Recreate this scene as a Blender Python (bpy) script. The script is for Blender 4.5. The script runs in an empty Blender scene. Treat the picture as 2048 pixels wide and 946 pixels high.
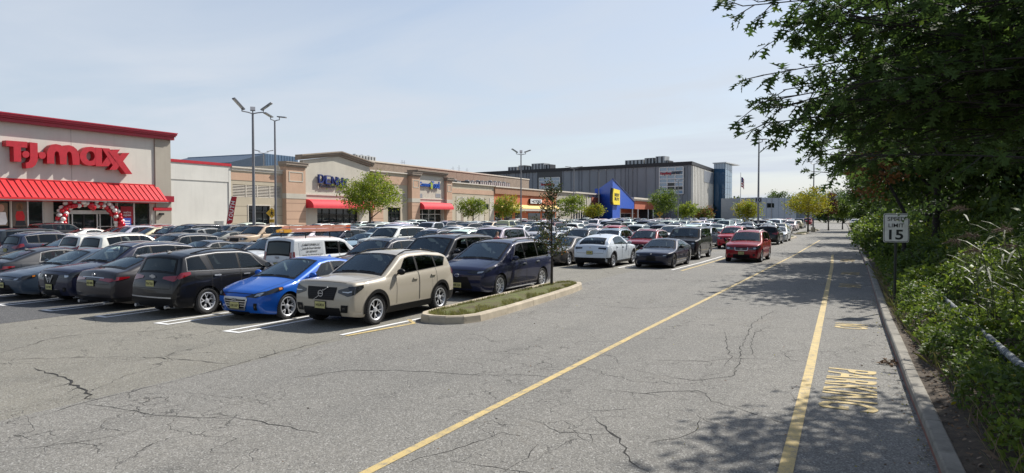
import bpy, bmesh, math, random
from mathutils import Vector, Matrix, Quaternion

R = math.radians
SC = bpy.context.scene
COL = SC.collection
rnd = random.Random(7)

# ------------------------------------------------------------------ camera
CAM_H = 2.55
YAW, PITCH, FPX = R(27.8), math.atan(43 / 1360.0), 1360.0
cam_d = bpy.data.cameras.new('camera')
cam = bpy.data.objects.new('camera', cam_d)
COL.objects.link(cam)
cam_d.sensor_width = 36.0
cam_d.lens = 36.0 * FPX / 2048.0
cam_d.clip_start, cam_d.clip_end = 0.1, 4000
cam.location = (0, 0, CAM_H)
cam.rotation_euler = (R(90) - PITCH, 0, YAW)
SC.camera = cam

# ------------------------------------------------------------------ sun, sky, exposure
SUN_AZ, SUN_EL = R(24), R(44)          # azimuth from +Y towards +X
sun_d = bpy.data.lights.new('sun', 'SUN')
sun_d.energy = 5.0
sun_d.angle = R(0.53)
sun_d.color = (1.0, 0.955, 0.88)
sun = bpy.data.objects.new('sun', sun_d)
COL.objects.link(sun)
_sd = Vector((math.sin(SUN_AZ) * math.cos(SUN_EL), math.cos(SUN_AZ) * math.cos(SUN_EL), math.sin(SUN_EL)))
sun.rotation_euler = _sd.to_track_quat('Z', 'Y').to_euler()
sun.location = (30, 60, 80)

world = bpy.data.worlds.new('World')
SC.world = world
world.use_nodes = True
wn, wl = world.node_tree.nodes, world.node_tree.links
wn.clear()
w_out = wn.new('ShaderNodeOutputWorld')
w_bg = wn.new('ShaderNodeBackground')
w_sky = wn.new('ShaderNodeTexSky')
w_sky.sky_type = 'NISHITA'
w_sky.sun_disc = False
w_sky.sun_elevation = SUN_EL
w_sky.sun_rotation = SUN_AZ
w_sky.air_density, w_sky.dust_density, w_sky.ozone_density = 1.0, 1.2, 1.5
w_bg.inputs['Strength'].default_value = 0.10
w_geo = wn.new('ShaderNodeTexCoord')
w_sep = wn.new('ShaderNodeSeparateXYZ')
wl.new(w_geo.outputs['Generated'], w_sep.inputs[0])
w_add = wn.new('ShaderNodeMath'); w_add.operation = 'ADD'; w_add.inputs[1].default_value = 0.12
w_abs = wn.new('ShaderNodeMath'); w_abs.operation = 'ABSOLUTE'
wl.new(w_sep.outputs['Z'], w_abs.inputs[0]); wl.new(w_abs.outputs[0], w_add.inputs[0])
w_dx = wn.new('ShaderNodeMath'); w_dx.operation = 'DIVIDE'
w_dy = wn.new('ShaderNodeMath'); w_dy.operation = 'DIVIDE'
wl.new(w_sep.outputs['X'], w_dx.inputs[0]); wl.new(w_add.outputs[0], w_dx.inputs[1])
wl.new(w_sep.outputs['Y'], w_dy.inputs[0]); wl.new(w_add.outputs[0], w_dy.inputs[1])
w_cmb = wn.new('ShaderNodeCombineXYZ')
wl.new(w_dx.outputs[0], w_cmb.inputs[0]); wl.new(w_dy.outputs[0], w_cmb.inputs[1])
w_noise = wn.new('ShaderNodeTexNoise')
w_noise.inputs['Scale'].default_value = 1.15
w_noise.inputs['Detail'].default_value = 7
w_noise.inputs['Roughness'].default_value = 0.52
w_noise.inputs['Distortion'].default_value = 0.5
w_map = wn.new('ShaderNodeMapping'); w_map.inputs['Scale'].default_value = (0.55, 1.0, 1); w_map.inputs['Rotation'].default_value = (0, 0, R(25)); w_map.inputs['Location'].default_value = (1.7, 0.6, 0)
wl.new(w_cmb.outputs[0], w_map.inputs[0]); wl.new(w_map.outputs[0], w_noise.inputs['Vector'])
w_rmp = wn.new('ShaderNodeMapRange')
w_rmp.inputs[1].default_value, w_rmp.inputs[2].default_value = 0.40, 0.62
w_rmp.inputs[3].default_value, w_rmp.inputs[4].default_value = 0.64, 1.0
wl.new(w_noise.outputs[0], w_rmp.inputs[0])
w_mix = wn.new('ShaderNodeMix'); w_mix.data_type = 'RGBA'
w_el = wn.new('ShaderNodeMapRange'); w_el.interpolation_type = 'SMOOTHERSTEP'
for _i, _v in enumerate((0.05, 0.62, 1.0, 0.2)): w_el.inputs[_i + 1].default_value = _v
wl.new(w_abs.outputs[0], w_el.inputs[0])
w_mul = wn.new('ShaderNodeMath'); w_mul.operation = 'MULTIPLY'
wl.new(w_rmp.outputs[0], w_mul.inputs[0]); wl.new(w_el.outputs[0], w_mul.inputs[1])
wl.new(w_mul.outputs[0], w_mix.inputs[0])
wl.new(w_sky.outputs[0], w_mix.inputs[6])
w_mix.inputs[7].default_value = (4.9, 5.35, 6.0, 1)     # thin high cloud
wl.new(w_mix.outputs[2], w_bg.inputs['Color'])
wl.new(w_bg.outputs[0], w_out.inputs['Surface'])

SC.view_settings.view_transform = 'Standard'
SC.view_settings.look = 'None'
SC.view_settings.exposure = 0.45
SC.view_settings.gamma = 1.0

# ------------------------------------------------------------------ helpers
_CY, _SY, _CP, _SP = math.cos(YAW), math.sin(YAW), math.cos(PITCH), math.sin(PITCH)


def ray(px, py):
    """direction from the photographer's eye through a point of the 2048x946 photograph"""
    x, y = (px - 1024) / FPX, -(py - 473) / FPX
    fw, up = _CP + y * _SP, y * _CP - _SP
    return Vector((x * _CY - fw * _SY, x * _SY + fw * _CY, up))


def G(px, py, z=0.0):
    r = ray(px, py)
    t = (z - CAM_H) / r.z
    return (r.x * t, r.y * t)


def P(px, py, d):
    r = ray(px, py) * d
    return Vector((r.x, r.y, r.z + CAM_H))


def lin(h):
    h = h.lstrip('#')
    o = []
    for i in (0, 2, 4):
        c = int(h[i:i + 2], 16) / 255
        o.append(c / 12.92 if c <= 0.04045 else ((c + 0.055) / 1.055) ** 2.4)
    return tuple(o)


def lerp(a, b, t):
    return a + (b - a) * t


def interp(tab, x):
    if x <= tab[0][0]:
        return tab[0][1]
    for (a, va), (b, vb) in zip(tab, tab[1:]):
        if x <= b:
            return va + (vb - va) * (x - a) / (b - a) if b > a else vb
    return tab[-1][1]


class MB:
    """collects faces and links them as ONE mesh object"""

    def __init__(s):
        s.v, s.f, s.m = [], [], []

    def add(s, vs, fs, m=0):
        o = len(s.v)
        s.v.extend([tuple(p) for p in vs])
        for f in fs:
            s.f.append(tuple(i + o for i in f))
            s.m.append(m)

    def box(s, x0, x1, y0, y1, z0, z1, m=0):
        s.add([(x0, y0, z0), (x1, y0, z0), (x1, y1, z0), (x0, y1, z0), (x0, y0, z1), (x1, y0, z1), (x1, y1, z1), (x0, y1, z1)],
              [(3, 2, 1, 0), (4, 5, 6, 7), (0, 1, 5, 4), (1, 2, 6, 5), (2, 3, 7, 6), (3, 0, 4, 7)], m)

    def obox(s, mat, sx, sy, sz, m=0):
        vs = [mat @ Vector((x * sx / 2, y * sy / 2, z * sz / 2)) for z in (-1, 1) for x, y in ((-1, -1), (1, -1), (1, 1), (-1, 1))]
        s.add(vs, [(3, 2, 1, 0), (4, 5, 6, 7), (0, 1, 5, 4), (1, 2, 6, 5), (2, 3, 7, 6), (3, 0, 4, 7)], m)

    def quad(s, a, b, c, d, m=0):
        s.add([a, b, c, d], [(0, 1, 2, 3)], m)

    def prism(s, poly, fn, d0, d1, m=0):
        """poly: list of 2D points; fn(a, b, d) -> 3D; from depth d0 to d1"""
        n = len(poly)
        vs = [fn(a, b, d0) for a, b in poly] + [fn(a, b, d1) for a, b in poly]
        fs = [tuple(range(n))[::-1], tuple(range(n, 2 * n))]
        for i in range(n):
            j = (i + 1) % n
            fs.append((i, j, n + j, n + i))
        s.add(vs, fs, m)

    def tube(s, pts, rad, n=8, m=0, caps=True):
        pts = [Vector(p) for p in pts]
        if not isinstance(rad, (list, tuple)):
            rad = [rad] * len(pts)
        rings = []
        prev = None
        for i, p in enumerate(pts):
            t = (pts[min(i + 1, len(pts) - 1)] - pts[max(i - 1, 0)])
            if t.length < 1e-9:
                t = Vector((0, 0, 1))
            t.normalize()
            if prev is None:
                a = Vector((1, 0, 0)) if abs(t.x) < 0.8 else Vector((0, 1, 0))
                u = t.cross(a).normalized()
            else:
                u = (prev - t * prev.dot(t))
                u = u.normalized() if u.length > 1e-6 else t.orthogonal().normalized()
            prev = u
            w = t.cross(u)
            rings.append([p + (u * math.cos(2 * math.pi * k / n) + w * math.sin(2 * math.pi * k / n)) * rad[i] for k in range(n)])
        vs = [q for r_ in rings for q in r_]
        fs = []
        for i in range(len(rings) - 1):
            for k in range(n):
                k2 = (k + 1) % n
                fs.append((i * n + k, i * n + k2, (i + 1) * n + k2, (i + 1) * n + k))
        if caps:
            fs.append(tuple(range(n))[::-1])
            fs.append(tuple((len(rings) - 1) * n + k for k in range(n)))
        s.add(vs, fs, m)

    def lathe(s, prof, fn, n=24, m=0):
        """prof: (r, h) list; fn(x, y, h) -> 3D"""
        vs, fs = [], []
        for r_, h in prof:
            for k in range(n):
                a = 2 * math.pi * k / n
                vs.append(fn(r_ * math.cos(a), r_ * math.sin(a), h))
        for i in range(len(prof) - 1):
            for k in range(n):
                k2 = (k + 1) % n
                fs.append((i * n + k, i * n + k2, (i + 1) * n + k2, (i + 1) * n + k))
        s.add(vs, fs, m)

    def grid(s, fn, na, nb, m=0):
        vs = [fn(i / na, j / nb) for i in range(na + 1) for j in range(nb + 1)]
        fs = [(i * (nb + 1) + j, (i + 1) * (nb + 1) + j, (i + 1) * (nb + 1) + j + 1, i * (nb + 1) + j + 1) for i in range(na) for j in range(nb)]
        s.add(vs, fs, m)

    def mesh(s, name, mats, sharp=None, recalc=False, weld=False):
        me = bpy.data.meshes.new(name)
        me.from_pydata(s.v, [], s.f)
        for mt in mats:
            me.materials.append(mt)
        me.polygons.foreach_set('material_index', s.m)
        if recalc or weld:
            bm = bmesh.new(); bm.from_mesh(me)
            if weld:
                bmesh.ops.remove_doubles(bm, verts=bm.verts, dist=2e-4)
                bmesh.ops.dissolve_degenerate(bm, edges=bm.edges, dist=1e-5)
            bmesh.ops.recalc_face_normals(bm, faces=bm.faces)
            bm.to_mesh(me); bm.free()
        if sharp is not None:
            me.polygons.foreach_set('use_smooth', [True] * len(me.polygons))
            me.set_sharp_from_angle(angle=R(sharp))
        me.update()
        return me

    def build(s, name, mats, parent=None, loc=None, rot=None, **kw):
        return link(name, s.mesh(name, mats, **kw), parent, loc, rot)


def link(name, data, parent=None, loc=None, rot=None):
    o = bpy.data.objects.new(name, data)
    COL.objects.link(o)
    if parent is not None:
        o.parent = parent
    if loc is not None:
        o.location = loc
    if rot is not None:
        o.rotation_euler = rot
    return o


def tag(o, label=None, cat=None, group=None, kind=None):
    if label: o['label'] = label
    if cat: o['category'] = cat
    if group: o['group'] = group
    if kind: o['kind'] = kind
    return o


def thing(name, loc, label, cat, rz=0.0, group=None):
    return tag(link(name, None, None, loc, (0, 0, rz)), label, cat, group)


def text_mesh(body, height, depth, name='lettering', bold=0.0, width=None, mats=(), shear=0.0):
    """flat letters standing in x/y, centred; height is the cap height in metres"""
    cu = bpy.data.curves.new('lettering', 'FONT')
    cu.body = body
    cu.align_x, cu.align_y = 'CENTER', 'CENTER'
    cu.size = height / 0.7
    cu.extrude = depth / 2
    cu.offset = bold * height
    cu.shear = shear
    cu.resolution_u = 3
    ob = bpy.data.objects.new('lettering', cu)
    COL.objects.link(ob)
    dg = bpy.context.evaluated_depsgraph_get()
    me = bpy.data.meshes.new_from_object(ob.evaluated_get(dg))
    bpy.data.objects.remove(ob)
    me.name = name
    xs = [v.co.x for v in me.vertices]; ys = [v.co.y for v in me.vertices]
    if xs:
        cx, cy = (max(xs) + min(xs)) / 2, (max(ys) + min(ys)) / 2
        k = (width / (max(xs) - min(xs))) if width else 1.0
        for v in me.vertices:
            v.co.x = (v.co.x - cx) * k
            v.co.y -= cy
    me.materials.clear()
    for mt in mats:
        me.materials.append(mt)
    return me


# ------------------------------------------------------------------ materials
class NT:
    def __init__(s, name):
        s.mat = bpy.data.materials.new(name)
        s.mat.use_nodes = True
        s.n, s.l = s.mat.node_tree.nodes, s.mat.node_tree.links
        s.b = s.n['Principled BSDF']

    def new(s, t, **kw):
        nd = s.n.new(t)
        for k, v in kw.items():
            setattr(nd, k, v)
        return nd

    def noise(s, scale, detail=4, rough=0.55, vec=None, dist=0.0):
        nd = s.new('ShaderNodeTexNoise')
        nd.inputs['Scale'].default_value = scale
        nd.inputs['Detail'].default_value = detail
        nd.inputs['Roughness'].default_value = rough
        nd.inputs['Distortion'].default_value = dist
        if vec is not None: s.l.new(vec, nd.inputs['Vector'])
        return nd.outputs[0]

    def obj(s):
        return s.new('ShaderNodeTexCoord').outputs['Object']

    def pos(s):
        return s.new('ShaderNodeNewGeometry').outputs['Position']

    def ramp(s, fac, stops):
        nd = s.new('ShaderNodeValToRGB')
        els = nd.color_ramp.elements
        while len(els) < len(stops): els.new(0.5)
        for e, (p, c) in zip(els, stops):
            e.position = p; e.color = (*c, 1) if len(c) == 3 else c
        s.l.new(fac, nd.inputs[0])
        return nd.outputs[0]

    def mix(s, fac, a, b, mode='MIX'):
        nd = s.new('ShaderNodeMix', data_type='RGBA', blend_type=mode)
        for sock, v in ((0, fac), (6, a), (7, b)):
            if hasattr(v, 'node'): s.l.new(v, nd.inputs[sock])
            else: nd.inputs[sock].default_value = v if sock == 0 else ((*v, 1) if len(v) == 3 else v)
        return nd.outputs[2]

    def math(s, op, a, b=0.5):
        nd = s.new('ShaderNodeMath', operation=op)
        for i, v in enumerate((a, b)):
            if hasattr(v, 'node'): s.l.new(v, nd.inputs[i])
            else: nd.inputs[i].default_value = v
        return nd.outputs[0]

    def mapr(s, v, a, b, c=0.0, d=1.0):
        nd = s.new('ShaderNodeMapRange')
        s.l.new(v, nd.inputs[0])
        for i, x in enumerate((a, b, c, d)): nd.inputs[i + 1].default_value = x
        return nd.outputs[0]

    def bump(s, h, strength=0.3, dist=0.01):
        nd = s.new('ShaderNodeBump')
        nd.inputs['Strength'].default_value = strength
        nd.inputs['Distance'].default_value = dist
        s.l.new(h, nd.inputs['Height'])
        s.l.new(nd.outputs[0], s.b.inputs['Normal'])

    def color(s, c):
        if hasattr(c, 'node'): s.l.new(c, s.b.inputs['Base Color'])
        else: s.b.inputs['Base Color'].default_value = (*c, 1)

    def set(s, **kw):
        for k, v in kw.items():
            s.b.inputs[k.replace('_', ' ')].default_value = v


def plain(name, col, rough=0.6, metal=0.0, var=0.12, scale=3.0, spec=0.5, bump=0.0, coat=0.0):
    """one colour with a little wear"""
    n = NT(name)
    c = lin(col) if isinstance(col, str) else col
    f = n.noise(scale, 5, 0.6, n.pos())
    lo = tuple(max(0, x * (1 - var)) for x in c); hi = tuple(min(1, x * (1 + var)) for x in c)
    n.color(n.ramp(f, [(0.3, lo), (0.7, hi)]))
    n.set(Roughness=rough, Metallic=metal)
    n.b.inputs['Specular IOR Level'].default_value = spec
    if coat: n.b.inputs['Coat Weight'].default_value = coat
    if bump:
        n.bump(n.noise(scale * 12, 4, 0.6, n.pos()), bump, 0.01)
    return n.mat


def stucco(name, col, var=0.08):
    n = NT(name)
    c = lin(col) if isinstance(col, str) else col
    p = n.pos()
    f = n.noise(0.35, 6, 0.6, p)
    a = n.ramp(f, [(0.3, tuple(x * (1 - var) for x in c)), (0.7, tuple(x * (1 + var) for x in c))])
    # rain streaks down the wall
    mp = n.new('ShaderNodeMapping'); mp.inputs['Scale'].default_value = (1.6, 1.6, 0.12)
    n.l.new(p, mp.inputs[0])
    st = n.mapr(n.noise(1.5, 5, 0.6, mp.outputs[0]), 0.5, 0.75)
    n.color(n.mix(n.math('MULTIPLY', st, 0.16), a, tuple(x * 0.55 for x in c)))
    n.set(Roughness=0.9)
    n.bump(n.noise(25, 3, 0.6, p), 0.25, 0.01)
    return n.mat


def brick(name, c1, c2, mortar):
    n = NT(name)
    t = n.new('ShaderNodeTexCoord').outputs['Object']
    sx = n.new('ShaderNodeSeparateXYZ'); n.l.new(t, sx.inputs[0])
    cb = n.new('ShaderNodeCombineXYZ')
    n.l.new(sx.outputs['X'], cb.inputs[0]); n.l.new(sx.outputs['Z'], cb.inputs[1])
    br = n.new('ShaderNodeTexBrick')
    br.inputs['Scale'].default_value = 1.0
    br.inputs['Brick Width'].default_value = 0.42; br.inputs['Row Height'].default_value = 0.2
    br.inputs['Mortar Size'].default_value = 0.015
    br.inputs['Color1'].default_value = (*c1, 1); br.inputs['Color2'].default_value = (*c2, 1); br.inputs['Mortar'].default_value = (*mortar, 1)
    n.l.new(cb.outputs[0], br.inputs['Vector'])
    f = n.noise(0.5, 5, 0.6, n.pos())
    n.color(n.mix(n.mapr(f, 0.35, 0.7, 0, 0.4), br.outputs[0], tuple(x * 0.6 for x in c1)))
    n.set(Roughness=0.9)
    return n.mat


M = {}
M['black'] = plain('black_plastic', (0.007, 0.007, 0.008), 0.5, spec=0.2)
M['rubber'] = plain('rubber', (0.013, 0.013, 0.014), 0.75, var=0.3, scale=8)
M['dark'] = plain('dark_recess', (0.008, 0.008, 0.009), 0.8)
M['chrome'] = plain('chrome', (0.45, 0.46, 0.48), 0.32, 0.8, 0.05)
M['alloy'] = plain('alloy', (0.56, 0.57, 0.59), 0.35, 0.35, 0.08, 8)
M['grey_alloy'] = plain('grey_alloy', (0.13, 0.13, 0.14), 0.35, 0.7, 0.1, 8)
M['satin'] = plain('satin_trim', (0.34, 0.345, 0.355), 0.55, 0.3, 0.05)
M['steel'] = plain('galvanised_steel', (0.33, 0.34, 0.36), 0.45, 0.6, 0.15, 2)
M['pole'] = plain('pole_paint', (0.20, 0.20, 0.21), 0.5, 0.3, 0.1, 2)
M['white'] = plain('white_paint', (0.78, 0.78, 0.77), 0.6)
M['red'] = plain('red_paint', (0.40, 0.008, 0.02), 0.45)
M['black_text'] = plain('black_print', (0.012, 0.012, 0.012), 0.6)


def paint():
    n = NT('car_paint')
    oi = n.new('ShaderNodeObjectInfo')
    f = n.noise(260, 2, 0.5, n.obj())
    d = n.noise(2.2, 4, 0.6, n.obj())
    c = n.mix(n.mapr(f, 0.3, 0.7, 0.0, 0.006), oi.outputs['Color'], (0.5, 0.5, 0.52))
    # a thin film of road dust, thicker low on the body
    n.color(n.mix(n.mapr(d, 0.4, 0.75, 0.0, 0.010), c, (0.30, 0.28, 0.25)))
    n.set(Roughness=0.4, Metallic=0.1)
    n.b.inputs['Specular IOR Level'].default_value = 0.15
    n.b.inputs['Coat Weight'].default_value = 0.75
    n.b.inputs['Coat Roughness'].default_value = 0.03
    return n.mat


M['paint'] = paint()


def car_glass(name, c, rough=0.02):
    n = NT(name)
    n.color(c)
    n.set(Roughness=rough)
    n.b.inputs['IOR'].default_value = 1.5
    n.b.inputs['Specular IOR Level'].default_value = 0.5
    return n.mat


def clear_glass(name, tint, ior=1.5):
    n = NT(name)
    tr = n.new('ShaderNodeBsdfTransparent'); tr.inputs[0].default_value = (*tint, 1)
    gl = n.new('ShaderNodeBsdfGlossy'); gl.inputs['Roughness'].default_value = 0.02; gl.inputs['Color'].default_value = (.82, .95, 1, 1)
    fr = n.new('ShaderNodeFresnel'); fr.inputs['IOR'].default_value = ior
    ms = n.new('ShaderNodeMixShader')
    n.l.new(fr.outputs[0], ms.inputs[0]); n.l.new(tr.outputs[0], ms.inputs[1]); n.l.new(gl.outputs[0], ms.inputs[2])
    n.l.new(ms.outputs[0], n.n['Material Output'].inputs['Surface'])
    return n.mat


M['glass'] = clear_glass('side_glass', (0.62, 0.70, 0.69))
M['privacy'] = clear_glass('privacy_glass', (0.16, 0.17, 0.175))
M['screen'] = clear_glass('windscreen_glass', (0.78, 0.88, 0.88), 1.8)
M['seat'] = plain('seat_cloth', (0.11, 0.105, 0.10), 0.85, var=0.5, scale=1.2)
M['cabin'] = plain('cabin_trim', (0.035, 0.035, 0.037), 0.7, var=0.3, scale=5)
M['liner'] = plain('head_lining', (0.25, 0.24, 0.22), 0.9)
M['store_glass'] = car_glass('store_glass', (0.012, 0.016, 0.017), 0.03)
n_ = NT('headlight_lens'); n_.color((0.42, 0.44, 0.46)); n_.set(Roughness=0.08, Metallic=0.55); n_.b.inputs['Coat Weight'].default_value = 1.0; M['lens'] = n_.mat
n_ = NT('smoked_lens'); n_.color((0.018, 0.019, 0.021)); n_.set(Roughness=0.06); n_.b.inputs['Coat Weight'].default_value = 0.4; M['smoked'] = n_.mat
n_ = NT('taillight_lens'); n_.color((0.20, 0.004, 0.008)); n_.set(Roughness=0.1); n_.b.inputs['Coat Weight'].default_value = 1.0; M['tail'] = n_.mat
n_ = NT('amber_lens'); n_.color((0.62, 0.2, 0.02)); n_.set(Roughness=0.12); n_.b.inputs['Coat Weight'].default_value = 1.0; M['amber'] = n_.mat
M['plate'] = plain('number_plate', (0.42, 0.39, 0.15), 0.5, var=0.2, scale=12)


def foliage(name, c_lo, c_hi, trans=0.3, scale=0.6, rough=0.55):
    n = NT(name)
    p = n.pos()
    f = n.noise(scale, 4, 0.6, p)
    g = n.noise(9.0, 2, 0.5, p)
    m = n.mix(n.mapr(f, 0.32, 0.68), c_lo, c_hi)
    col = n.mix(n.mapr(g, 0.35, 0.65, 0, 0.6), m, tuple(x * 0.6 for x in c_hi))
    n.color(col)
    n.set(Roughness=rough)
    n.b.inputs['Specular IOR Level'].default_value = 0.3
    tr = n.new('ShaderNodeBsdfTranslucent')
    hs = n.mix(0.5, col, tuple(min(1, x * 1.6) for x in c_hi))
    n.l.new(hs, tr.inputs['Color'])
    ms = n.new('ShaderNodeMixShader'); ms.inputs[0].default_value = trans
    n.l.new(n.b.outputs[0], ms.inputs[1]); n.l.new(tr.outputs[0], ms.inputs[2])
    n.l.new(ms.outputs[0], n.n['Material Output'].inputs['Surface'])
    return n.mat


M['bark'] = plain('bark', (0.05, 0.04, 0.032), 0.9, var=0.4, scale=9, bump=0.6)
M['bark_dark'] = plain('bark_dark', (0.022, 0.019, 0.017), 0.9, var=0.4, scale=9, bump=0.6)
# ================================================================== GROUND, ROAD, KERBS
def asphalt(name, lo, hi, speck, crack=0.5, cscale=0.35):
    n = NT(name)
    p = n.pos()
    big = n.noise(0.16, 6, 0.62, p)
    base = n.ramp(big, [(0.28, lo), (0.72, hi)])
    mid = n.noise(2.6, 4, 0.6, p)
    base = n.mix(n.mapr(mid, 0.3, 0.72, 0.0, 0.28), base, tuple(x * 0.72 for x in lo))
    px_ = n.new('ShaderNodeSeparateXYZ'); n.l.new(p, px_.inputs[0])
    wob = n.math('ADD', px_.outputs['X'], n.math('MULTIPLY', n.noise(0.12, 2, 0.5, p), 1.4))
    trk = n.math('SINE', n.math('MULTIPLY', wob, 3.3))
    base = n.mix(n.mapr(trk, 0.2, 1.0, 0.0, 0.20), base, tuple(x * 0.70 for x in lo))
    oil = n.mapr(n.noise(0.75, 3, 0.5, p, 0.4), 0.66, 0.76, 0, 0.5)
    base = n.mix(oil, base, tuple(x * 0.42 for x in lo))
    # exposed aggregate
    vo = n.new('ShaderNodeTexVoronoi'); vo.inputs['Scale'].default_value = 66.0
    n.l.new(p, vo.inputs['Vector'])
    sep = n.new('ShaderNodeSeparateColor'); n.l.new(vo.outputs['Color'], sep.inputs[0])
    base = n.mix(n.mapr(sep.outputs[0], 0.66, 0.98, 0, speck), base, (0.50, 0.49, 0.46))
    base = n.mix(n.mapr(sep.outputs[1], 0.55, 0.95, 0, speck * 0.95), base, (0.035, 0.035, 0.036))
    fine = n.noise(95, 3, 0.6, p)
    base = n.mix(n.mapr(fine, 0.40, 0.62, 0.0, 0.55), base, tuple(x * 0.45 for x in lo))
    # rust and dirt stains
    st = n.noise(0.55, 5, 0.7, p, 1.5)
    base = n.mix(n.mapr(st, 0.62, 0.8, 0, 0.28), base, (0.15, 0.115, 0.07))
    # hairline cracks
    wv = n.new('ShaderNodeTexNoise'); wv.inputs['Scale'].default_value = 0.9; wv.inputs['Detail'].default_value = 6
    n.l.new(p, wv.inputs['Vector'])
    va = n.new('ShaderNodeVectorMath', operation='SCALE'); va.inputs['Scale'].default_value = 2.2
    n.l.new(wv.outputs['Color'], va.inputs[0])
    vb = n.new('ShaderNodeVectorMath', operation='ADD'); n.l.new(p, vb.inputs[0]); n.l.new(va.outputs[0], vb.inputs[1])
    ve = n.new('ShaderNodeTexVoronoi', feature='DISTANCE_TO_EDGE'); ve.inputs['Scale'].default_value = cscale
    n.l.new(vb.outputs[0], ve.inputs['Vector'])
    line = n.mapr(ve.outputs['Distance'], 0.0, 0.005, 1.0, 0.0)
    msk = n.mapr(n.noise(0.25, 3, 0.5, p), 0.44, 0.56)
    v2 = n.new('ShaderNodeTexVoronoi', feature='DISTANCE_TO_EDGE'); v2.inputs['Scale'].default_value = cscale * 3.4
    n.l.new(vb.outputs[0], v2.inputs['Vector'])
    line2 = n.mapr(v2.outputs['Distance'], 0.0, 0.014, 0.9, 0.0)
    msk2 = n.mapr(n.noise(0.33, 4, 0.6, p), 0.49, 0.58)
    ck = n.math('MAXIMUM', n.math('MULTIPLY', n.math('MULTIPLY', line, msk), crack), n.math('MULTIPLY', n.math('MULTIPLY', line2, msk2), crack))
    base = n.mix(ck, base, (0.02, 0.019, 0.018))
    n.color(base)
    n.set(Roughness=0.88)
    n.b.inputs['Specular IOR Level'].default_value = 0.3
    h = n.math('SUBTRACT', n.math('ADD', n.math('MULTIPLY', sep.outputs[2], 0.5), fine), n.math('MULTIPLY', ck, 2.0))
    n.bump(h, 0.55, 0.012)
    return n.mat


M['road'] = asphalt('road_asphalt', (0.19, 0.184, 0.168), (0.285, 0.270, 0.238), 0.60, 0.85, 0.32)
M['lot'] = asphalt('lot_asphalt', (0.20, 0.19, 0.16), (0.29, 0.272, 0.225), 0.55, 0.8, 0.25)
M['dark_lot'] = asphalt('dark_asphalt', (0.085, 0.085, 0.087), (0.115, 0.115, 0.116), 0.35, 0.2, 0.2)
M['asph_crack'] = plain('crack_dark', (0.02, 0.019, 0.017), 0.95, var=0.4, scale=20)  # dark tone of the crack ribbons


def worn_paint(name, col, wear=0.5, under=(0.16, 0.155, 0.145)):
    n = NT(name)
    p = n.pos()
    a = n.noise(7, 6, 0.7, p)
    b = n.noise(70, 3, 0.6, p)
    w = n.mapr(n.math('ADD', n.math('MULTIPLY', a, 0.6), n.math('MULTIPLY', b, 0.4)), 0.66 - 0.20 * wear, 0.74 - 0.12 * wear)
    c = n.mix(n.mapr(n.noise(1.3, 4, 0.6, p), 0.3, 0.7), tuple(x * 0.82 for x in col), col)
    n.color(n.mix(w, c, under))
    n.set(Roughness=0.75)
    n.bump(b, 0.3, 0.006)
    return n.mat


M['yellow_line'] = worn_paint('yellow_road_paint', (0.54, 0.405, 0.165), 0.85)
M['yellow_faded'] = worn_paint('faded_yellow_paint', (0.46, 0.34, 0.14), 1.0)
M['white_line'] = worn_paint('white_road_paint', (0.72, 0.72, 0.71), 0.3)


def concrete(name, c, var=0.2):
    n = NT(name)
    p = n.pos()
    a = n.ramp(n.noise(1.7, 6, 0.65, p), [(0.3, tuple(x * (1 - var) for x in c)), (0.7, tuple(x * (1 + var) for x in c))])
    st = n.mapr(n.noise(5, 5, 0.7, p, 1.0), 0.55, 0.75, 0, 0.55)
    a = n.mix(st, a, (0.09, 0.075, 0.055))
    n.color(a)
    n.set(Roughness=0.92)
    n.bump(n.noise(60, 4, 0.6, p), 0.4, 0.008)
    return n.mat


M['kerb'] = concrete('kerb_concrete', (0.40, 0.345, 0.26))
M['kerb_dark'] = concrete('weathered_kerb', (0.21, 0.195, 0.165), 0.4)
M['kerb_red'] = concrete('faded_red_kerb_paint', (0.20, 0.09, 0.065), 0.35)
M['pavement'] = concrete('pavement_concrete', (0.40, 0.38, 0.34), 0.1)


def soil():
    n = NT('soil')
    p = n.pos()
    a = n.ramp(n.noise(6, 6, 0.7, p), [(0.3, (0.03, 0.022, 0.015)), (0.55, (0.075, 0.055, 0.036)), (0.75, (0.13, 0.10, 0.065))])
    n.color(a); n.set(Roughness=0.95)
    n.bump(n.noise(30, 5, 0.7, p), 0.8, 0.03)
    return n.mat


M['soil'] = soil()


def flat_sheet(name, poly, z, mat, kind='structure', cell=None):
    m = MB()
    m.add([(x, y, z) for x, y in poly], [tuple(range(len(poly)))])
    return tag(m.build(name, [mat]), kind=kind)


flat_sheet('ground', [(-1600, -400), (1600, -400), (1600, 2200), (-1600, 2200)], 0.0, M['lot'])
# road: kerb side follows the bend of the kerb
KERB = [(0.86, -12), (0.78, 2), (0.64, 7.85), (0.52, 10.8), (0.29, 18.3), (-0.09, 35.5), (-0.72, 55.6), (-1.6, 80), (-2.6, 110), (-4.2, 160), (-6.5, 230)]


def kx(y):
    return interp([(b, a) for a, b in KERB], y)


flat_sheet('road', [(-9.45, -14), *[(x + 0.02, y) for x, y in KERB], (-15, 230), (-9.6, 60), (-9.5, 11)], 0.004, M['road'])
flat_sheet('parking_apron', [(-62, -12), (-18.0, -12), (-18.0, 24.5), (-62, 24.5)], 0.004, M['dark_lot'])


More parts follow.
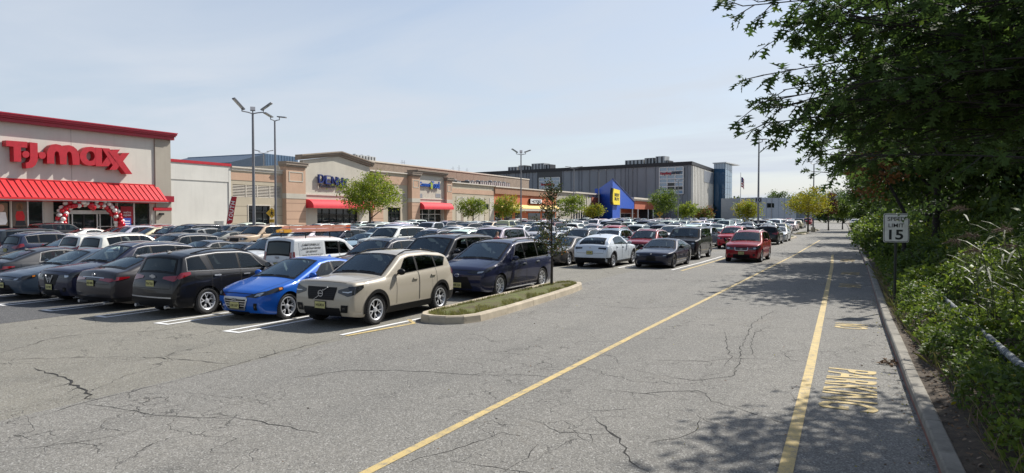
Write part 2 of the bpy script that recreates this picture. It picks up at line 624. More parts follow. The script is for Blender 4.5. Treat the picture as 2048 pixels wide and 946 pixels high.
def strip(name, pts, w, z, mat, parent=None):
    """painted stripe that follows a line of ground points"""
    m = MB()
    L_, R_ = [], []
    for i, (x, y) in enumerate(pts):
        a, b = pts[max(i - 1, 0)], pts[min(i + 1, len(pts) - 1)]
        t = Vector((b[0] - a[0], b[1] - a[1])).normalized()
        L_.append((x - t.y * w / 2, y + t.x * w / 2, z)); R_.append((x + t.y * w / 2, y - t.x * w / 2, z))
    for i in range(len(pts) - 1):
        m.quad(R_[i], R_[i + 1], L_[i + 1], L_[i])
    return tag(m.build(name, [mat], parent), kind='structure')


def dense(pts, step=2.0):
    o = []
    for (x0, y0), (x1, y1) in zip(pts, pts[1:]):
        k = max(1, int(math.hypot(x1 - x0, y1 - y0) / step))
        o += [(lerp(x0, x1, i / k), lerp(y0, y1, i / k)) for i in range(k)]
    return o + [pts[-1]]


strip('yellow_centre_line', dense([(-4.40, -10), (-4.37, 5.2), (-4.38, 14.4), (-4.24, 46.7), (-4.5, 75)]), 0.115, 0.010, M['yellow_line'])
strip('yellow_edge_line', dense([(-0.55, -10), (-0.71, 7.15), (-0.85, 12.1), (-1.18, 22.4), (-1.62, 36), (-2.12, 48)]), 0.14, 0.010, M['yellow_line'])


def road_word(word, xc, yc, height, length, mat):
    me = text_mesh(word, height, 0.001, 'road_lettering', bold=0.024, width=length, mats=[mat])
    o = link('road_lettering', me, None, (xc, yc, 0.011), (0, 0, R(-90)))
    return tag(o, kind='structure')


road_word('PARKING', -0.23, 11.13, 0.68, 2.62, M['yellow_line'])
road_word('NO', -0.36, 17.3, 0.66, 0.8, M['yellow_line'])
road_word('LANE', -0.62, 27.3, 0.7, 1.5, M['yellow_faded'])
road_word('FIRE', -0.75, 33.0, 0.7, 1.5, M['yellow_faded'])
road_word('PARKING', -1.1, 42.5, 0.7, 2.6, M['yellow_faded'])

# --- stalls: double hairpin lines, running along the road
PITCH_X = 2.37
ROW_M = [16.7, 37.2, 58.0, 78.8, 99.5, 120.3, 141.0, 161.8, 182.5]


def stall_x(row, k):
    return (-11.1 if row < 2 else -9.35) - PITCH_X * k


def hairpin(xc, y0, y1, name='stall_marking'):
    m = MB()
    for s in (-1, 1):
        m.box(xc + s * 0.2 - 0.055, xc + s * 0.2 + 0.055, y0, y1, 0.008, 0.0095)
    m.box(xc - 0.145, xc + 0.145, y0, y0 + 0.11, 0.008, 0.0095)
    return tag(m.build(name, [M['white_line']]), kind='structure')


for j in range(7):
    if j == 0:
        strip('stall_marking', [(-9.9, 11.0), (-9.62, 16.4)], 0.11, 0.0095, M['white_line'])
    else:
        hairpin(-9.9 - PITCH_X * j, 10.15, 16.4)
for j in range(14):
    hairpin(-9.9 - PITCH_X * j, 17.2, 22.8)
for row, mm in enumerate(ROW_M[1:5]):
    for j in range(14 if row < 2 else 10):
        x = stall_x(2, j) - PITCH_X / 2
        hairpin(x, mm - 5.9, mm - 0.5)
        hairpin(x, mm + 0.5, mm + 5.9)
strip('yellow_stall_line', [(-9.74, 10.98), (-9.45, 13.0), (-9.9, 13.4)], 0.11, 0.010, M['yellow_line'])
strip('yellow_bay_line', dense([(-7.6, 31.0), (-7.55, 37.0), (-7.6, 43.5), (-7.7, 52)]), 0.13, 0.010, M['yellow_line'])
strip('white_bay_line', dense([(-8.1, 31.2), (-8.0, 37.0), (-8.05, 43)]), 0.11, 0.010, M['white_line'])

# --- cracks: the long dark ones that can be followed in the photograph, as ragged ribbons
CRACKS = [
    [(0, 849), (80, 832), (163, 808), (225, 792), (282, 779), (336, 765), (410, 747), (486, 726), (540, 710), (592, 697), (640, 685), (688, 675)],
    [(68, 736), (95, 745), (121, 752), (145, 765), (161, 775), (179, 790), (172, 797), (197, 800)],
    [(168, 809), (215, 814), (256, 819), (304, 830), (380, 835), (490, 838), (560, 850), (600, 860), (680, 872)],
    [(0, 721), (70, 717), (154, 716), (240, 714), (311, 715), (391, 721), (440, 726), (486, 727)],
    [(0, 708), (29, 699), (60, 690), (95, 679), (130, 673), (172, 668), (250, 665), (318, 662), (370, 652)],
    [(1188, 834), (1210, 854), (1224, 868), (1239, 878), (1245, 906), (1265, 923), (1300, 946)],
    [(1076, 846), (1100, 857), (1121, 865), (1160, 868), (1200, 871), (1221, 866)],
    [(1203, 779), (1265, 787), (1331, 784), (1400, 782), (1417, 792), (1425, 803), (1448, 810), (1500, 827), (1576, 849), (1640, 856)],
    [(1262, 741), (1331, 753), (1383, 761), (1427, 758), (1465, 753), (1472, 735), (1482, 718), (1479, 696), (1494, 672), (1503, 648), (1530, 632), (1551, 620)],
    [(1290, 720), (1350, 722), (1410, 723), (1465, 717), (1530, 719), (1600, 723)],
    [(1510, 716), (1500, 692), (1510, 665), (1541, 653)],
    [(900, 923), (962, 932), (1038, 944), (1080, 950)],
    [(820, 925), (900, 901), (934, 894), (970, 880), (1003, 866), (1040, 872)],
    [(1141, 813), (1190, 822), (1225, 820), (1262, 818)],
    [(1300, 885), (1335, 880), (1358, 877), (1388, 862), (1396, 847), (1400, 835)],
    [(915, 667), (960, 671), (985, 683)],
    [(1448, 664), (1454, 690), (1462, 712), (1450, 735)],
    [(560, 760), (700, 741), (820, 742), (960, 751), (1075, 752), (1140, 760)],
    [(1010, 946), (1060, 905), (1075, 890)],
    [(0, 905), (120, 890), (260, 868), (300, 850)],
    [(1180, 610), (1280, 618), (1370, 612), (1460, 622)],
    [(1560, 700), (1580, 720), (1600, 723)],
]
cr = MB()
for ci, line in enumerate(CRACKS):
    pts = [Vector(G(*p)) for p in line]
    fine = []
    for a, b in zip(pts, pts[1:]):
        k = max(2, int((b - a).length / 0.13))
        nrm = Vector((-(b - a).y, (b - a).x)).normalized()
        for i in range(k):
            fine.append(lerp(a, b, i / k) + nrm * rnd.gauss(0, 0.022))
    fine.append(pts[-1])
    prev = None
    for i, p in enumerate(fine):
        t = (fine[min(i + 1, len(fine) - 1)] - fine[max(i - 1, 0)]).normalized()
        w = (0.0075 if ci not in (1, 5) else 0.014) * rnd.uniform(0.35, 1.7) * min(1, 0.3 + min(i, len(fine) - 1 - i) * 0.12)
        q = [(p.x - t.y * w, p.y + t.x * w, 0.0062), (p.x + t.y * w, p.y - t.x * w, 0.0062)]
        if prev:
            cr.quad(prev[1], q[1], q[0], prev[0])
        prev = q
        if rnd.random() < 0.10 and i > 2:      # a short branch
            d = Vector((t.x, t.y)); a_ = rnd.choice((-1, 1)) * rnd.uniform(0.5, 1.3)
            d.rotate(Matrix.Rotation(a_, 2)); pp = p.copy(); w2 = w * 0.6
            for _ in range(rnd.randint(2, 6)):
                pn = pp + d * rnd.uniform(0.06, 0.16)
                nn = Vector((-d.y, d.x))
                cr.quad((*(pp + nn * w2), 0.0060), (*(pp - nn * w2), 0.0060), (*(pn - nn * w2 * 0.7), 0.0060), (*(pn + nn * w2 * 0.7), 0.0060))
                pp = pn; w2 *= 0.75; d.rotate(Matrix.Rotation(rnd.gauss(0, 0.4), 2))
tag(cr.build('pavement_cracks', [M['asph_crack']]), kind='structure')


# --- kerb stones
def kerb_stone(pts, parent, w=0.2, h=0.15, mats=None, side=1, gap=0.012, rmp=0.02, taper=0.0):
    """one stone between two foot points; side=+1: the stone lies to the right of the direction of travel"""
    a, b = Vector(pts[0]), Vector(pts[1])
    t = (b - a).normalized(); n = Vector((t.y, -t.x)) * side
    a = a + t * gap / 2; b = b - t * gap / 2
    m = MB()
    prof = [(0.0, -0.05), (0.008, 0.05), (0.016, h - rmp), (0.016 + rmp, h), (w - 0.02, h + rnd.uniform(-0.006, 0.006)), (w, h - 0.02), (w, -0.05)]
    jit = [rnd.uniform(-0.006, 0.006) for _ in prof]
    vs = []
    for q in (a, b):
        for (o_, z), j_ in zip(prof, jit):
            x = q + n * (o_ + j_ * 0.6)
            vs.append((x.x, x.y, z + j_ * 0.4))
    k = len(prof)
    for i in range(k - 1):
        m.add([vs[i], vs[i + 1], vs[k + i + 1], vs[k + i]], [(0, 1, 2, 3)], 1 if i == 0 else 0)
    m.add(vs[:k], [tuple(range(k))]); m.add(vs[k:], [tuple(range(k))[::-1]])
    return m.build('kerb_stone', mats, parent)


kb = MB(); kb.box(0.3, 0.5, -14, -13.8, -0.2, 0.1)
kerb_root = tag(kb.build('kerb', [M['kerb_dark']]), kind='structure')
y = -11.0
while y < 90:
    ln = rnd.uniform(1.9, 2.7) if y < 45 else 5.0
    kerb_stone([(kx(y), y), (kx(y + ln), y + ln)], kerb_root, 0.19, 0.15, [M['kerb_dark'], M['kerb_red']], 1)
    y += ln
kl = MB()
for a, b in zip(range(90, 225, 15), range(105, 240, 15)):
    kl.add([(kx(a), a, 0), (kx(b), b, 0), (kx(b), b, 0.15), (kx(a), a, 0.15), (kx(a) + 0.2, a, 0.15), (kx(b) + 0.2, b, 0.15)], [(0, 1, 2, 3), (3, 2, 5, 4)])
kl.build('kerb_run', [M['kerb_dark']], kerb_root)

# verge behind the kerb: soil that rises away from the road
vg = MB()
ys = [-12, -4, 2, 5, 8, 11, 14, 17, 20, 24, 28, 33, 40, 50, 60, 75, 90, 110, 140, 180, 230]


def verge_z(d):
    return interp([(0, 0.13), (0.6, 0.13), (1.5, 0.17), (3, 0.3), (6, 0.6), (12, 1.2), (25, 2.2), (90, 5.0)], d)


offs = [0.185, 0.5, 0.9, 1.4, 2.0, 3, 4.5, 7, 11, 17, 30, 90]
for a, b in zip(ys, ys[1:]):
    for o0, o1 in zip(offs, offs[1:]):
        j = lambda y_, o_: (kx(y_) + o_, y_, verge_z(o_) + 0.05 * math.sin(y_ * 1.7 + o_ * 2.1) * (o_ > 0.4))
        vg.quad(j(a, o0), j(a, o1), j(b, o1), j(b, o0))
tag(vg.build('verge', [M['soil']], sharp=60), kind='structure')


# --- planted islands at the ends of the stall rows
def fan(m, c, ring, mat=0):
    for i in range(len(ring)):
        m.add([c, ring[i], ring[(i + 1) % len(ring)]], [(0, 1, 2)], mat)


M['grass'] = foliage('dry_grass', (0.10, 0.125, 0.025), (0.24, 0.23, 0.07), 0.25, 2.5)


def moss():
    n = NT('mossy_soil'); p = n.pos()
    a = n.ramp(n.noise(3.2, 6, 0.7, p), [(0.32, (0.085, 0.06, 0.035)), (0.46, (0.11, 0.10, 0.035)), (0.62, (0.12, 0.145, 0.03)), (0.8, (0.17, 0.17, 0.06))])
    n.color(n.mix(n.mapr(n.noise(45, 4, .6, p), .35, .7, 0, .5), a, (.045, .04, .018))); n.set(Roughness=.95); n.bump(n.noise(40, 4, .7, p), .9, .03)
    return n.mat


M['moss'] = moss()


def island(pts, name_no, blades, stone=1.7, h=0.19):
    """pts: outline of the kerb's foot, anticlockwise"""
    root_m = MB()
    inner = []
    k = len(pts)
    cx = sum(p[0] for p in pts) / k; cy = sum(p[1] for p in pts) / k
    for i, (x, y) in enumerate(pts):
        a, b = Vector(pts[i - 1]), Vector(pts[(i + 1) % k])
        t = (b - a).normalized(); n = Vector((-t.y, t.x))
        inner.append((x + n.x * 0.19, y + n.y * 0.19))
    ring = [(x, y, h - 0.045) for x, y in inner]
    mid = [(lerp(x, cx, 0.55), lerp(y, cy, 0.12), h + 0.03) for x, y in inner]
    for i in range(k):
        j = (i + 1) % k
        root_m.quad(ring[i], ring[j], mid[j], mid[i])
    fan(root_m, (cx, cy, h + 0.05), mid)
    root = tag(root_m.build('traffic_island', [M['moss']], sharp=50), kind='structure')
    for i in range(k):
        kerb_stone([pts[i], pts[(i + 1) % k]], root, 0.2, h, [M['kerb'], M['kerb']], -1, 0.008 if math.dist(pts[i], pts[(i + 1) % k]) < 1 else 0.014, 0.03)
    g = MB()
    for _ in range(blades):
        a = rnd.randrange(k); u = math.sqrt(rnd.random()); v = rnd.random()
        p0, p1 = Vector(inner[a]), Vector(inner[(a + 1) % k])
        c_ = Vector((lerp(cx, (p0.x + p1.x) / 2, 0.25), lerp(cy, (p0.y + p1.y) / 2, 0.9)))
        p = c_.lerp(p0.lerp(p1, v), u * 0.97)
        if math.sin(p.x * 5.1 + 1) + math.sin(p.y * 2.3 + p.x * 3) < -0.9 and rnd.random() < 0.75:
            continue
        hgt = rnd.uniform(0.03, 0.095); an = rnd.uniform(0, 6.28); ln = rnd.uniform(0.02, 0.06)
        zz = h - 0.035 + 0.06 * (1 - u)
        w = rnd.uniform(0.006, 0.014)
        dx, dy = math.cos(an), math.sin(an)
        g.add([(p.x - dy * w, p.y + dx * w, zz), (p.x + dy * w, p.y - dx * w, zz), (p.x + dx * ln, p.y + dy * ln, zz + hgt)], [(0, 1, 2)])
    tag(g.build('island_grass', [M['grass']]), kind='stuff')
    return root


ISL = [(-9.15, 13.15), (-8.72, 13.22), (-8.38, 13.5), (-8.2, 13.95), (-8.22, 15.4), (-8.32, 17.1), (-8.42, 18.8), (-8.55, 20.5), (-8.72, 21.7),
       (-8.95, 22.25), (-9.35, 22.45), (-9.75, 22.3), (-10.0, 21.8), (-9.98, 20.0), (-9.92, 18.0), (-9.86, 16.0), (-9.8, 14.4), (-9.68, 13.6), (-9.45, 13.25)]
island(ISL, 0, 9500)
for mm, xc in ((79.0, -8.0), (99.5, -8.2), (120.3, -8.2), (58.0, -60.0)):
    pts = [(xc + 0.75 * math.sin(a) * (1 if abs(math.cos(a)) < 0.9 else 1), mm - 4.9 * math.copysign(abs(math.cos(a)) ** 0.35, math.cos(a))) for a in [i * math.pi / 6 for i in range(12)]]
    island(pts, 1, 700, h=0.17)
flat_sheet('storefront_pavement', [(-74.5, 20), (-69.8, 20), (-78.0, 240), (-83.5, 240)], 0.006, M['pavement'])
# ================================================================== THE SHOPPING CENTRE
# local frame of the long facade: x along it (towards the far end), -y out into the car park, z up
FO = Vector((-73.5, 52.42, 0.0))
F_ANG = R(92.5)
FE = Vector((math.cos(F_ANG), math.sin(F_ANG), 0)); FN = Vector((FE.y, -FE.x, 0))


def F(px, py, d=0.0):
    """facade coordinates (along, height) of a point seen in the photograph, on the plane d in front of the facade"""
    r = ray(px, py)
    c = Vector((0, 0, CAM_H))
    k = (FO + FN * d - c).dot(FN) / r.dot(FN)
    p = c + r * k
    return ((p - FO).dot(FE), p.z)


def T(px, d=0.0):
    return F(px, 430, d)[0]


def Zf(px, py, d=0.0):
    return F(px, py, d)[1]


def fthing(name, t, label, cat, d=0.0, group=None):
    """a thing on the facade; children use facade coordinates"""
    o = thing(name, FO, label, cat, F_ANG, group)
    return o


def fb(m, t0, t1, d0, d1, z0, z1, mat=0):
    m.box(t0, t1, -d1, -d0, z0, z1, mat)


def wall_open(m, t0, t1, z0, z1, d0, d1, holes, mat=0):
    """wall slab with rectangular openings (t0, t1, z0, z1)"""
    ts = sorted({t0, t1, *[h[0] for h in holes], *[h[1] for h in holes]})
    for a, b in zip(ts, ts[1:]):
        c = (a + b) / 2
        col = sorted([(h[2], h[3]) for h in holes if h[0] < c < h[1]])
        z = z0
        for h0, h1 in col:
            if h0 > z + 1e-4: fb(m, a, b, d0, d1, z, h0, mat)
            z = h1
        if z < z1 - 1e-4: fb(m, a, b, d0, d1, z, z1, mat)


M['ivory'] = stucco('ivory_render', (0.54, 0.515, 0.46), 0.06)
M['white_wall'] = stucco('white_render', (0.57, 0.555, 0.51), 0.06)
M['beige'] = stucco('beige_render', (0.42, 0.365, 0.275))
M['taupe'] = stucco('taupe_render', (0.33, 0.30, 0.25))
M['tan'] = stucco('tan_render', (0.47, 0.31, 0.215))
M['cream'] = stucco('cream_render', (0.47, 0.435, 0.365))
M['brown_trim'] = stucco('brown_cornice', (0.25, 0.205, 0.165))
M['pale_trim'] = stucco('pale_coping', (0.55, 0.50, 0.43))
M['orange'] = stucco('terracotta_render', (0.46, 0.13, 0.055))
M['orange_trim'] = stucco('brown_band', (0.30, 0.165, 0.10))
M['rust'] = stucco('rust_render', (0.42, 0.115, 0.06))
M['brick_red'] = brick('red_brick', (0.27, 0.085, 0.05), (0.20, 0.06, 0.04), (0.25, 0.2, 0.17))
M['brick_tan'] = brick('tan_brick', (0.30, 0.23, 0.175), (0.22, 0.165, 0.125), (0.22, 0.19, 0.16))
M['red_metal'] = plain('red_metal_roof', (0.62, 0.03, 0.035), 0.34, 0.15, 0.08, 1.5)
M['red_dark'] = plain('crimson_metal', (0.30, 0.008, 0.024), 0.4, 0.1, 0.08, 1.5)
M['red_fabric'] = plain('red_awning_fabric', (0.60, 0.028, 0.045), 0.75, var=0.1, scale=2)
M['alu'] = plain('white_aluminium', (0.62, 0.62, 0.61), 0.4, 0.2)
M['dark_frame'] = plain('dark_aluminium', (0.03, 0.03, 0.032), 0.4, 0.4)
M['blue_letter'] = plain('navy_letters', (0.012, 0.03, 0.17), 0.35)
M['blue_letter2'] = plain('blue_letters', (0.01, 0.09, 0.42), 0.35)
M['navy_text'] = plain('black_navy_letters', (0.012, 0.014, 0.035), 0.4)
M['roof_grey'] = plain('roof_membrane', (0.30, 0.30, 0.29), 0.8)
M['hvac'] = plain('rooftop_unit', (0.42, 0.43, 0.43), 0.5, 0.2, 0.2, 0.6)
M['hvac_dark'] = plain('rooftop_unit_dark', (0.06, 0.062, 0.065), 0.6)
M['interior'] = plain('dark_interior', (0.02, 0.019, 0.018), 0.8, var=0.5, scale=0.7)


def pane(parent, t0, t1, z0, z1, d, name='pane', mat='store_glass'):
    m = MB(); fb(m, t0, t1, d - 0.02, d, z0, z1)
    return m.build(name, [M[mat]], parent)


def mullions(parent, ts, z0, z1, d, w=0.07, zs=(), mat='alu', t0=None, t1=None):
    m = MB()
    for t in ts: fb(m, t - w / 2, t + w / 2, d - 0.05, d + 0.05, z0, z1)
    for z in zs: fb(m, t0, t1, d - 0.04, d + 0.04, z - w / 2, z + w / 2)
    return m.build('frame', [M[mat]], parent)


def letters(name, word, px0, px1, pyc, cap_px, d, mat, label, depth=0.25, bold=0.02, parent=None, split=False):
    """raised sign letters whose ends and middle line are given in the photograph"""
    (ta, za), (tb, zb) = F(px0, pyc[0], d), F(px1, pyc[1], d)
    h = Zf((px0 + px1) / 2, sum(pyc) / 2 - cap_px / 2, d) - Zf((px0 + px1) / 2, sum(pyc) / 2 + cap_px / 2, d)
    me = text_mesh(word, h, depth, 'letters', bold, tb - ta, [M[mat]])
    tc, zc = (ta + tb) / 2, (za + zb) / 2
    p = FO + FE * tc + FN * (d - depth / 2) + Vector((0, 0, zc))
    if parent is None:
        return tag(link(name, me, None, p, (R(90), 0, F_ANG)), label, 'sign')
    return link('letters', me, parent, p, (R(90), 0, F_ANG))


# ------------------------------------------------------------------ clothing store with red awning (left)
tj = fthing('store_building', 0, 'tall pale store front with crimson cornice and red seamed metal awning', 'store')
tl = -34.0                                   # goes on beyond the left edge of the picture
ZT = Zf(341, 281)                            # underside of the cornice
dA = 0.0
awz1, awz0 = Zf(250, 368.5, 0.0), Zf(250, 399, 1.9)
t310 = T(310)
zsill = Zf(250, 452)
zlint = Zf(180, 400.5)
holes = [(T(-40), T(21.5), 0.25, zlint), (T(24.5), T(89), 0.25, zlint), (T(107), T(234), 0.02, zlint), (T(236), T(303), zsill, zlint)]
m = MB()
wall_open(m, tl, t310, 0, ZT, -0.45, 0.0, holes)
m.build('wall', [M['ivory']], tj)
m = MB(); fb(m, t310 + 0.01, T(341), -0.5, 0.18, 0, ZT - 0.01)
m.build('pilaster', [M['taupe']], tj)
m = MB(); fb(m, tl, -0.02, -42, -3.6, 0, ZT - 0.3); m.build('side_wall', [M['ivory']], tj)
m = MB()
k = (Zf(342, 267) - Zf(342, 281))
for a, b, dd, mt in ((0.0, 0.42, 0.55, 1), (0.42, 0.62, 0.72, 1), (0.62, 0.86, 0.86, 0), (0.86, 1.0, 0.95, 0)):
    fb(m, tl, T(341) + dd * 0.45, -0.6, dd, ZT + a * k, ZT + b * k - 0.004, mt)
m.build('cornice', [plain('crimson_coping', (0.36, 0.01, 0.03), 0.35, 0.1), M['red_dark']], tj)  # lower courses darker: shade on the cornice painted into the red
# wall joint lines
m = MB()
for x in (145,):
    fb(m, T(x) - 0.012, T(x) + 0.012, 0.0, 0.004, awz1, ZT)
m.build('control_joint', [M['dark']], tj)
m = MB()
for t0, t1, z0, z1 in ((T(236), T(303), 0.05, zsill - 0.02), (T(341) - 1.9, T(341) + 0.005, 0.0, 0.5)):
    fb(m, t0, t1, 0.185 if z1 < 0.6 else 0.0, 0.21 if z1 < 0.6 else 0.03, z0, z1)
m.build('brick_base', [M['brick_red']], tj)
m = MB(); fb(m, T(306), T(341) + 0.02, 0.0, 0.22, Zf(320, 421), Zf(320, 415)); m.build('stripe', [M['red']], tj)
# awning: seamed panels, each its own piece
aw = MB(); aw.quad((tl, -0.02, awz1 - 0.05), (t310 + 0.4, -0.02, awz1 - 0.05), (T(336, 1.9), -1.86, awz0 - 0.03), (tl, -1.86, awz0 - 0.03))
aw.quad((tl, -0.02, awz0 - 0.35), (T(336, 1.9), -0.02, awz0 - 0.35), (T(336, 1.9), -1.86, awz0 - 0.1), (tl, -1.86, awz0 - 0.1))
fb(aw, tl, T(337.5, 1.9), 1.85, 1.93, awz0 - 0.17, awz0 + 0.02, 0)
fb(aw, tl, T(337.5, 1.9), 1.80, 1.87, awz0 - 0.26, awz0 - 0.175, 1)
fb(aw, tl, t310 + 0.3, 0.0, 0.1, awz1 - 0.02, awz1 + 0.1, 0)
fb(aw, T(336, 1.9) - 1.1, T(341) + 0.1, 0.19, 0.55, awz0 - 0.15, awz0 + 0.55, 2)
awn = aw.build('awning', [M['red_metal'], M['alu'], M['red_dark']], tj)
seam = 0.62
shift = -0.30                      # the seams run square to the wall; the right end is hipped
npan = int((t310 + 0.9 - (-19.5)) / seam)
base_t = T(330, 1.9)
for i in range(46):
    t1 = base_t - i * seam; t0 = t1 - seam + 0.05
    if t1 < tl: break
    hip = lambda t: max(0.0, min(1.0, (t - t310) / (T(336, 1.9) - t310)))
    m = MB()
    def up(t, s):                  # s 0 at the wall .. 1 at the drip edge
        return (t, -lerp(0.03, 1.9, s), lerp(awz1, awz0, s))
    s0, s1 = hip(t0), hip(t1)
    m.quad(up(t0, s0), up(t1, s1), up(t1, 1), up(t0, 1))
    p = m.build('panel', [M['red_metal']], awn)
    m = MB()
    a, b = Vector(up(t1 + 0.025, min(0.98, hip(t1 + .025)))), Vector(up(t1 + 0.025, 1.0))
    u = Vector((0.022, 0, 0)); n_v = Vector((0, -(awz1 - awz0), 1.87)).normalized() * 0.075
    n_v = Vector((0, -abs(n_v.y), abs(n_v.z)))
    m.add([a - u, a + u, b + u, b - u, a - u + n_v, a + u + n_v, b + u + n_v, b - u + n_v], [(4, 5, 6, 7), (0, 3, 7, 4), (1, 5, 6, 2), (3, 2, 6, 7)])
    m.build('seam', [M['red_dark']], awn)
# glazing
for a, b in ((-40, 21.5), (24.5, 57), (58.5, 89)):
    pane(tj, T(a), T(b), 0.25, zlint, -0.22)
pane(tj, T(236), T(268.5), zsill, zlint, -0.22); pane(tj, T(271.5), T(303), zsill, zlint, -0.22)
mullions(tj, [T(23), T(57.7), T(88.5)], 0.2, zlint, -0.18, 0.12)
mullions(tj, [T(234.5), T(270), T(302.5)], zsill - 0.1, zlint, -0.18, 0.16, (zsill,), 'alu', T(234.5), T(302.5))
# entrance
zd = Zf(175, 428)
pane(tj, T(107), T(234), Zf(170, 424), zlint, -0.30, 'transom')
m = MB(); fb(m, T(120), T(234), -0.34, -0.16, zd, Zf(175, 420.5)); m.build('door_header', [M['alu']], tj)
pane(tj, T(107), T(147), 0.02, zd, -0.34); pane(tj, T(198), T(234), 0.02, zd, -0.34)
mullions(tj, [T(140), T(147.5), T(197.5), T(203)], 0.02, zd, -0.28, 0.1, (Zf(140, 453.5),), 'alu', T(107), T(147.5))
mullions(tj, [T(226)], 0.02, zd, -0.28, 0.08, (Zf(210, 453),), 'alu', T(197.5), T(234))
m = MB(); fb(m, T(147.8), T(197), -3.2, -3.1, 0.02, zd); fb(m, T(147.8), T(197), -3.1, -0.3, 0, 0.02)
m.build('lobby', [M['interior']], tj)
dr = pane(tj, T(148), T(172), 0.03, zd - 0.02, -0.5, 'sliding_door'); mullions(dr, [T(171.5), T(148.6)], 0.03, zd - 0.02, -0.46, 0.07, (1.1,), 'dark_frame', T(148.6), T(171.5))
dr = pane(tj, T(173), T(197), 0.03, zd - 0.02, -0.5, 'sliding_door'); mullions(dr, [T(173.5), T(196.4)], 0.03, zd - 0.02, -0.46, 0.07, (1.1,), 'dark_frame', T(173.5), T(196.4))
m = MB(); t_, z_ = F(323, 428, 0.3); fb(m, t_ - 0.25, t_ + 0.25, 0.2, 0.45, z_ - 0.12, z_ + 0.12)
lampw = m.build('wall_lamp', [M['dark_frame']], None, FO, (0, 0, F_ANG)); tag(lampw, 'small dark wall lamp on the taupe pilaster beside the red awning', 'lamp')


def poster(px0, px1, py0, py1, d, mats, label, parts):
    (t0, z0), (t1, z1) = F(px0, py1, d), F(px1, py0, d)
    o = fthing('poster', 0, label, 'poster')
    m = MB(); fb(m, t0, t1, d - 0.03, d, z0, z1); m.build('sheet', [mats[0]], o)
    for (a, b, c, e, mt) in parts:
        m = MB(); m.prism([(lerp(t0, t1, x), lerp(z0, z1, y)) for x, y in a], lambda x, y, q: (x, -q, y), d + 0.004, d + 0.012); m.build(b, [mt], o)
    return o, t0, t1, z0, z1


skin = plain('printed_skin', (0.5, 0.3, 0.22), 0.7); hairm = plain('printed_hair', (0.22, 0.13, 0.07), 0.7)
dkp = plain('printed_charcoal', (0.03, 0.03, 0.035), 0.7); postbg = plain('printed_backdrop', (0.16, 0.12, 0.095), 0.7)
redp = plain('printed_red', (0.55, 0.02, 0.025), 0.7)
ell = lambda cx, cy, rx, ry, n=14: [(cx + rx * math.cos(i * 2 * math.pi / n), cy + ry * math.sin(i * 2 * math.pi / n)) for i in range(n)]
poster(26, 53, 404, 453, -0.17, [postbg], 'window poster of a person in a red sweater, left of the entrance', [
    (ell(.5, .80, .26, .16), 'printed_hair', 0, 0, hairm), (ell(.48, .78, .15, .12), 'printed_face', 0, 0, skin),
    ([(.28, .62), (.72, .62), (.86, .40), (.80, .24), (.25, .24), (.18, .42)], 'printed_sweater', 0, 0, redp), ([(.22, .23), (.85, .23), (.95, 0.03), (.15, .03)], 'printed_trousers', 0, 0, dkp)])
poster(-6, 15, 406, 452, -0.17, [plain('printed_brown', (0.2, 0.15, 0.1), 0.7)], 'window poster of a person in a white patterned top at the left picture edge', [
    (ell(.4, .78, .3, .17), 'printed_face', 0, 0, skin), ([(.0, .6), (.8, .6), (.95, .2), (.8, .05), (.0, .05)], 'printed_top', 0, 0, M['white'])])
po, t0, t1, z0, z1 = poster(242, 266, 413, 447, -0.17, [plain('printed_crimson', (0.33, 0.015, 0.03), 0.7)], 'crimson window poster reading we\'re open right of the balloon arch', [])
for w_, zz in (("we're", 0.66), ("open", 0.46)):
    me = text_mesh(w_, (z1 - z0) * 0.13, 0.01, 'lettering', 0.02, (t1 - t0) * 0.62, [M['white']])
    link('lettering', me, po, ((t0 + t1) / 2, 0.17 - 0.03, lerp(z0, z1, zz)), (R(90), 0, 0))
bs, t0, t1, z0, z1 = poster(248, 262, 436, 456, 1.1, [plain('sign_blue', (0.03, 0.06, 0.3), 0.5)], 'small blue pavement sign with white lines beside the arch', [
    ([(.15, .72), (.85, .72), (.85, .64), (.15, .64)], 'printed_line', 0, 0, M['white']), ([(.15, .5), (.85, .5), (.85, .42), (.15, .42)], 'printed_line', 0, 0, M['white']), ([(.15, .3), (.7, .3), (.7, .22), (.15, .22)], 'printed_line', 0, 0, M['white'])])
m = MB(); m.tube([((t0 + t1) / 2, -1.07, 0), ((t0 + t1) / 2, -1.07, z0 + 0.1)], 0.03, 6); m.build('post', [M['steel']], bs)

# sign letters, traced where they stand on the wall
sg = fthing('store_sign', 0, 'large red raised letters reading T J maxx on the pale wall', 'sign')


def zl_(pts, d):
    return [F(x / 7.314, 270 + y / 7.314, d) for x, y in pts]


def letter(polys, d, name='letter'):
    m = MB()
    for q, pl in enumerate(polys):
        m.prism(zl_(pl, d), lambda a, b, dd: (a, -dd, b), 0.06, d - 0.013 * q)
    return m.build(name, [M['red'], ], sg)


circ = lambda cx, cy, rx, ry, n=20: [(cx + rx * math.cos(-i * 2 * math.pi / n), cy + ry * math.sin(-i * 2 * math.pi / n)) for i in range(n)]
LD = 0.75
letter([[(90, 78), (400, 100), (400, 187), (308, 180), (312, 392), (205, 386), (198, 170), (92, 160)]], LD)
letter([[(440, 105), (550, 118), (555, 330), (547, 385), (520, 440), (470, 478), (385, 488), (375, 410), (420, 392), (442, 350)]], LD)
letter([circ(380, 283, 52, 50)], LD); letter([circ(620, 298, 52, 50)], LD)
letter([[(690, 415), (688, 270), (705, 200), (745, 152), (820, 132), (885, 145), (915, 168), (955, 150), (1010, 147), (1075, 168), (1125, 210), (1155, 270), (1166, 340), (1165, 440), (1065, 434), (1055, 320), (1043, 262), (1012, 238), (985, 258), (977, 320), (975, 432), (880, 426), (872, 312), (860, 255), (832, 234), (802, 255), (795, 320), (795, 421)]], LD)
ml = MB()
n = 28
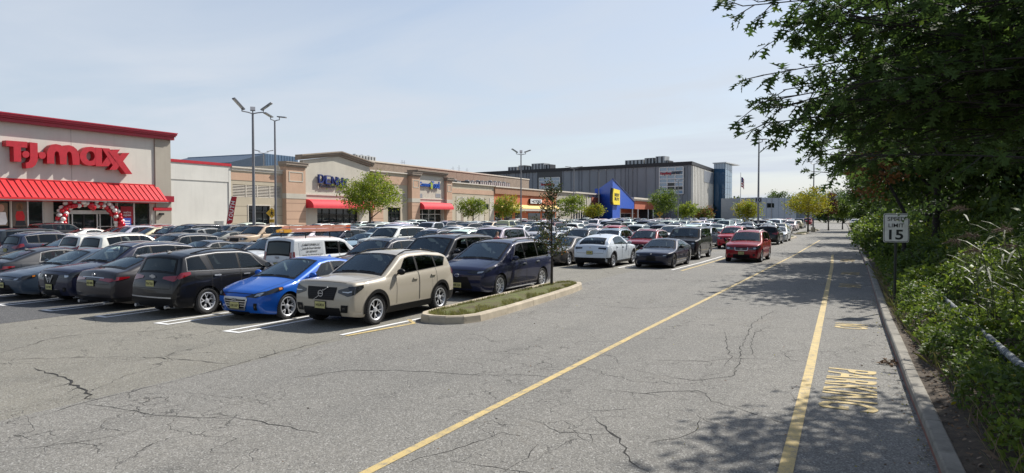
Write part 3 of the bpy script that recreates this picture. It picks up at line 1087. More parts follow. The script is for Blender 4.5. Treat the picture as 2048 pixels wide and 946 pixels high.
for i in range(n):
    a0, a1 = i * 2 * math.pi / n, (i + 1) * 2 * math.pi / n
    q = zl_([(1325 + 156 * math.cos(a0), 310 + 138 * math.sin(a0)), (1325 + 156 * math.cos(a1), 310 + 138 * math.sin(a1)), (1325 + 62 * math.cos(a1), 308 + 72 * math.sin(a1)), (1325 + 62 * math.cos(a0), 308 + 72 * math.sin(a0))], LD)
    ml.prism(q, lambda a, b, dd: (a, -dd, b), 0.06, LD)
ml.prism(zl_([(1400, 182), (1492, 188), (1492, 458), (1400, 455)], LD), lambda a, b, dd: (a, -dd, b), 0.06, LD + 0.012)
ml.build('letter', [M['red']], sg)
letter([[(1490, 190), (1600, 196), (1735, 392), (1650, 440)], [(1650, 212), (1757, 212), (1590, 458), (1470, 457), (1560, 330)]], LD + 0.03)
letter([[(1590, 240), (1700, 240), (1937, 572), (1838, 568)], [(1790, 262), (1897, 262), (1705, 510), (1603, 508)]], LD + 0.06)

# balloon arch over the entrance
ba = fthing('balloon_arch', 0, 'arch of clustered red and white balloons around the store entrance', 'balloon arch')
bm_ = bmesh.new(); bmesh.ops.create_icosphere(bm_, subdivisions=2, radius=1.0)
for v in bm_.verts:
    if v.co.z < 0: v.co.z *= 1.18; v.co.x *= 1 + 0.1 * v.co.z; v.co.y *= 1 + 0.1 * v.co.z
me_r = bpy.data.meshes.new('balloon'); bm_.to_mesh(me_r); bm_.free()
me_r.polygons.foreach_set('use_smooth', [True] * len(me_r.polygons))
me_w = me_r.copy()
br_ = NT('red_balloon'); br_.color((0.50, 0.008, 0.02)); br_.set(Roughness=0.18)
bw_ = NT('white_balloon'); bw_.color((0.72, 0.66, 0.63)); bw_.set(Roughness=0.2)
me_r.materials.append(br_.mat); me_w.materials.append(bw_.mat)
path = [(120, 472), (120.5, 455), (122, 438), (125, 424), (133, 413), (147, 407), (163, 404), (180, 404), (198, 406), (213, 411), (226, 420), (234, 431), (238, 443), (241, 456), (245, 472)]
pp = [Vector(F(x, y, 1.0)) for x, y in path]
seg = []
for a, b in zip(pp, pp[1:]):
    k = max(1, round((b - a).length / 0.42))
    seg += [(lerp(a, b, i / k), (b - a).normalized()) for i in range(k)]
for i, (c, t) in enumerate(seg):
    nn = Vector((-t.y, t.x))
    for q in range(4):
        an = q * math.pi / 2 + i * 0.4
        off = nn * math.cos(an) * 0.33
        white = (q + i // 2) % 4 in (0, 1) if (i % 2) else q % 2 == 0
        s_ = rnd.uniform(0.20, 0.26)
        o = link('balloon', me_w if white else me_r, ba, (c.x + off.x, -1.0 - math.sin(an) * 0.33, max(0.25, c.y + off.y)), (rnd.uniform(0, 6), rnd.uniform(0, 6), 0))
        o.scale = (s_,) * 3
for px, py in ((182, 411), (131, 461), (247, 457), (130, 456), (244, 449), (186, 414)):
    t_, z_ = F(px, py, 1.35)
    o = link('balloon', me_r, ba, (t_, -1.35, z_)); o.scale = (0.34,) * 3

# ------------------------------------------------------------------ blank white wall with red coping
ww = fthing('store_building', 0, 'blank white wall section with thin red coping beside the tall red-sign store', 'store')
tA, tB = T(341) + 0.03, T(462)
zw = Zf(400, 328)
m = MB(); fb(m, tA, tB, -30, -0.02, 0.0, zw); fb(m, tA, tB - 0.35, -0.019, 0.06, Zf(400, 361), zw - 0.002); fb(m, tB - 0.35, tB, -0.019, 0.075, 0, zw - 0.004)
m.build('wall', [M['white_wall']], ww)
m = MB(); fb(m, tA, tB + 0.02, -0.4, 0.16, zw, zw + 0.34); m.build('coping', [M['red']], ww)
m = MB(); fb(m, tA, tB - 0.37, -0.019, 0.045, 0.0, 0.55); m.build('brick_base', [M['brick_red']], ww)
lv = MB(); (t0, z0), (t1, z1) = F(430, 462), F(448, 441)
fb(lv, t0, t1, -0.01, 0.02, z0, z1)
lvo = lv.build('wall_vent', [M['white_wall']], ww)
for i in range(7):
    m = MB(); z = lerp(z0, z1, (i + 0.5) / 7); fb(m, t0 + 0.05, t1 - 0.05, 0.02, 0.09, z - 0.02, z + 0.03); m.build('slat', [M['steel']], lvo)
m = MB(); fb(m, tA, tB, -36, -30.1, zw - 0.5, zw + 1.0); m.build('rear_roof', [plain('blue_grey_metal', (0.12, 0.15, 0.2), 0.5, 0.3)], ww)

# ------------------------------------------------------------------ beige section with louvres
bg = fthing('store_building', 0, 'beige section with louvre band and dark window next to the white wall', 'store')
tA, tB = T(462) + 0.04, T(565)
zb_ = Zf(515, 339)
w0, w1, wz0, wz1 = T(497), T(540), Zf(515, 457), Zf(515, 411.5)
l0, l1, lz0, lz1 = T(466), T(562), Zf(515, 395), Zf(515, 371)
m = MB(); wall_open(m, tA, tB, 0, zb_, -0.4, 0.0, [(w0, w1, wz0, wz1), (l0, l1, lz0, lz1)])
fb(m, tA, tB, -30, -0.42, 0, zb_ - 0.3)
for z in (Zf(515, 413), Zf(515, 431), Zf(515, 447)):
    pass
m.build('wall', [M['beige']], bg)
m = MB(); fb(m, tA, tB, 0.002, 0.05, Zf(515, 362.5), Zf(515, 348)); m.build('tan_band', [M['tan']], bg)
m = MB(); fb(m, tA, tB, -0.5, 0.28, zb_, zb_ + 0.18); fb(m, tA, tB, 0.0, 0.14, zb_ - 0.35, zb_ - 0.003); m.build('coping', [M['pale_trim']], bg)
m = MB()
for z in (0.55, Zf(515, 431), Zf(515, 413), Zf(515, 447)):
    for a, b in ((tA, w0 - 0.2), (w1 + 0.2, tB)):
        fb(m, a, b, 0.001, 0.006, z - 0.025, z + 0.025)
m.build('wall_groove', [plain('groove', (0.16, 0.13, 0.1), 0.9)], bg)
lo = MB(); fb(lo, l0, l1, -0.38, -0.34, lz0, lz1); lo = lo.build('louvre', [M['dark']], bg)
for i in range(8):
    m = MB(); z = lerp(lz0, lz1, (i + 0.5) / 8)
    m.add([(l0, 0.2, z + 0.08), (l1, 0.2, z + 0.08), (l1, 0.0, z - 0.05), (l0, 0.0, z - 0.05), (l0, 0.2, z + 0.045), (l1, 0.2, z + 0.045), (l1, 0.0, z - 0.085), (l0, 0.0, z - 0.085)], [(0, 1, 2, 3), (4, 7, 6, 5), (3, 2, 6, 7)])
    m.build('slat', [M['pale_trim']], lo)
m = MB()
for x in (492.5, 515, 540): fb(m, T(x) - 0.07, T(x) + 0.07, -0.3, 0.02, lz0, lz1)
m.build('louvre_post', [M['pale_trim']], lo)
for a, b in ((497, 508), (508.6, 528), (528.6, 540)): pane(bg, T(a) + 0.03, T(b), wz0, wz1, -0.25)
mullions(bg, [T(497.3), T(508.3), T(528.3), T(539.5)], wz0, wz1, -0.2, 0.1, (Zf(515, 424), wz1 - 0.05), 'dark_frame', w0, w1)
m = MB(); fb(m, w0 - 0.16, w0 - 0.02, -0.02, 0.06, wz0, wz1 + 0.14); fb(m, w0 - 0.01, w1 + 0.1, -0.02, 0.06, wz1 + 0.01, wz1 + 0.14); m.build('window_surround', [M['pale_trim']], bg)


def pier(parent, p0, p1, ztop, zbands, d1=0.75, mat='tan', base='tan'):
    t0, t1 = T(p0), T(p1)
    m = MB(); fb(m, t0, t1, -0.4, d1, 0.0, ztop)
    m.build('pier', [M[mat]], parent)
    m = MB(); fb(m, t0 - 0.12, t1 + 0.12, -0.45, d1 + 0.16, ztop + 0.002, ztop + 0.26); fb(m, t0 - 0.28, t1 + 0.28, -0.5, d1 + 0.34, ztop + 0.262, ztop + 0.62); fb(m, t0 - 0.34, t1 + 0.34, -0.52, d1 + 0.42, ztop + 0.622, ztop + 0.74)
    m.build('pier_cap', [M['brown_trim']], parent)
    m = MB()
    for z0, z1 in zbands: fb(m, t0 - 0.04, t1 + 0.04, -0.41, d1 + 0.05, z0, z1)
    m.build('pier_band', [M['cream']], parent)
    # raised frame near the top
    a, b = lerp(t0, t1, 0.14), lerp(t0, t1, 0.86); zz0, zz1 = ztop - 2.1, ztop - 0.65
    m = MB(); fb(m, a, b, d1, d1 + 0.05, zz0, zz0 + 0.14); fb(m, a, b, d1, d1 + 0.05, zz1 - 0.14, zz1); fb(m, a, a + 0.14, d1, d1 + 0.052, zz0 + .142, zz1 - .142); fb(m, b - 0.14, b, d1, d1 + 0.052, zz0 + .142, zz1 - .142)
    m.build('frame_moulding', [M['cream']], parent)
    m = MB()
    z = 0.8
    while z < (zbands[0][0] if zbands else 3) - 0.4:
        fb(m, t0 + 0.01, t1 - 0.01, d1, d1 + 0.005, z - 0.03, z + 0.03); z += 1.15
    m.build('groove', [plain('tan_groove', (0.2, 0.12, 0.085), 0.9)], parent)


# ------------------------------------------------------------------ gabled fashion store
dn = fthing('store_building', 0, 'gabled cream store with brown raking cornice and long red barrel awning', 'store')
zb1, zb0 = Zf(587, 387.5), Zf(587, 397.5)
pier(dn, 565, 604, Zf(585, 334, 0.75), [(zb0, zb1)])
g0, g1 = T(604) + 0.02, T(737)
gm = T(676)
ze_, zpk = Zf(604, 322), Zf(676, 313)
ze2 = Zf(737, 333)
zE = min(ze_, ze2)
zE = (ze_ + ze2) / 2
s0, s1, sz1 = T(632), T(716), Zf(670, 418)
m = MB(); wall_open(m, g0, g1, 0, zE, -0.4, 0.25, [(s0, s1, 0.02, sz1)])
m.prism([(g0, zE), (g1, zE), (gm, zpk)], lambda a, b, d: (a, -d, b), -0.4, 0.249)
fb(m, g0, g1, -30, -4.3, 0, zE - 0.6)
m.build('wall', [M['cream']], dn)
m = MB()
for (ta, za), (tb, zb2) in (((g0 - 0.8, zE), (gm, zpk + 0.02)), ((gm, zpk + 0.02), (g1 + 0.8, zE))):
    for h0, h1, dd in ((0.0, 0.3, 0.5), (0.3, 0.6, 0.75), (0.6, 0.78, 0.92)):
        sl = (zb2 - za) / (tb - ta)
        A = za if ta == gm else za - sl * 0.0
        m.add([(ta, 0.5, za + h0), (tb, 0.5, zb2 + h0), (tb, 0.5, zb2 + h1 - .003), (ta, 0.5, za + h1 - .003), (ta, -dd, za + h0), (tb, -dd, zb2 + h0), (tb, -dd, zb2 + h1 - .003), (ta, -dd, za + h1 - .003)],
              [(4, 5, 6, 7), (0, 3, 2, 1), (3, 7, 6, 2), (0, 1, 5, 4), (0, 4, 7, 3), (1, 2, 6, 5)])
m.build('raking_cornice', [M['brown_trim']], dn)
m = MB(); fb(m, g0, g1, 0.251, 0.40, Zf(670, 392), Zf(670, 389)); m.build('string_course', [M['pale_trim']], dn)


def barrel_awning(parent, p0, p1, py_top, py_bot, depth, d0):
    t0, t1 = T(p0), T(p1, d0)
    z1, z0 = Zf((p0 + p1) / 2, py_top, d0), Zf((p0 + p1) / 2, py_bot, d0 + depth)
    m = MB(); N = 9
    pts = [(d0 + depth * math.sin(i / N * math.pi / 2), z0 + 0.25 + (z1 - z0 - 0.25) * math.cos(i / N * math.pi / 2)) for i in range(N + 1)] + [(d0 + depth, z0)]
    m.grid(lambda a, b: (lerp(t0, t1, a), -interp([(i, q[0]) for i, q in enumerate(pts)], b * (N + 1)), interp([(i, q[1]) for i, q in enumerate(pts)], b * (N + 1))), 16, N + 1)
    for t in (t0, t1):
        m.add([(t, -a, z) for a, z in pts] + [(t, -d0, z0)], [tuple(range(len(pts) + 1))])
    return m.build('awning', [M['red_fabric']], parent, sharp=40)


barrel_awning(dn, 609, 735, 400, 416.5, 1.5, 0.26)
back = MB(); fb(back, s0 - 0.3, s1 + 0.3, -4.2, -4.1, 0, sz1 + 0.3); back.build('shop_interior', [M['interior']], dn)
for i in range(6):
    pane(dn, lerp(s0, s1, i / 6) + 0.03, lerp(s0, s1, (i + 1) / 6), 0.02, sz1, -0.3)
mullions(dn, [lerp(s0, s1, i / 6) for i in range(7)], 0.02, sz1, -0.25, 0.09, (2.6,), 'dark_frame', s0, s1)
ds = fthing('store_sign', 0, 'tall navy raised letters of the gabled fashion store sign', 'sign')
lw = [('D', 638.5, 649), ('E', 651.5, 662.5), ('N', 665, 675), ('N', 676, 687), ('Y', 686, 697)]
for ch, a, b in lw:
    c = (a + b) / 2
    letters('letter', ch, a, b, (349 + (c - 638) * 0.16 + 7.5, 349 + (c - 638) * 0.16 + 7.5), 18, 0.75, 'blue_letter', '', 0.35, -0.012, ds)
for ob in list(ds.children):
    ob.matrix_parent_inverse = Matrix.Identity(4)
    ob.location = Matrix.Rotation(-F_ANG, 4, 'Z') @ (Vector(ob.location) - FO); ob.rotation_euler = (R(90), 0, 0)
letters('store_sign', 'Fashion \u2022 Style', 640, 697, (370.5, 376.5), 6.2, 0.60, 'navy_text', 'small black word sign Fashion under the navy letters on the gable wall', 0.12, 0.035)

# ------------------------------------------------------------------ link section between the gable and the toy store tower
ls = fthing('store_building', 0, 'low beige link with dark window and louvres between gable and square tower', 'store')
tA, tB = T(737) + 0.05, T(815)
zl2 = Zf(775, 345)
w0, w1, wz1 = T(776), T(801), Zf(788, 415)
m = MB(); wall_open(m, tA, tB, 0, zl2, -0.4, 0.0, [(w0, w1, 0.3, wz1), (T(776), T(814), Zf(795, 403), Zf(795, 386))])
fb(m, tA, tB, -30, -0.42, 0, zl2 - 0.3); m.build('wall', [M['beige']], ls)
m = MB(); fb(m, tA, tB, -0.5, 0.3, zl2, zl2 + 0.2); m.build('coping', [M['pale_trim']], ls)
m = MB(); fb(m, tA, tB, 0.002, 0.06, Zf(775, 368), Zf(775, 352)); m.build('tan_band', [M['tan']], ls)
pier(ls, 741, 762, Zf(751, 352, 0.5), [(zb0, zb1)], 0.5)
for i in range(3): pane(ls, lerp(w0, w1, i / 3) + 0.03, lerp(w0, w1, (i + 1) / 3), 0.3, wz1, -0.25)
mullions(ls, [lerp(w0, w1, i / 3) for i in range(4)], 0.3, wz1, -0.2, 0.09, (Zf(788, 426),), 'dark_frame', w0, w1)
lz0, lz1 = Zf(795, 403), Zf(795, 386)
lo = MB(); fb(lo, T(776), T(814), -0.38, -0.34, lz0, lz1); lo = lo.build('louvre', [M['dark']], ls)
for i in range(7):
    m = MB(); z = lerp(lz0, lz1, (i + 0.5) / 7); fb(m, T(776), T(814), -0.3, 0.0, z - 0.04, z + 0.1); m.build('slat', [M['pale_trim']], lo)

# ------------------------------------------------------------------ square tower store
tw = fthing('store_building', 0, 'square beige tower store with tan piers and short red barrel awning', 'store')
pier(tw, 816, 832, Zf(824, 352, 0.9), [(zb0, zb1)], 0.9)
pier(tw, 886, 897, Zf(891, 362, 0.9), [(zb0, zb1)], 0.9)
tA, tB = T(832) + 0.02, T(886) - 0.02
zt_ = Zf(858, 351)
sz1 = Zf(858, 419)
m = MB(); wall_open(m, tA, tB, 0, zt_, -0.4, 0.3, [(tA + 0.2, tB - 0.4, 0.02, sz1)]); fb(m, tA, tB, -20, -4.6, 0, zt_ - 0.5); m.build('wall', [M['cream']], tw)
m = MB()
for h0, h1, dd in ((0, 0.3, 0.6), (0.3, 0.62, 0.85), (0.62, 0.8, 1.05)): fb(m, tA - dd * .8, tB + dd * .8, -1.5, dd, zt_ + h0, zt_ + h1 - .003)
m.build('cornice', [M['brown_trim']], tw)
m = MB(); fb(m, tA, tB, 0.301, 0.42, Zf(858, 399), Zf(858, 397)); m.build('string_course', [M['pale_trim']], tw)
barrel_awning(tw, 833, 895, 405, 418.5, 1.5, 0.31)
for px in (839.5, 876):
    (t0, z0), (t1, z1) = F(px - 5, 395, 0.3), F(px + 5, 387.5, 0.3); m = MB(); fb(m, t0, t1, 0.2, 0.33, z0, z1); m.build('niche', [M['steel']], tw)
back = MB(); fb(back, tA, tB, -4.5, -4.4, 0, sz1 + 0.3); back.build('shop_interior', [M['interior']], tw)
for i in range(4): pane(tw, lerp(tA + .2, tB - .4, i / 4) + 0.03, lerp(tA + .2, tB - .4, (i + 1) / 4), 0.02, sz1, -0.3)
mullions(tw, [lerp(tA + .2, tB - .4, i / 4) for i in range(5)], 0.02, sz1, -0.25, 0.1, (2.7,), 'alu', tA + .2, tB - .4)
cs = letters('store_sign', 'Connors', 840, 862, (367.5, 369.5), 8.5, 0.7, 'blue_letter2', 'bright blue word sign on the square tower above its red awning', 0.25, 0.02)
cs2 = text_mesh('Tool', 1.3, 0.25, 'letters', 0.02, 2.9, [M['blue_letter2']])
(t_, z_) = F(871.5, 370, 0.7)
o = link('letters', cs2, cs); o.matrix_parent_inverse = Matrix.Identity(4); o.location = (t_ - F(851, 368.5, 0.7)[0], z_ - F(851, 368.5, 0.7)[1], 0)
mm_ = MB(); mm_.prism(ell(0, 0, 0.42, 0.7, 12), lambda a, b, d: (a, b, d), -0.12, 0.12)
o = link('leaf_emblem', mm_.mesh('leaf_emblem', [plain('emblem_green', (0.3, 0.38, 0.03), 0.4)]), cs); o.location = (F(863.6, 369, 0.7)[0] - F(851, 368.5, 0.7)[0], -0.2, 0)

# ------------------------------------------------------------------ plain beige store, terracotta store, brown store
pb = fthing('store_building', 0, 'plain beige panelled store with tan band right of the square tower', 'store')
tA, tB = T(897) + 0.4, T(988)
z_ = Zf(942, 369)
m = MB(); fb(m, tA, tB, -20, 0.0, 0, z_); m.build('wall', [M['beige']], pb)
m = MB(); fb(m, tA, tB, -0.5, 0.35, z_, z_ + 0.22); m.build('coping', [M['pale_trim']], pb)
m = MB(); fb(m, tA, tB, 0.002, 0.08, Zf(942, 388), Zf(942, 379)); m.build('tan_band', [M['tan']], pb)
for i in range(8):
    m = MB(); a = lerp(tA, tB, (i + 0.06) / 8); b = lerp(tA, tB, (i + 0.94) / 8); fb(m, a, b, 0.001, 0.09, 0.6, Zf(942, 394)); m.build('panel', [M['cream'] if i % 3 else M['beige']], pb)
(t0, z0), (t1, z1) = F(967, 418, 0.1), F(977, 408, 0.1); m = MB(); fb(m, t0, t1, 0.05, 0.14, z0, z1); m.build('window', [M['store_glass']], pb)
(t0, z0), (t1, z1) = F(922, 455, 0.1), F(927, 425, 0.1); m = MB(); fb(m, t0, t1, 0.05, 0.13, 0.6, z1); m.build('drain_pipe', [M['brown_trim']], pb)

oc = fthing('store_building', 0, 'terracotta orange store with yellow awning band and white wall sign', 'store')
tA, tB = T(988) + 0.05, T(1112)
z_ = Zf(1050, 379)
m = MB(); fb(m, tA, tB, -20, 0.0, 0, z_); m.build('wall', [M['orange']], oc)
m = MB(); fb(m, tA, tB, -0.5, 0.5, z_, z_ + 0.3); m.build('coping', [M['pale_trim']], oc)
m = MB(); fb(m, tA, tB, 0.002, 0.3, Zf(1050, 391), z_ - 0.01); m.build('brown_band', [M['orange_trim']], oc)
m = MB()
za, zb2 = Zf(1050, 410), Zf(1050, 417, 1.6)
m.quad((tA, -0.02, za), (tB, -0.02, za), (tB, -1.6, zb2), (tA, -1.6, zb2)); fb(m, tA, tB, 0.0, 1.58, Zf(1050, 422, 1.6), zb2 - 0.1, 1)
m.build('awning', [plain('yellow_awning', (0.66, 0.46, 0.13), 0.7), plain('pale_soffit', (0.42, 0.38, 0.33), 0.7)], oc)
for a, b in ((990, 1004), (1008, 1024), (1030, 1040), (1056, 1080), (1084, 1110)):
    m = MB(); fb(m, T(a), T(b), 0.0, 0.06, 0.1, Zf(1050, 426)); m.build('window', [M['store_glass']], oc)
m = MB(); fb(m, tA, tB, 0.062, 0.1, 1.0, 1.15); m.build('rail', [M['alu']], oc)
os_ = fthing('store_sign', 0, 'white box sign with dark letters on the terracotta wall', 'sign')
(t0, z0), (t1, z1) = F(1060, 407.5, 0.4), F(1083, 398.5, 0.4)
m = MB(); fb(m, t0, t1, 0.05, 0.5, z0, z1); m.build('sign_box', [M['dark_frame']], os_)
m = MB(); fb(m, t0 + .1, t1 - .1, 0.5, 0.55, z0 + .1, z1 - .1); m.build('sign_face', [M['white']], os_)
me = text_mesh('HOUSE', (z1 - z0) * 0.55, 0.05, 'letters', 0.02, (t1 - t0) * 0.8, [M['black_text']]); link('letters', me, os_, ((t0 + t1) / 2, -0.57, (z0 + z1) / 2), (R(90), 0, 0))

bc = fthing('store_building', 0, 'brown and cream stores between the terracotta store and the blue wedge', 'store')
tA, tM, tC = T(1112) + 0.1, T(1148), T(1199)
zA, zC = Zf(1130, 385), Zf(1175, 388.5)
m = MB(); fb(m, tA, tM, -20, 0.0, 0, zA); m.build('brown_wall', [M['taupe']], bc)
m = MB(); fb(m, tM + 0.05, tC, -20, 0.1, 0, zC); m.build('cream_wall', [M['cream']], bc)
m = MB(); fb(m, tA, tM, -0.5, 0.5, zA, zA + 0.35); fb(m, tM + .05, tC, -0.5, 0.6, zC, zC + 0.45); m.build('coping', [M['pale_trim']], bc)
m = MB()
for i in range(6): fb(m, lerp(tM, tC - 12, i / 6) + 0.4, lerp(tM, tC - 12, i / 6) + 0.9, 0.1, 0.3, 0, zC - 0.8)
m.build('pilaster', [M['pale_trim']], bc)
m = MB(); fb(m, T(1182), tC, 0.1, 0.25, Zf(1190, 412), Zf(1190, 395)); m.build('red_panel', [M['rust']], bc)
m = MB(); fb(m, tM + 1, tC - 2, 0.1, 0.2, 0.1, 3.4); m.build('shop_front', [M['store_glass']], bc)

# ------------------------------------------------------------------ upper brick wall and rooftop units behind the shop fronts
DB = -22.0
ub = fthing('brick_hall', 0, 'long tan brick upper wall rising behind the shop fronts', 'building')
tA, tB = T(737, DB), T(1058, DB)
zu = Zf(860, 337, DB)
m = MB(); fb(m, tA, tB, DB - 25, DB, 5.0, zu); m.build('wall', [M['brick_tan']], ub)
m = MB(); fb(m, tA - .2, tB + .2, DB - 25.2, DB + 0.15, zu, zu + 0.3); m.build('coping', [M['pale_trim']], ub)
m = MB(); fb(m, tA - 6, tA - 0.05, DB - 20, DB + 0.3, 5.0, zu - 0.6); m.build('dark_end_wall', [M['hvac_dark']], ub)
m = MB()
for i in range(1, 9): t = lerp(tA, tB, i / 9); fb(m, t - 0.06, t + 0.06, DB, DB + 0.02, 5, zu)
m.build('control_joint', [M['brown_trim']], ub)
HV = [(711, 752, 314, 330, DB - 8, 'large louvred rooftop cooling unit behind the gabled store'), (768, 776, 326, 331, DB - 8, 'small grey rooftop unit nearest the cooling unit'), (784, 790, 328, 333, DB - 8, 'middle one of three small rooftop units on the brick hall'), (796, 801, 330, 334, DB - 8, 'small rooftop box at the right of three on the brick hall'),
      (914, 922, 361.5, 367, -6, 'dark roof hatch box behind the plain beige coping'), (938, 958, 363.5, 369, -6, 'dark low rooftop duct behind the plain beige store'), (960, 985, 364.5, 372, -6, 'long dark rooftop unit behind the beige store'), (984, 1020, 366, 375, -7, 'rooftop unit with pale fans behind the terracotta store')]
for a, b, y0, y1, d, lab in HV:
    (t0, z0), (t1, z1) = F(a, y1 + 3, d), F(b, y0, d)
    o = fthing('rooftop_unit', 0, lab, 'rooftop unit')
    m = MB(); fb(m, t0, t1, d - 2.5, d, max(4, z0 - 1.5), z1)
    m.build('casing', [M['hvac_dark'] if d > -10 else M['hvac']], o)
    m = MB(); kk = max(2, int((t1 - t0) / 1.1))
    for i in range(kk): fb(m, lerp(t0, t1, (i + .2) / kk), lerp(t0, t1, (i + .62) / kk), d, d + 0.06, z0 + 0.2, z1 - 0.15)
    m.build('grille', [M['hvac_dark'] if d < -10 else M['hvac']], o)
    m = MB()
    for i in range(max(1, kk // 2)):
        c = lerp(t0, t1, (i + .5) / max(1, kk // 2)); m.lathe([(0.05, z1 + .25), (0.45, z1 + .25), (0.5, z1)], lambda x, y, h: (c + x, -d + 1.2 + y, h), 12)
    m.build('fan_housing', [M['hvac']], o)
for a, y0, lab in ((804, 320, 'thin roof mast standing left on the brick hall'), (808.5, 321, 'thin roof mast right beside its twin on the brick hall'), (906, 333, 'thin roof antenna above the plain beige store'), (918, 331, 'tallest roof antenna above the plain beige store'), (934, 336, 'short roof antenna right of the others')):
    t_, z1 = F(a, y0, DB - 6); o = fthing('roof_antenna', 0, lab, 'antenna')
    m = MB(); m.tube([(t_, -DB + 6, zu - 1), (t_, -DB + 6, z1)], 0.06, 6)
    m.build('mast', [M['steel']], o)
    m = MB(); fb(m, t_ - 1.0, t_ + 1.0, DB - 6.03, DB - 5.97, lerp(zu, z1, .7), lerp(zu, z1, .7) + .06); fb(m, t_ - .6, t_ + .6, DB - 6.03, DB - 5.97, lerp(zu, z1, .45), lerp(zu, z1, .45) + .06); m.build('crossbar', [M['steel']], o)

# blue-grey mall volume far behind the beige section
DM = -70.0
mb_ = fthing('mall_block', 0, 'blue grey metal clad block rising behind the beige section', 'building')
t0, t1, t2 = T(458, DM), T(530, DM), T(597, DM)
zm = Zf(540, 308, DM)
M['blue_clad'] = plain('blue_cladding', (0.10, 0.16, 0.24), 0.35, 0.3, 0.1, 0.2)
m = MB(); fb(m, t1, t2, DM - 30, DM, 4, zm); m.build('wall', [M['blue_clad']], mb_)
m = MB(); m.prism([(t0, 4), (t1 - .02, 4), (t1 - .02, zm - 0.2), (t0, Zf(458, 325, DM))], lambda a, b, d: (a, -d, b), DM - 30, DM + 0.5); m.build('sloping_wall', [plain('slate_cladding', (0.055, 0.08, 0.115), 0.4, 0.3)], mb_)
m = MB()
for i in range(12): t = lerp(t1, t2, i / 12); fb(m, t - 0.05, t + 0.05, DM, DM + 0.08, 4, zm)
m.build('seam', [M['blue_clad']], mb_)

# ------------------------------------------------------------------ electronics store: blue wedge
bb = fthing('electronics_store', 0, 'bright blue wedge shaped store entrance with sloping roofline', 'store')
blue = plain('blue_panel', (0.012, 0.075, 0.42), 0.45, 0.0, 0.06, 0.5)
A_ = Vector((*F(1198, 430, 0.3), 0)); 
tA, tB, tC = T(1198, 0.0), T(1222, 7.0), T(1268, 1.0)
a2 = Vector((tA, 0.0)); p2 = Vector((tB, -7.5)); c2 = Vector((tC, -1.0))


def on_line(px, py, u, v):
    """height where the sight line of a pixel crosses the vertical wall through facade points u, v"""
    r = ray(px, py); rt, rn = r.dot(FE), r.dot(FN)
    c = Vector((0, 0, CAM_H)) - FO; ct, cn = c.dot(FE), c.dot(FN)
    d_ = v - u
    # ct + k*rt = u.x + s*d.x ; -(cn + k*rn) = u.y + s*d.y
    det = rt * (-d_.y) - (-rn) * (-d_.x)
    bx, by = u.x - ct, u.y + cn
    k = (bx * (-d_.y) - by * (-d_.x)) / det
    s_ = (rt * by - (-rn) * bx) / det
    return k, s_, CAM_H + k * r.z


zl_b = on_line(1198.5, 377, a2, p2)[2]; zp_b = on_line(1222, 358, a2, p2)[2]; zr_b = on_line(1267, 403, p2, c2)[2]; zu_b = on_line(1245, 416.5, p2, c2)[2]
n1 = Vector((-(p2 - a2).y, (p2 - a2).x)).normalized() * -0.0
m = MB()
m.add([(a2.x, a2.y, 0), (p2.x, p2.y, 0), (p2.x, p2.y, zp_b), (a2.x, a2.y, zl_b), (a2.x, a2.y + 1.5, 0), (a2.x, a2.y + 1.5, zl_b)], [(0, 1, 2, 3), (0, 3, 5, 4)])
q = p2.lerp(c2, 0.30)
m.add([(p2.x, p2.y, 0), (q.x, q.y, 0), (q.x, q.y, zu_b), (c2.x, c2.y, zu_b), (c2.x, c2.y, zr_b), (p2.x, p2.y, zp_b)], [(0, 1, 2, 5), (2, 3, 4, 5)])
m.add([(a2.x, a2.y, zl_b), (p2.x, p2.y, zp_b), (c2.x, c2.y, zr_b), (c2.x, 2, zr_b), (a2.x, 1.5, zl_b)], [(0, 1, 2), (0, 2, 3, 4)])
m.add([(c2.x, c2.y, zu_b), (c2.x, c2.y, zr_b), (c2.x, 2, zr_b), (c2.x, 2, zu_b)], [(0, 1, 2, 3)])
m.add([(q.x, q.y, zu_b), (c2.x, c2.y, zu_b), (c2.x, 6, zu_b), (q.x, 6, zu_b)], [(0, 1, 2, 3)])
m.build('wedge_wall', [blue], bb)
m = MB(); e_ = (c2 - p2).normalized()
m.tube([(p2.x - e_.x * .1, p2.y - .1, zp_b), (c2.x + .3, c2.y, zr_b - .1)], 0.22, 6); m.build('roof_edge', [plain('dark_blue_edge', (0.012, 0.03, 0.14), 0.5)], bb)
# lower wall panels and glazed entrance
m = MB(); fb(m, tC - 30, T(1320), -20, -6.0, 0, Zf(1290, 401, -6)); m.build('back_wall', [M['rust']], bb)
for i in range(5):
    t0 = lerp(q.x + 0.6, c2.x + 20, i / 5); t1 = lerp(q.x + 0.6, c2.x + 20, (i + 1) / 5) - 0.5
    m = MB(); fb(m, t0, t1, -5.95, -5.85, 0.1, zu_b * 0.62); m.build('window', [M['store_glass']], bb)
m = MB(); fb(m, q.x + 0.2, c2.x + 26, -5.8, -5.6, zu_b * 0.64, zu_b * 0.68); m.build('transom', [M['alu']], bb)
for px in (1240, 1264.5, 1275.5, 1296, 1306):
    t = T(px, 0.5); m = MB(); m.tube([(t, -0.5, 0), (t, -0.5, zu_b)], 0.28, 10); m.build('column', [M['alu']], bb)
t0, t1 = T(1268) + 0.1, T(1318)
z0, z1 = on_line(1245, 416.5, p2, c2)[2], Zf(1290, 403)
m = MB(); fb(m, t0, t1, -4, 0.2, z0, z1); m.build('fascia', [M['rust']], bb)
m = MB(); fb(m, t0 - 4, t1 + .4, -5, 0.7, z1, z1 + 0.6); fb(m, t0 - 4, t1 + .7, -5, 1.1, z1 + .602, z1 + 1.3); m.build('cornice', [M['pale_trim']], bb)
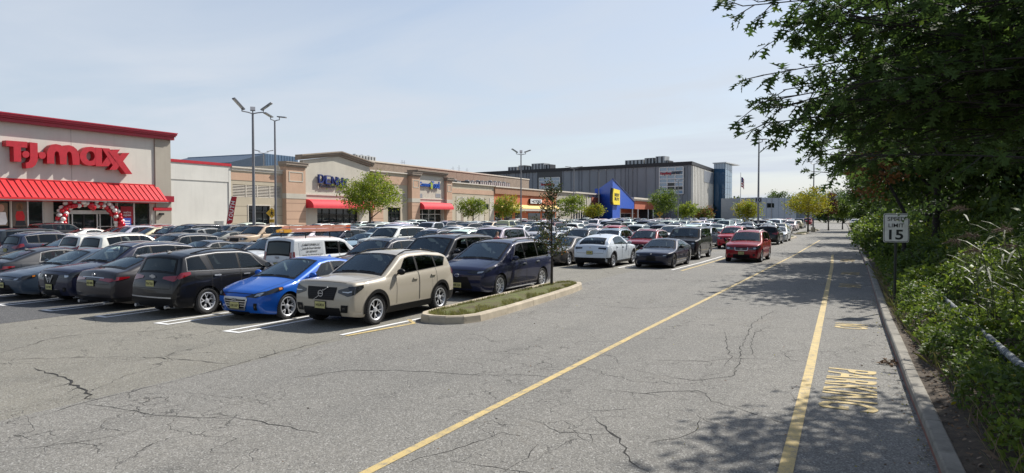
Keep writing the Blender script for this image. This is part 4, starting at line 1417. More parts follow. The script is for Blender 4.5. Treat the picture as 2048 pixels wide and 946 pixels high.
m = MB(); fb(m, T(1306), T(1345), -20, -0.5, 0, z0 + 0.5); m.build('dark_wall', [plain('charcoal_wall', (0.05, 0.05, 0.055), 0.7)], bb)
# yellow tag sign on the blue wall
sgn = fthing('store_sign', 0, 'yellow price tag shaped sign with black BEST BUY lettering on the blue wedge', 'sign')
dd_ = (c2 - p2); L_w = dd_.length; dd_.normalize(); nw = Vector((dd_.y, -dd_.x))
if nw.y > 0: nw = -nw


def W_(px, py, off=0.0):
    k, s_, z = on_line(px, py, p2 + nw * off, c2 + nw * off)
    return s_ * L_w, z


corner = [W_(*p, 0.8) for p in ((1226.5, 377), (1239, 380.5), (1239, 410), (1226.5, 409), (1225, 402), (1225.3, 388))]
fw3 = lambda s_, z, off: (p2.x + dd_.x * s_ + nw.x * off, p2.y + dd_.y * s_ + nw.y * off, z)
m = MB(); m.prism(corner, fw3, 0.75, 0.95); m.build('tag_face', [plain('tag_yellow', (0.80, 0.62, 0.02), 0.5)], sgn)
cc = Vector((sum(c[0] for c in corner) / 6, sum(c[1] for c in corner) / 6))
m = MB(); m.prism([(cc.x + (a - cc.x) * 1.07 - 0.5, cc.y + (b - cc.y) * 1.04) for a, b in corner], fw3, 0.1, 0.745); m.build('tag_body', [M['dark_frame']], sgn)
wdt = corner[1][0] - corner[0][0]; hgt = corner[0][1] - corner[3][1]
for word, fz in (('BEST', 0.63), ('BUY', 0.37)):
    me = text_mesh(word, hgt * 0.19, 0.06, 'letters', 0.03, wdt * 0.74, [M['black_text']])
    z = lerp(corner[3][1], corner[0][1], fz)
    link('letters', me, sgn, fw3(lerp(corner[0][0], corner[1][0], .5), z, 0.99), (R(90), 0, math.atan2(dd_.y, dd_.x)))

# ------------------------------------------------------------------ grey ribbed department building (its own axes)
gc = P(1381, 430, 292.0); gc.z = 0
gl = P(905, 430, 378.0); gl.z = 0
gr = P(1428, 430, 345.0); gr.z = 0
GH = P(1381, 323, 292.0).z
gy = thing('department_store', gc, 'long grey ribbed metal department store with black roof edge', 'building')
ul = (gl - gc); Ll = ul.length; ul.normalize()
ur = (gr - gc); Lr = ur.length; ur.normalize()
nl = Vector((ul.y, -ul.x, 0)); nl = nl if nl.dot(-gc) > 0 else -nl
nr = Vector((ur.y, -ur.x, 0)); nr = nr if nr.dot(-gc) > 0 else -nr
M['rib'] = plain('shaded_ribbed_steel', (0.20, 0.218, 0.245), 0.5, 0.15, 0.12, 0.1)  # left side's steel, darkened to paint in its shade
M['rib_sunlit'] = plain('sunlit_ribbed_steel', (0.60, 0.58, 0.53), 0.5, 0.1, 0.1, 0.1)  # right side's fins, same steel lightened to paint in the sunlight
GW = P(1381, 330, 292.0).z


def gplane(u, n):
    def f(s, z, off=0.0): return (u * s + n * off) + Vector((0, 0, z))
    return f


gL, gR = gplane(ul, nl), gplane(ur, nr)


def gs(px, py, u, n, off=0.0):
    r = ray(px, py); c = Vector((0, 0, CAM_H)) - gc
    k = (n * off - c).dot(n) / r.dot(n)
    p = c + r * k
    return p.dot(u), p.z


m = MB()
bk = (ul * Ll + ur * Lr)
top = GW
m.add([Vector((0, 0, 0)), ul * Ll, bk, ur * Lr] + [v + Vector((0, 0, top)) for v in (Vector((0, 0, 0)), ul * Ll, bk, ur * Lr)], [(4, 5, 6, 7), (0, 1, 5, 4), (3, 7, 6, 2), (1, 2, 6, 5), (0, 4, 7, 3)])
m.m[4] = 1; m.build('wall', [M['rib'], plain('gap_shade_steel', (0.09, 0.095, 0.105), 0.6)], gy)  # wall behind the fins: shade of the gaps painted dark
m = MB()
rib = MB()
s = 1.5
rs = random.Random(3)
while s < Ll - 1:
    w = rs.choice((0.35, 0.5, 0.8)); q0 = [gL(s, 0.2, 0.03), gL(s + w, 0.2, 0.03), gL(s + w, top - .1, 0.03), gL(s, top - .1, 0.03)]; q1 = [gL(s + w * .2, 0.2, 0.4), gL(s + w * .8, 0.2, 0.4), gL(s + w * .8, top - .1, 0.4), gL(s + w * .2, top - .1, 0.4)]
    rib.add(q0 + q1, [(4, 5, 6, 7), (0, 4, 7, 3), (1, 2, 6, 5)], rs.choice((0, 0, 1)))
    s += rs.choice((1.6, 2.2, 3.2, 4.5))
tag(rib.build('wall_ribs', [M['rib'], plain('dark_rib', (0.19, 0.205, 0.225), 0.5)], gy), kind='stuff')
nR = 17
for i in range(nR):
    s0 = lerp(0.4, Lr, i / nR); s1 = s0 + Lr / nR * 0.55
    m = MB(); q0 = [gR(s0, 5.5, 0.02), gR(s1, 5.5, 0.02), gR(s1, top - .4, 0.02), gR(s0, top - .4, 0.02)]; q1 = [gR(s0 + .1, 5.5, 0.9), gR(s1 - .1, 5.5, 0.9), gR(s1 - .1, top - .4, 0.9), gR(s0 + .1, top - .4, 0.9)]
    m.add(q0 + q1, [(4, 5, 6, 7), (0, 4, 7, 3), (1, 2, 6, 5), (0, 1, 5, 4), (3, 7, 6, 2)]); m.build('fin', [M['rib_sunlit']], gy)
(s0, z0), (s1, z1) = gs(1404, 364, ur, nr), gs(1423, 347, ur, nr)
m = MB(); m.add([gR(s0, z0, 1.0), gR(s1, z0, 1.0), gR(s1, z1, 1.0), gR(s0, z1, 1.0), gR(s0, z0, 0), gR(s1, z0, 0), gR(s1, z1, 0), gR(s0, z1, 0)], [(0, 1, 2, 3), (0, 3, 7, 4), (0, 4, 5, 1), (3, 2, 6, 7)]); m.build('fin_frame', [M['rib']], gy)
m = MB()
pad = 0.8
c0 = [-(ul + ur) * 0 + nl * pad + nr * pad, ul * Ll + nl * pad, bk, ur * Lr + nr * pad]
for z0, z1 in ((GW, GH),):
    m.add([v + Vector((0, 0, z0)) for v in c0] + [v + Vector((0, 0, z1)) for v in c0], [(0, 1, 5, 4), (4, 5, 6, 7), (3, 7, 6, 2), (0, 4, 7, 3), (0, 3, 2, 1)])
m.build('roof_edge', [plain('black_metal', (0.022, 0.022, 0.026), 0.5, 0.3)], gy)
# dark glass base below the ribs
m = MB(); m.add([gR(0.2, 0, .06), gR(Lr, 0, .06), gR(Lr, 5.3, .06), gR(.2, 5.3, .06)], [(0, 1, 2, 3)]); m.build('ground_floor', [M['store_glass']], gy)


def curtain(px0, px1, py0, py1, nx, nz, off, name, frame_mat, pane_mat, skip=()):
    (s0, z0), (s1, z1) = gs(px0, py1, ul, nl, off), gs(px1, py0, ul, nl, off)
    (sa, z0b) = gs(px1, py1, ul, nl, off)
    sl, sr = max(s0, s1), min(s0, s1)
    fm = MB()
    for i in range(nx + 1):
        s = lerp(sl, sr, i / nx); fm.add([gL(s - .18, z0, off), gL(s + .18, z0, off), gL(s + .18, z1, off), gL(s - .18, z1, off), gL(s - .18, z0, off + .3), gL(s + .18, z0, off + .3), gL(s + .18, z1, off + .3), gL(s - .18, z1, off + .3)], [(4, 5, 6, 7), (0, 4, 7, 3), (1, 2, 6, 5)])
    for j in range(nz + 1):
        z = lerp(z0, z1, j / nz); fm.add([gL(sl, z - .15, off + .31), gL(sr, z - .15, off + .31), gL(sr, z + .15, off + .31), gL(sl, z + .15, off + .31), gL(sl, z + .15, off), gL(sr, z + .15, off), gL(sl, z - .15, off), gL(sr, z - .15, off)], [(0, 1, 2, 3), (3, 2, 5, 4), (0, 6, 7, 1)])
    fr = fm.build(name, [M[frame_mat]], gy)
    for i in range(nx):
        for j in range(nz):
            a, b = lerp(sl, sr, i / nx), lerp(sl, sr, (i + 1) / nx); c, d = lerp(z0, z1, j / nz), lerp(z0, z1, (j + 1) / nz)
            m = MB(); m.add([gL(a, c, off + .05), gL(b, c, off + .05), gL(b, d, off + .05), gL(a, d, off + .05)], [(0, 1, 2, 3)])
            m.build('pane', [M['store_glass'] if (i, j) in skip else M[pane_mat]], fr)


nb = NT('blue_glass'); nb.color((0.05, 0.13, 0.24)); nb.set(Roughness=0.06); nb.b.inputs['Specular IOR Level'].default_value = 0.9; nb.b.inputs['IOR'].default_value = 1.9; M['blue_glass'] = nb.mat
curtain(1319, 1367, 333.5, 388.5, 3, 7, 0.5, 'curtain_wall', 'alu', 'blue_glass', skip=((1, 1), (2, 1), (1, 2)))
# black panel with small window at the left
(s0, z0), (s1, z1) = gs(1075, 385, ul, nl, .5), gs(1124, 338, ul, nl, .5)
m = MB(); m.add([gL(s0, z0, .5), gL(s1, z0, .5), gL(s1, z1, .5), gL(s0, z1, .5)], [(0, 1, 2, 3)]); m.build('black_panel', [M['hvac_dark']], gy)
curtain(1079, 1120, 354.5, 377, 2, 3, 0.7, 'curtain_wall', 'alu', 'blue_glass')


def gtext(name, word, px0, px1, py, h_px, mat, label, off=1.2):
    (s0, z0), (s1, _) = gs(px0, py, ul, nl, off), gs(px1, py, ul, nl, off)
    _, zt = gs(px0, py - h_px, ul, nl, off)
    me = text_mesh(word, zt - z0, 0.3, 'letters', 0.02, abs(s0 - s1), [M[mat]])
    p = gc + gL((s0 + s1) / 2, z0, off)
    return tag(link(name, me, None, p, (R(90), 0, math.atan2(-ul.y, -ul.x))), label, 'sign')


gtext('store_sign', 'buybuy', 1321, 1343, 347.5, 5.5, 'red', 'dark red lower case letters left half of the sign on the blue glass wall')
gtext('store_sign', 'BABY', 1344, 1363, 345.5, 5.5, 'navy_text', 'dark navy capital letters right half of the sign on the blue glass wall')
gtext('store_sign', 'buybuy', 1082, 1104, 369.5, 5, 'red', 'dark red letters on the small blue window in the black panel')
# rooftop units
for a, b, y0, lab, dk in ((1250, 1287, 319, 'row of louvred rooftop units on the grey department store', 0), (1289, 1309, 315, 'dark rooftop unit in the middle of the grey store roof', 1), (1311, 1329, 311.5, 'tall white rooftop box near the corner of the grey store', 0), (1329, 1337, 320, 'low dark rooftop unit right of the tall white box', 1),
                           (1037, 1050, 330, 'dark rooftop unit at the far left roof of the grey store', 1), (1050, 1062, 332, 'small dark rooftop unit left of the pale box', 1), (1063, 1088, 326, 'pale rooftop box above the black panel', 0), (1088, 1100, 328, 'dark framed rooftop unit right of the pale box', 1), (1016, 1034, 333, 'low pale rooftop unit at the left end of the grey store', 0)):
    s0, _ = gs(a, 330, ul, nl, -6); s1, _ = gs(b, 330, ul, nl, -6)
    _, zt = gs((a + b) / 2, y0, ul, nl, -6)
    o = thing('rooftop_unit', gc, lab, 'rooftop unit')
    m = MB(); c_ = [gL(s0, GH - .2, -6), gL(s1, GH - .2, -6), gL(s1, GH - .2, -11), gL(s0, GH - .2, -11)]
    t_ = [v + Vector((0, 0, zt - GH)) for v in c_]
    m.add(c_ + t_, [(4, 5, 6, 7), (0, 1, 5, 4), (1, 2, 6, 5), (3, 0, 4, 7), (2, 3, 7, 6)]); m.build('casing', [M['hvac_dark'] if dk else M['hvac']], o)
    m = MB(); kk = max(2, int(abs(s1 - s0) / 1.6))
    for i in range(kk):
        x0, x1 = lerp(s0, s1, (i + .25) / kk), lerp(s0, s1, (i + .6) / kk)
        m.add([gL(x0, GH + .2, -5.9), gL(x1, GH + .2, -5.9), gL(x1, zt - .4, -5.9), gL(x0, zt - .4, -5.9)], [(0, 1, 2, 3)])
    m.build('grille', [M['hvac'] if dk else M['hvac_dark']], o)
# glass stair tower with flat canopy roof
gt = thing('glass_tower', P(1443, 430, 335).xy.to_3d(), 'blue glass stair tower with a flat projecting white roof', 'building')
tp = Vector((gt.location.x, gt.location.y, 0))
a3, b3, c3 = [Vector((P(x, 430, d).x, P(x, 430, d).y, 0)) - tp for x, d in ((1427, 338), (1449, 333), (1463, 345))]
TH = P(1440, 327, 335).z
d3 = a3 + c3 - b3
m = MB(); m.add([a3, b3, c3, d3] + [v + Vector((0, 0, TH)) for v in (a3, b3, c3, d3)], [(0, 1, 5, 4), (1, 2, 6, 5), (2, 3, 7, 6), (3, 0, 4, 7)]); m.build('core', [M['blue_glass']], gt)
nA = Vector(((b3 - a3).y, -(b3 - a3).x, 0)).normalized(); nA = nA if nA.dot(-tp) > 0 else -nA
nB = Vector(((c3 - b3).y, -(c3 - b3).x, 0)).normalized(); nB = nB if nB.dot(-tp) > 0 else -nB
lt_glass = NT('pale_glass'); lt_glass.color((0.17, 0.27, 0.36)); lt_glass.set(Roughness=0.12); lt_glass.b.inputs['IOR'].default_value = 1.7
for (u0, u1, nn, cols, mt) in ((a3, b3, nA, 4, M['blue_glass']), (b3, c3, nB, 3, lt_glass.mat)):
    for i in range(cols):
        for j in range(9):
            p0, p1 = u0.lerp(u1, (i + .04) / cols), u0.lerp(u1, (i + .96) / cols); z0, z1 = lerp(0.3, TH, (j + .03) / 9), lerp(0.3, TH, (j + .97) / 9)
            m = MB(); m.add([p0 + nn * .15 + Vector((0, 0, z0)), p1 + nn * .15 + Vector((0, 0, z0)), p1 + nn * .15 + Vector((0, 0, z1)), p0 + nn * .15 + Vector((0, 0, z1))], [(0, 1, 2, 3)])
            m.build('pane', [mt], gt)
m = MB()
rr_ = [a3 + nA * 1.2, b3 + nA * 1.2 + nB * 1.2, c3 + (c3 - b3) * 0.55 + nB * 2.0, c3 + (c3 - b3) * 0.55 - nB * 5, d3]
m.add([v + Vector((0, 0, TH + .02)) for v in rr_] + [v + Vector((0, 0, TH + 0.5)) for v in rr_], [(0, 1, 2, 3, 4)[::-1], (5, 6, 7, 8, 9)] + [(i, (i + 1) % 5, 5 + (i + 1) % 5, 5 + i) for i in range(5)])
m.build('roof', [M['alu']], gt)
# low wing beyond
for (x0, x1, y0, d, lab, wins) in ((1508, 1592, 395, 300, 'long pale blue office block seen between the far trees', ((1533, 1547, 406, 415),)), (1672, 1700, 392, 330, 'pale office block glimpsed between dark trees at right', ((1680, 1690, 400, 410),))):
    a, b = P(x0, 430, d), P(x1, 430, d + 12); zt = P(x0, y0, d).z
    o = thing('office_block', (a.x, a.y, 0), lab, 'building')
    v = Vector((b.x - a.x, b.y - a.y, 0)); nn = Vector((v.y, -v.x, 0)).normalized(); nn = nn if nn.dot(-a) > 0 else -nn
    m = MB(); m.add([Vector(), v, v - nn * 20, -nn * 20] + [w + Vector((0, 0, zt)) for w in (Vector(), v, v - nn * 20, -nn * 20)], [(4, 5, 6, 7), (0, 1, 5, 4), (1, 2, 6, 5), (3, 0, 4, 7)]); m.build('wall', [plain('pale_blue_panel', (0.30, 0.34, 0.40), 0.5)], o)
    for wx0, wx1, wy0, wy1 in wins:
        f0, f1 = (wx0 - x0) / (x1 - x0), (wx1 - x0) / (x1 - x0); z1, z0 = P(wx0, wy0, d).z, P(wx0, wy1, d).z
        m = MB(); m.add([v * f0 + nn * .1 + Vector((0, 0, z0)), v * f1 + nn * .1 + Vector((0, 0, z0)), v * f1 + nn * .1 + Vector((0, 0, z1)), v * f0 + nn * .1 + Vector((0, 0, z1))], [(0, 1, 2, 3)]); m.build('window', [M['store_glass']], o)
    m = MB()
    for i in range(7):
        m.add([v * (i / 7) + nn * .06, v * (i / 7 + .004) + nn * .06, v * (i / 7 + .004) + nn * .06 + Vector((0, 0, zt)), v * (i / 7) + nn * .06 + Vector((0, 0, zt))], [(0, 1, 2, 3)])
    m.build('panel_joint', [M['blue_clad']], o)


# ------------------------------------------------------------------ lamp posts, flag, signs on posts
def lamp_post(px, py_top, d, heads, label, py_base=None, rad=0.11, plate=None):
    p = P(px, py_top, d)
    o = thing('lamp_post', (p.x, p.y, 0), label, 'lamp post', 0, 'lamp posts of the car park')
    m = MB(); m.tube([(0, 0, 0), (0, 0, 0.75)], 0.3, 14); m.build('concrete_base', [M['kerb']], o, sharp=40)
    m = MB(); m.tube([(0, 0, 0.7), (0, 0, p.z * .5), (0, 0, p.z)], [rad, rad * .8, rad * .6], 10); m.build('pole', [M['pole']], o, sharp=50)
    toward = Vector((-p.x, -p.y, 0)).normalized(); side = Vector((toward.y, -toward.x, 0))
    for sx, fy, tilt, ln in heads:
        m = MB(); e = (-side * sx + toward * fy)
        m.tube([(0, 0, p.z - 0.05), (e.x * .5, e.y * .5, p.z + 0.02), (e.x, e.y, p.z + 0.05), (e.x, e.y, p.z + 0.25)], 0.045, 6); m.build('arm', [M['pole']], o)
        dr = e.normalized() if e.length > 0.05 else side
        up = (Vector((0, 0, 1)) * math.cos(tilt) - dr * math.sin(tilt)); ax = (dr * math.cos(tilt) + Vector((0, 0, 1)) * math.sin(tilt)); ay = up.cross(ax)
        c = Vector((e.x, e.y, p.z + 0.32)) + ax * ln * 0.3
        mt = Matrix((ax, ay, up)).transposed().to_4x4(); mt.translation = c
        m = MB(); m.obox(mt, ln, 0.36, 0.09)
        hd = m.build('lamp_head', [M['pole']], o)
        m = MB(); mt2 = mt.copy(); mt2.translation = c - up * 0.05; m.obox(mt2, ln * .85, 0.30, 0.012); m.build('lens', [M['lens']], hd)
    return o


T3 = [(1.0, 0.2, 0.55, 0.85), (-0.9, 0.5, 0.5, 0.9), (0.1, -0.8, 0.5, 0.8)]
lamp_post(505.5, 226, 50.7, [(-0.75, 0.4, 0.75, 1.1), (0.75, 0.3, 0.6, 0.95), (0.0, -0.6, 0.45, 0.8)], 'tallest lamp post with three tilted heads in front of the beige section', rad=0.13)
lamp_post(549.5, 241, 62, [(-0.35, 0.3, 0.35, 0.9), (0.4, 0.2, -0.1, 0.8)], 'second tall lamp post with two heads behind the tallest one', rad=0.12)
lamp_post(527, 306, 125, [(-0.8, .2, 0.2, 1.2), (0.8, .2, 0.2, 1.2)], 'lamp post seen far behind the beige parapet', rad=0.14)
lamp_post(1042, 309, 88, [(-0.6, 0.3, 0.5, 0.9), (0.6, 0.2, 0.3, 0.9), (0.0, -.6, .5, .8)], 'lamp post with three heads in front of the terracotta store', rad=0.12)
lamp_post(1148, 337, 150, [(-0.9, .2, 0.1, 1.3), (0.9, .2, 0.1, 1.3)], 'thin lamp post in front of the long grey store wall', rad=0.15)
lamp_post(1197.5, 343, 140, [(-0.5, .2, 0.0, 1.1), (0.6, .2, 0.0, 1.1)], 'lamp post just left of the blue wedge', rad=0.14)
lamp_post(1356.5, 361, 170, [(-0.7, .2, 0.0, 1.2), (0.7, .2, 0.0, 1.2)], 'slender lamp post in front of the blue glass curtain wall', rad=0.13)
lp10 = lamp_post(1518, 285, 76.6, [(-0.35, 0.25, 0.0, 0.6), (0.35, 0.1, 0.0, 0.6), (0.0, .35, 0, .5)], 'dark lamp post carrying the number 10 plate', rad=0.13)
lamp_post(1628, 328, 100, [(-0.4, .2, 0.0, 0.7), (0.4, .2, 0.0, 0.7)], 'thin lamp post behind the yellow tree near the dark branches', rad=0.12)
lamp_post(1543, 396, 180, [(0.5, .2, 0.0, 1.0)], 'short slim pole in front of the pale office block', rad=0.12)
pn = tag(MB().build('row_plate', [], None), 'grey number plate reading 10 fixed to the dark lamp post', 'sign')
bpy.data.objects.remove(pn)
c10 = P(1517, 400, 76.4)
rz10 = math.atan2(c10.x, c10.y) * -1
pn = thing('row_sign', c10, 'pale number plate reading 10 fixed to the dark lamp post', 'sign', rz10)
m = MB(); m.box(-0.36, 0.36, -0.16, -0.12, -0.3, 0.3); m.build('plate', [plain('plate_grey', (0.28, 0.30, 0.34), 0.5)], pn)
link('number', text_mesh('10', 0.40, 0.01, 'number', 0.035, 0.58, [M['black_text']]), pn, (0, -0.17, 0), (R(90), 0, 0))

fp = P(1481.5, 345, 230)
fl = thing('flag_pole', (fp.x, fp.y, 0), 'tall thin flagpole flying a limp striped flag beyond the glass tower', 'flagpole')
m = MB(); m.tube([(0, 0, 0), (0, 0, fp.z)], [0.16, 0.08], 8); m.build('pole', [M['alu']], fl)
side = Vector((_CY, _SY, 0))
m = MB()
fz1 = P(1481.5, 354, 230).z; fz0 = P(1481.5, 374, 230).z
sag = lambda a, b: (side * (0.2 + a * 1.0) + Vector((0, 0, lerp(fz0, fz1, b) - a * a * 0.9)) + Vector((-side.y, side.x, 0)) * 0.18 * math.sin(a * 9))
for j in range(7):
    m.grid(lambda a, b: sag(a, lerp(j / 7, (j + 1) / 7, b)), 8, 1, j % 2)
m.grid(lambda a, b: sag(a * .5, lerp(.5, 1.0, b)) + Vector((0, 0, 0)) - Vector((-side.y, side.x, 0)) * 0.05, 5, 3, 2)
m.build('flag', [M['red'], M['white'], M['blue_letter']], fl)
M['sign_yellow'] = plain('warning_yellow', (0.62, 0.36, 0.02), 0.5)
for px, py, d, s_, lab in ((543.5, 426, 70, 0.56, 'yellow diamond pedestrian warning sign in front of the beige section'), (1319.5, 427.5, 190, 0.95, 'far yellow diamond warning sign right of the blue wedge')):
    p = P(px, py, d); rz = -math.atan2(p.x, p.y)
    o = thing('warning_sign', (p.x, p.y, 0), lab, 'sign', rz)
    m = MB(); m.tube([(0, 0, 0), (0, 0, p.z + s_ * .9)], 0.04, 6); m.build('post', [M['steel']], o)
    m = MB(); m.prism([(-s_, p.z), (0, p.z - s_), (s_, p.z), (0, p.z + s_)], lambda a, b, q: (a, -q, b), 0.05, 0.07); m.build('plate', [M['sign_yellow']], o)
    m = MB()
    k = s_ / 0.75
    for poly in ([(-.06, .18), (.06, .18), (.08, -.1), (.22, -.38), (.12, -.4), (0, -.16), (-.14, -.4), (-.24, -.36), (-.08, -.1)], [(-.06, .16), (-.24, -.02), (-.18, -.08), (-.04, .04)], [(.06, .16), (.24, .0), (.2, -.07), (.05, .03)]):
        m.prism([(a * k, p.z + b * k) for a, b in poly], lambda a, b, q: (a, -q, b), 0.071, 0.078)
    m.prism([(a, p.z + 0.3 * k + b) for a, b in ell(0, 0, .09 * k, .1 * k, 10)], lambda a, b, q: (a, -q, b), 0.071, 0.078)
    m.build('walking_figure', [M['black_text']], o)
    m = MB(); m.box(-s_ * .42, s_ * .42, -.07, -.05, p.z - s_ * 1.75, p.z - s_ * 1.15); m.build('lower_plate', [M['sign_yellow']], o)
    m = MB(); m.box(-s_ * .3, s_ * .2, -.076, -.071, p.z - s_ * 1.5, p.z - s_ * 1.38); m.prism([(-s_ * .3, p.z - s_ * 1.62), (-s_ * .38, p.z - s_ * 1.44), (-s_ * .3, p.z - s_ * 1.26)], lambda a, b, q: (a, -q, b), .0765, .079); m.build('arrow', [M['black_text']], o)

# feather banner
p = P(453, 452, 80); rz = -math.atan2(p.x, p.y)
fbn = thing('feather_banner', (p.x, p.y, 0), 'red feather banner with white letters in front of the white wall', 'banner', rz)
zt, zb_ = P(465, 393, 80).z, P(455, 448, 80).z
x_top = (465 - 453) / 1360 * 80
m = MB(); m.tube([(0, 0, 0), (0, 0, zb_), (x_top * .3, 0, lerp(zb_, zt, .5)), (x_top * .85, 0, zt), (x_top + 0.3, 0, zt)], 0.03, 6); m.build('pole', [M['steel']], fbn)
m = MB(); m.grid(lambda a, b: (lerp(0.02, x_top * .8, b ** 1.1) + a * (0.62 if b > .06 else .45), -0.02 - .06 * math.sin(a * 3 + b * 5), lerp(zb_, zt, b) + (0.25 if b == 1 and a < .5 else 0) * 0), 4, 16)
m.build('cloth', [M['red']], fbn)
for i, ch in enumerate('YOUTH'):
    b = 0.17 + i * 0.15
    link('lettering', text_mesh(ch, 0.42, 0.01, 'lettering', 0.03, 0.4, [M['white']]), fbn, (lerp(0.02, x_top * .8, b ** 1.1) + 0.31, -0.13, lerp(zb_, zt, b)), (R(90), R(-80), 0))
# ================================================================== VEHICLES
# local frame: nose towards -y, x sideways, z up, origin on the ground under the middle of the car
class Car:
    def __init__(s, **k):
        s.bow, s.bowr, s.taper, s.taperr = 0.13, 0.10, 0.15, 0.10
        s.roofk = 0.74
        s.crownv = 0.055
        s.prof_side = [(0, .91), (.07, .955), (.2, .985), (.42, .992), (.62, 1.0), (.8, .994), (.9, .978), (1.0, .935)]
        s.rakeF = [(0.2, .12), (.34, .03), (.5, 0), (.72, .01), (.95, .07), (1.1, .10)]
        s.rakeR = [(0.2, .14), (.36, .03), (.5, 0), (.75, .02), (1.0, .08), (1.3, .10)]
        s.arch, s.flare = 0.055, 0.018
        s.low = 0.0
        for a, b in k.items(): setattr(s, a, b)
        s.hw = s.W / 2
        s.wu = (s.fo, s.fo + s.wb)
        N = 500
        us = [s.L * i / N for i in range(N + 1)]
        raw = [interp(s.prof, u) for u in us]
        sg = max(1.0, 0.035 / (s.L / N))
        ker = [math.exp(-0.5 * (j / sg) ** 2) for j in range(-16, 17)]
        ks = sum(ker)
        s.zt = []
        for i in range(N + 1):
            a = 0
            for j, w in zip(range(-16, 17), ker):
                q = i + j
                v = raw[0] * 2 - raw[min(N, -q)] if q < 0 else (raw[N] * 2 - raw[max(0, 2 * N - q)] if q > N else raw[q])
                a += v * w
            s.zt.append(a / ks)
        s.N = N
        s.H_edge = max(s.zt) - s.crownv

    def Z(s, u):
        x = max(0, min(s.L, u)) / s.L * s.N
        i = min(s.N - 1, int(x))
        return lerp(s.zt[i], s.zt[i + 1], x - i)

    def crown(s, u):
        return s.crownv * min(1, 0.45 + u / 0.8, 0.55 + (s.L - u) / 0.5)

    def ze(s, u): return s.Z(u) - s.crown(u)

    def belt(s, u): return lerp(s.bz[0], s.bz[1], max(0, min(1, (u - s.ws[0]) / (s.L - s.ws[0]))))

    def zl(s, u):
        z = s.gc
        if u < 0.5: z += 0.05 * (1 - u / .5) ** 2
        if u > s.L - 0.6: z += 0.11 * (1 - (s.L - u) / .6) ** 1.5
        ra = s.R + s.arch
        for w in s.wu:
            if abs(u - w) < ra:
                z = max(z, s.R * 0.98 + math.sqrt(ra * ra - (u - w) ** 2))
        return z

    def plan(s, u):
        k = 1.0
        if u < 1.0: k -= s.taper * (1 - u / 1.0) ** 2.4
        if u < 0.09: k -= 0.05 * (1 - u / .09) ** 2
        v = s.L - u
        if v < 0.8: k -= s.taperr * (1 - v / .8) ** 2.4
        if v < 0.08: k -= 0.05 * (1 - v / .08) ** 2
        return k * s.hw

    def X(s, u, z):
        zb = s.belt(u); hw = s.plan(u)
        if z <= zb:
            x = hw * interp(s.prof_side, (z - s.gc) / max(.1, zb - s.gc))
        else:
            g = min(1.2, (z - zb) / max(.1, s.H_edge - zb))
            x = hw * (0.935 + (s.roofk - 0.935) * g ** 1.12)
        for w in s.wu:
            x += s.flare * math.exp(-((u - w) / (s.R * 1.35)) ** 2) * max(0, 1 - abs(z - s.R * 1.9) / 0.42)
        e = s.ze(u)
        r = 0.075
        if z > e - r:
            q = min(1, (z - (e - r)) / r)
            x -= 0.05 * (1 - math.sqrt(max(0, 1 - q * q)))
        return x

    def D(s, x, u, z):
        w = max(0, 1 - u / 0.95) ** 1.6
        if w: u = u + w * (s.bow * (x / s.hw) ** 2 + interp(s.rakeF, z))
        v = s.L - u
        w = max(0, 1 - v / 0.75) ** 1.6
        if w: u = u - w * (s.bowr * (x / s.hw) ** 2 + interp(s.rakeR, z))
        return Vector((x, u - s.L / 2, z))

    # surfaces ---------------------------------------------------------
    def side(s, u, z, sg=1):
        z = min(z, s.ze(u) - 0.002)
        return s.D(sg * s.X(u, z), u, z)

    def top(s, u, f):
        xe = s.X(u, s.ze(u)); x = xe * f
        return s.D(x, u, s.ze(u) + s.crown(u) * (1 - f * f))

    def u_front(s, z):
        a, b = 0.0, s.ws[1]
        for _ in range(22):
            m = (a + b) / 2
            if s.Z(m) < z: a = m
            else: b = m
        return a

    def u_rear(s, z):
        a, b = s.rear0, s.L
        for _ in range(22):
            m = (a + b) / 2
            if s.Z(m) > z: a = m
            else: b = m
        return a

    def front(s, z, f):
        zc = s.ze(0)
        if z <= zc: return s.D(s.X(0, z) * f, 0, z)
        return s.top(s.u_front(z), f)

    def rear(s, z, f):
        zc = s.ze(s.L)
        if z <= zc: return s.D(s.X(s.L, z) * f, s.L, z)
        return s.top(s.u_rear(z), f)

    # patches ----------------------------------------------------------
    @staticmethod
    def patch(m, fn, na, nb, eps, mat=0, out=None):
        """sheet that lies eps outside a surface fn(a, b)"""
        def q(a, b):
            p = fn(a, b); h = 1e-3
            pa = fn(a + h, b) - fn(a - h, b); pb = fn(a, b + h) - fn(a, b - h)
            n = pa.cross(pb)
            n = n.normalized() if n.length > 1e-12 else Vector((0, 0, 1))
            c = Vector((0, 0, .55))
            if n.dot(Vector((p.x, p.y * .4, p.z - .55))) < 0: n = -n
            return p + n * eps
        # wind the faces so that they look outwards
        p0, h = fn(.5, .5), 1e-3
        n0 = (fn(.5 + h, .5) - fn(.5 - h, .5)).cross(fn(.5, .5 + h) - fn(.5, .5 - h))
        out = n0.dot(Vector((p0.x, p0.y * .4, p0.z - .55))) > 0
        k0 = len(m.f)
        m.grid(q, na, nb, mat)
        if not out:
            for i in range(k0, len(m.f)): m.f[i] = m.f[i][::-1]

    @staticmethod
    def frame(m, fn, da, db, na, nb, eps, mat=0):
        """band round the edge of a sheet"""
        for b0, b1 in ((-db, db), (1 - db, 1 + db)):
            Car.patch(m, lambda a, b: fn(lerp(-da, 1 + da, a), lerp(b0, b1, b)), na, 1, eps, mat)
        for a0, a1 in ((-da, da), (1 - da, 1 + da)):
            Car.patch(m, lambda a, b: fn(lerp(a0, a1, a), lerp(-db, 1 + db, b)), 1, nb, eps, mat)

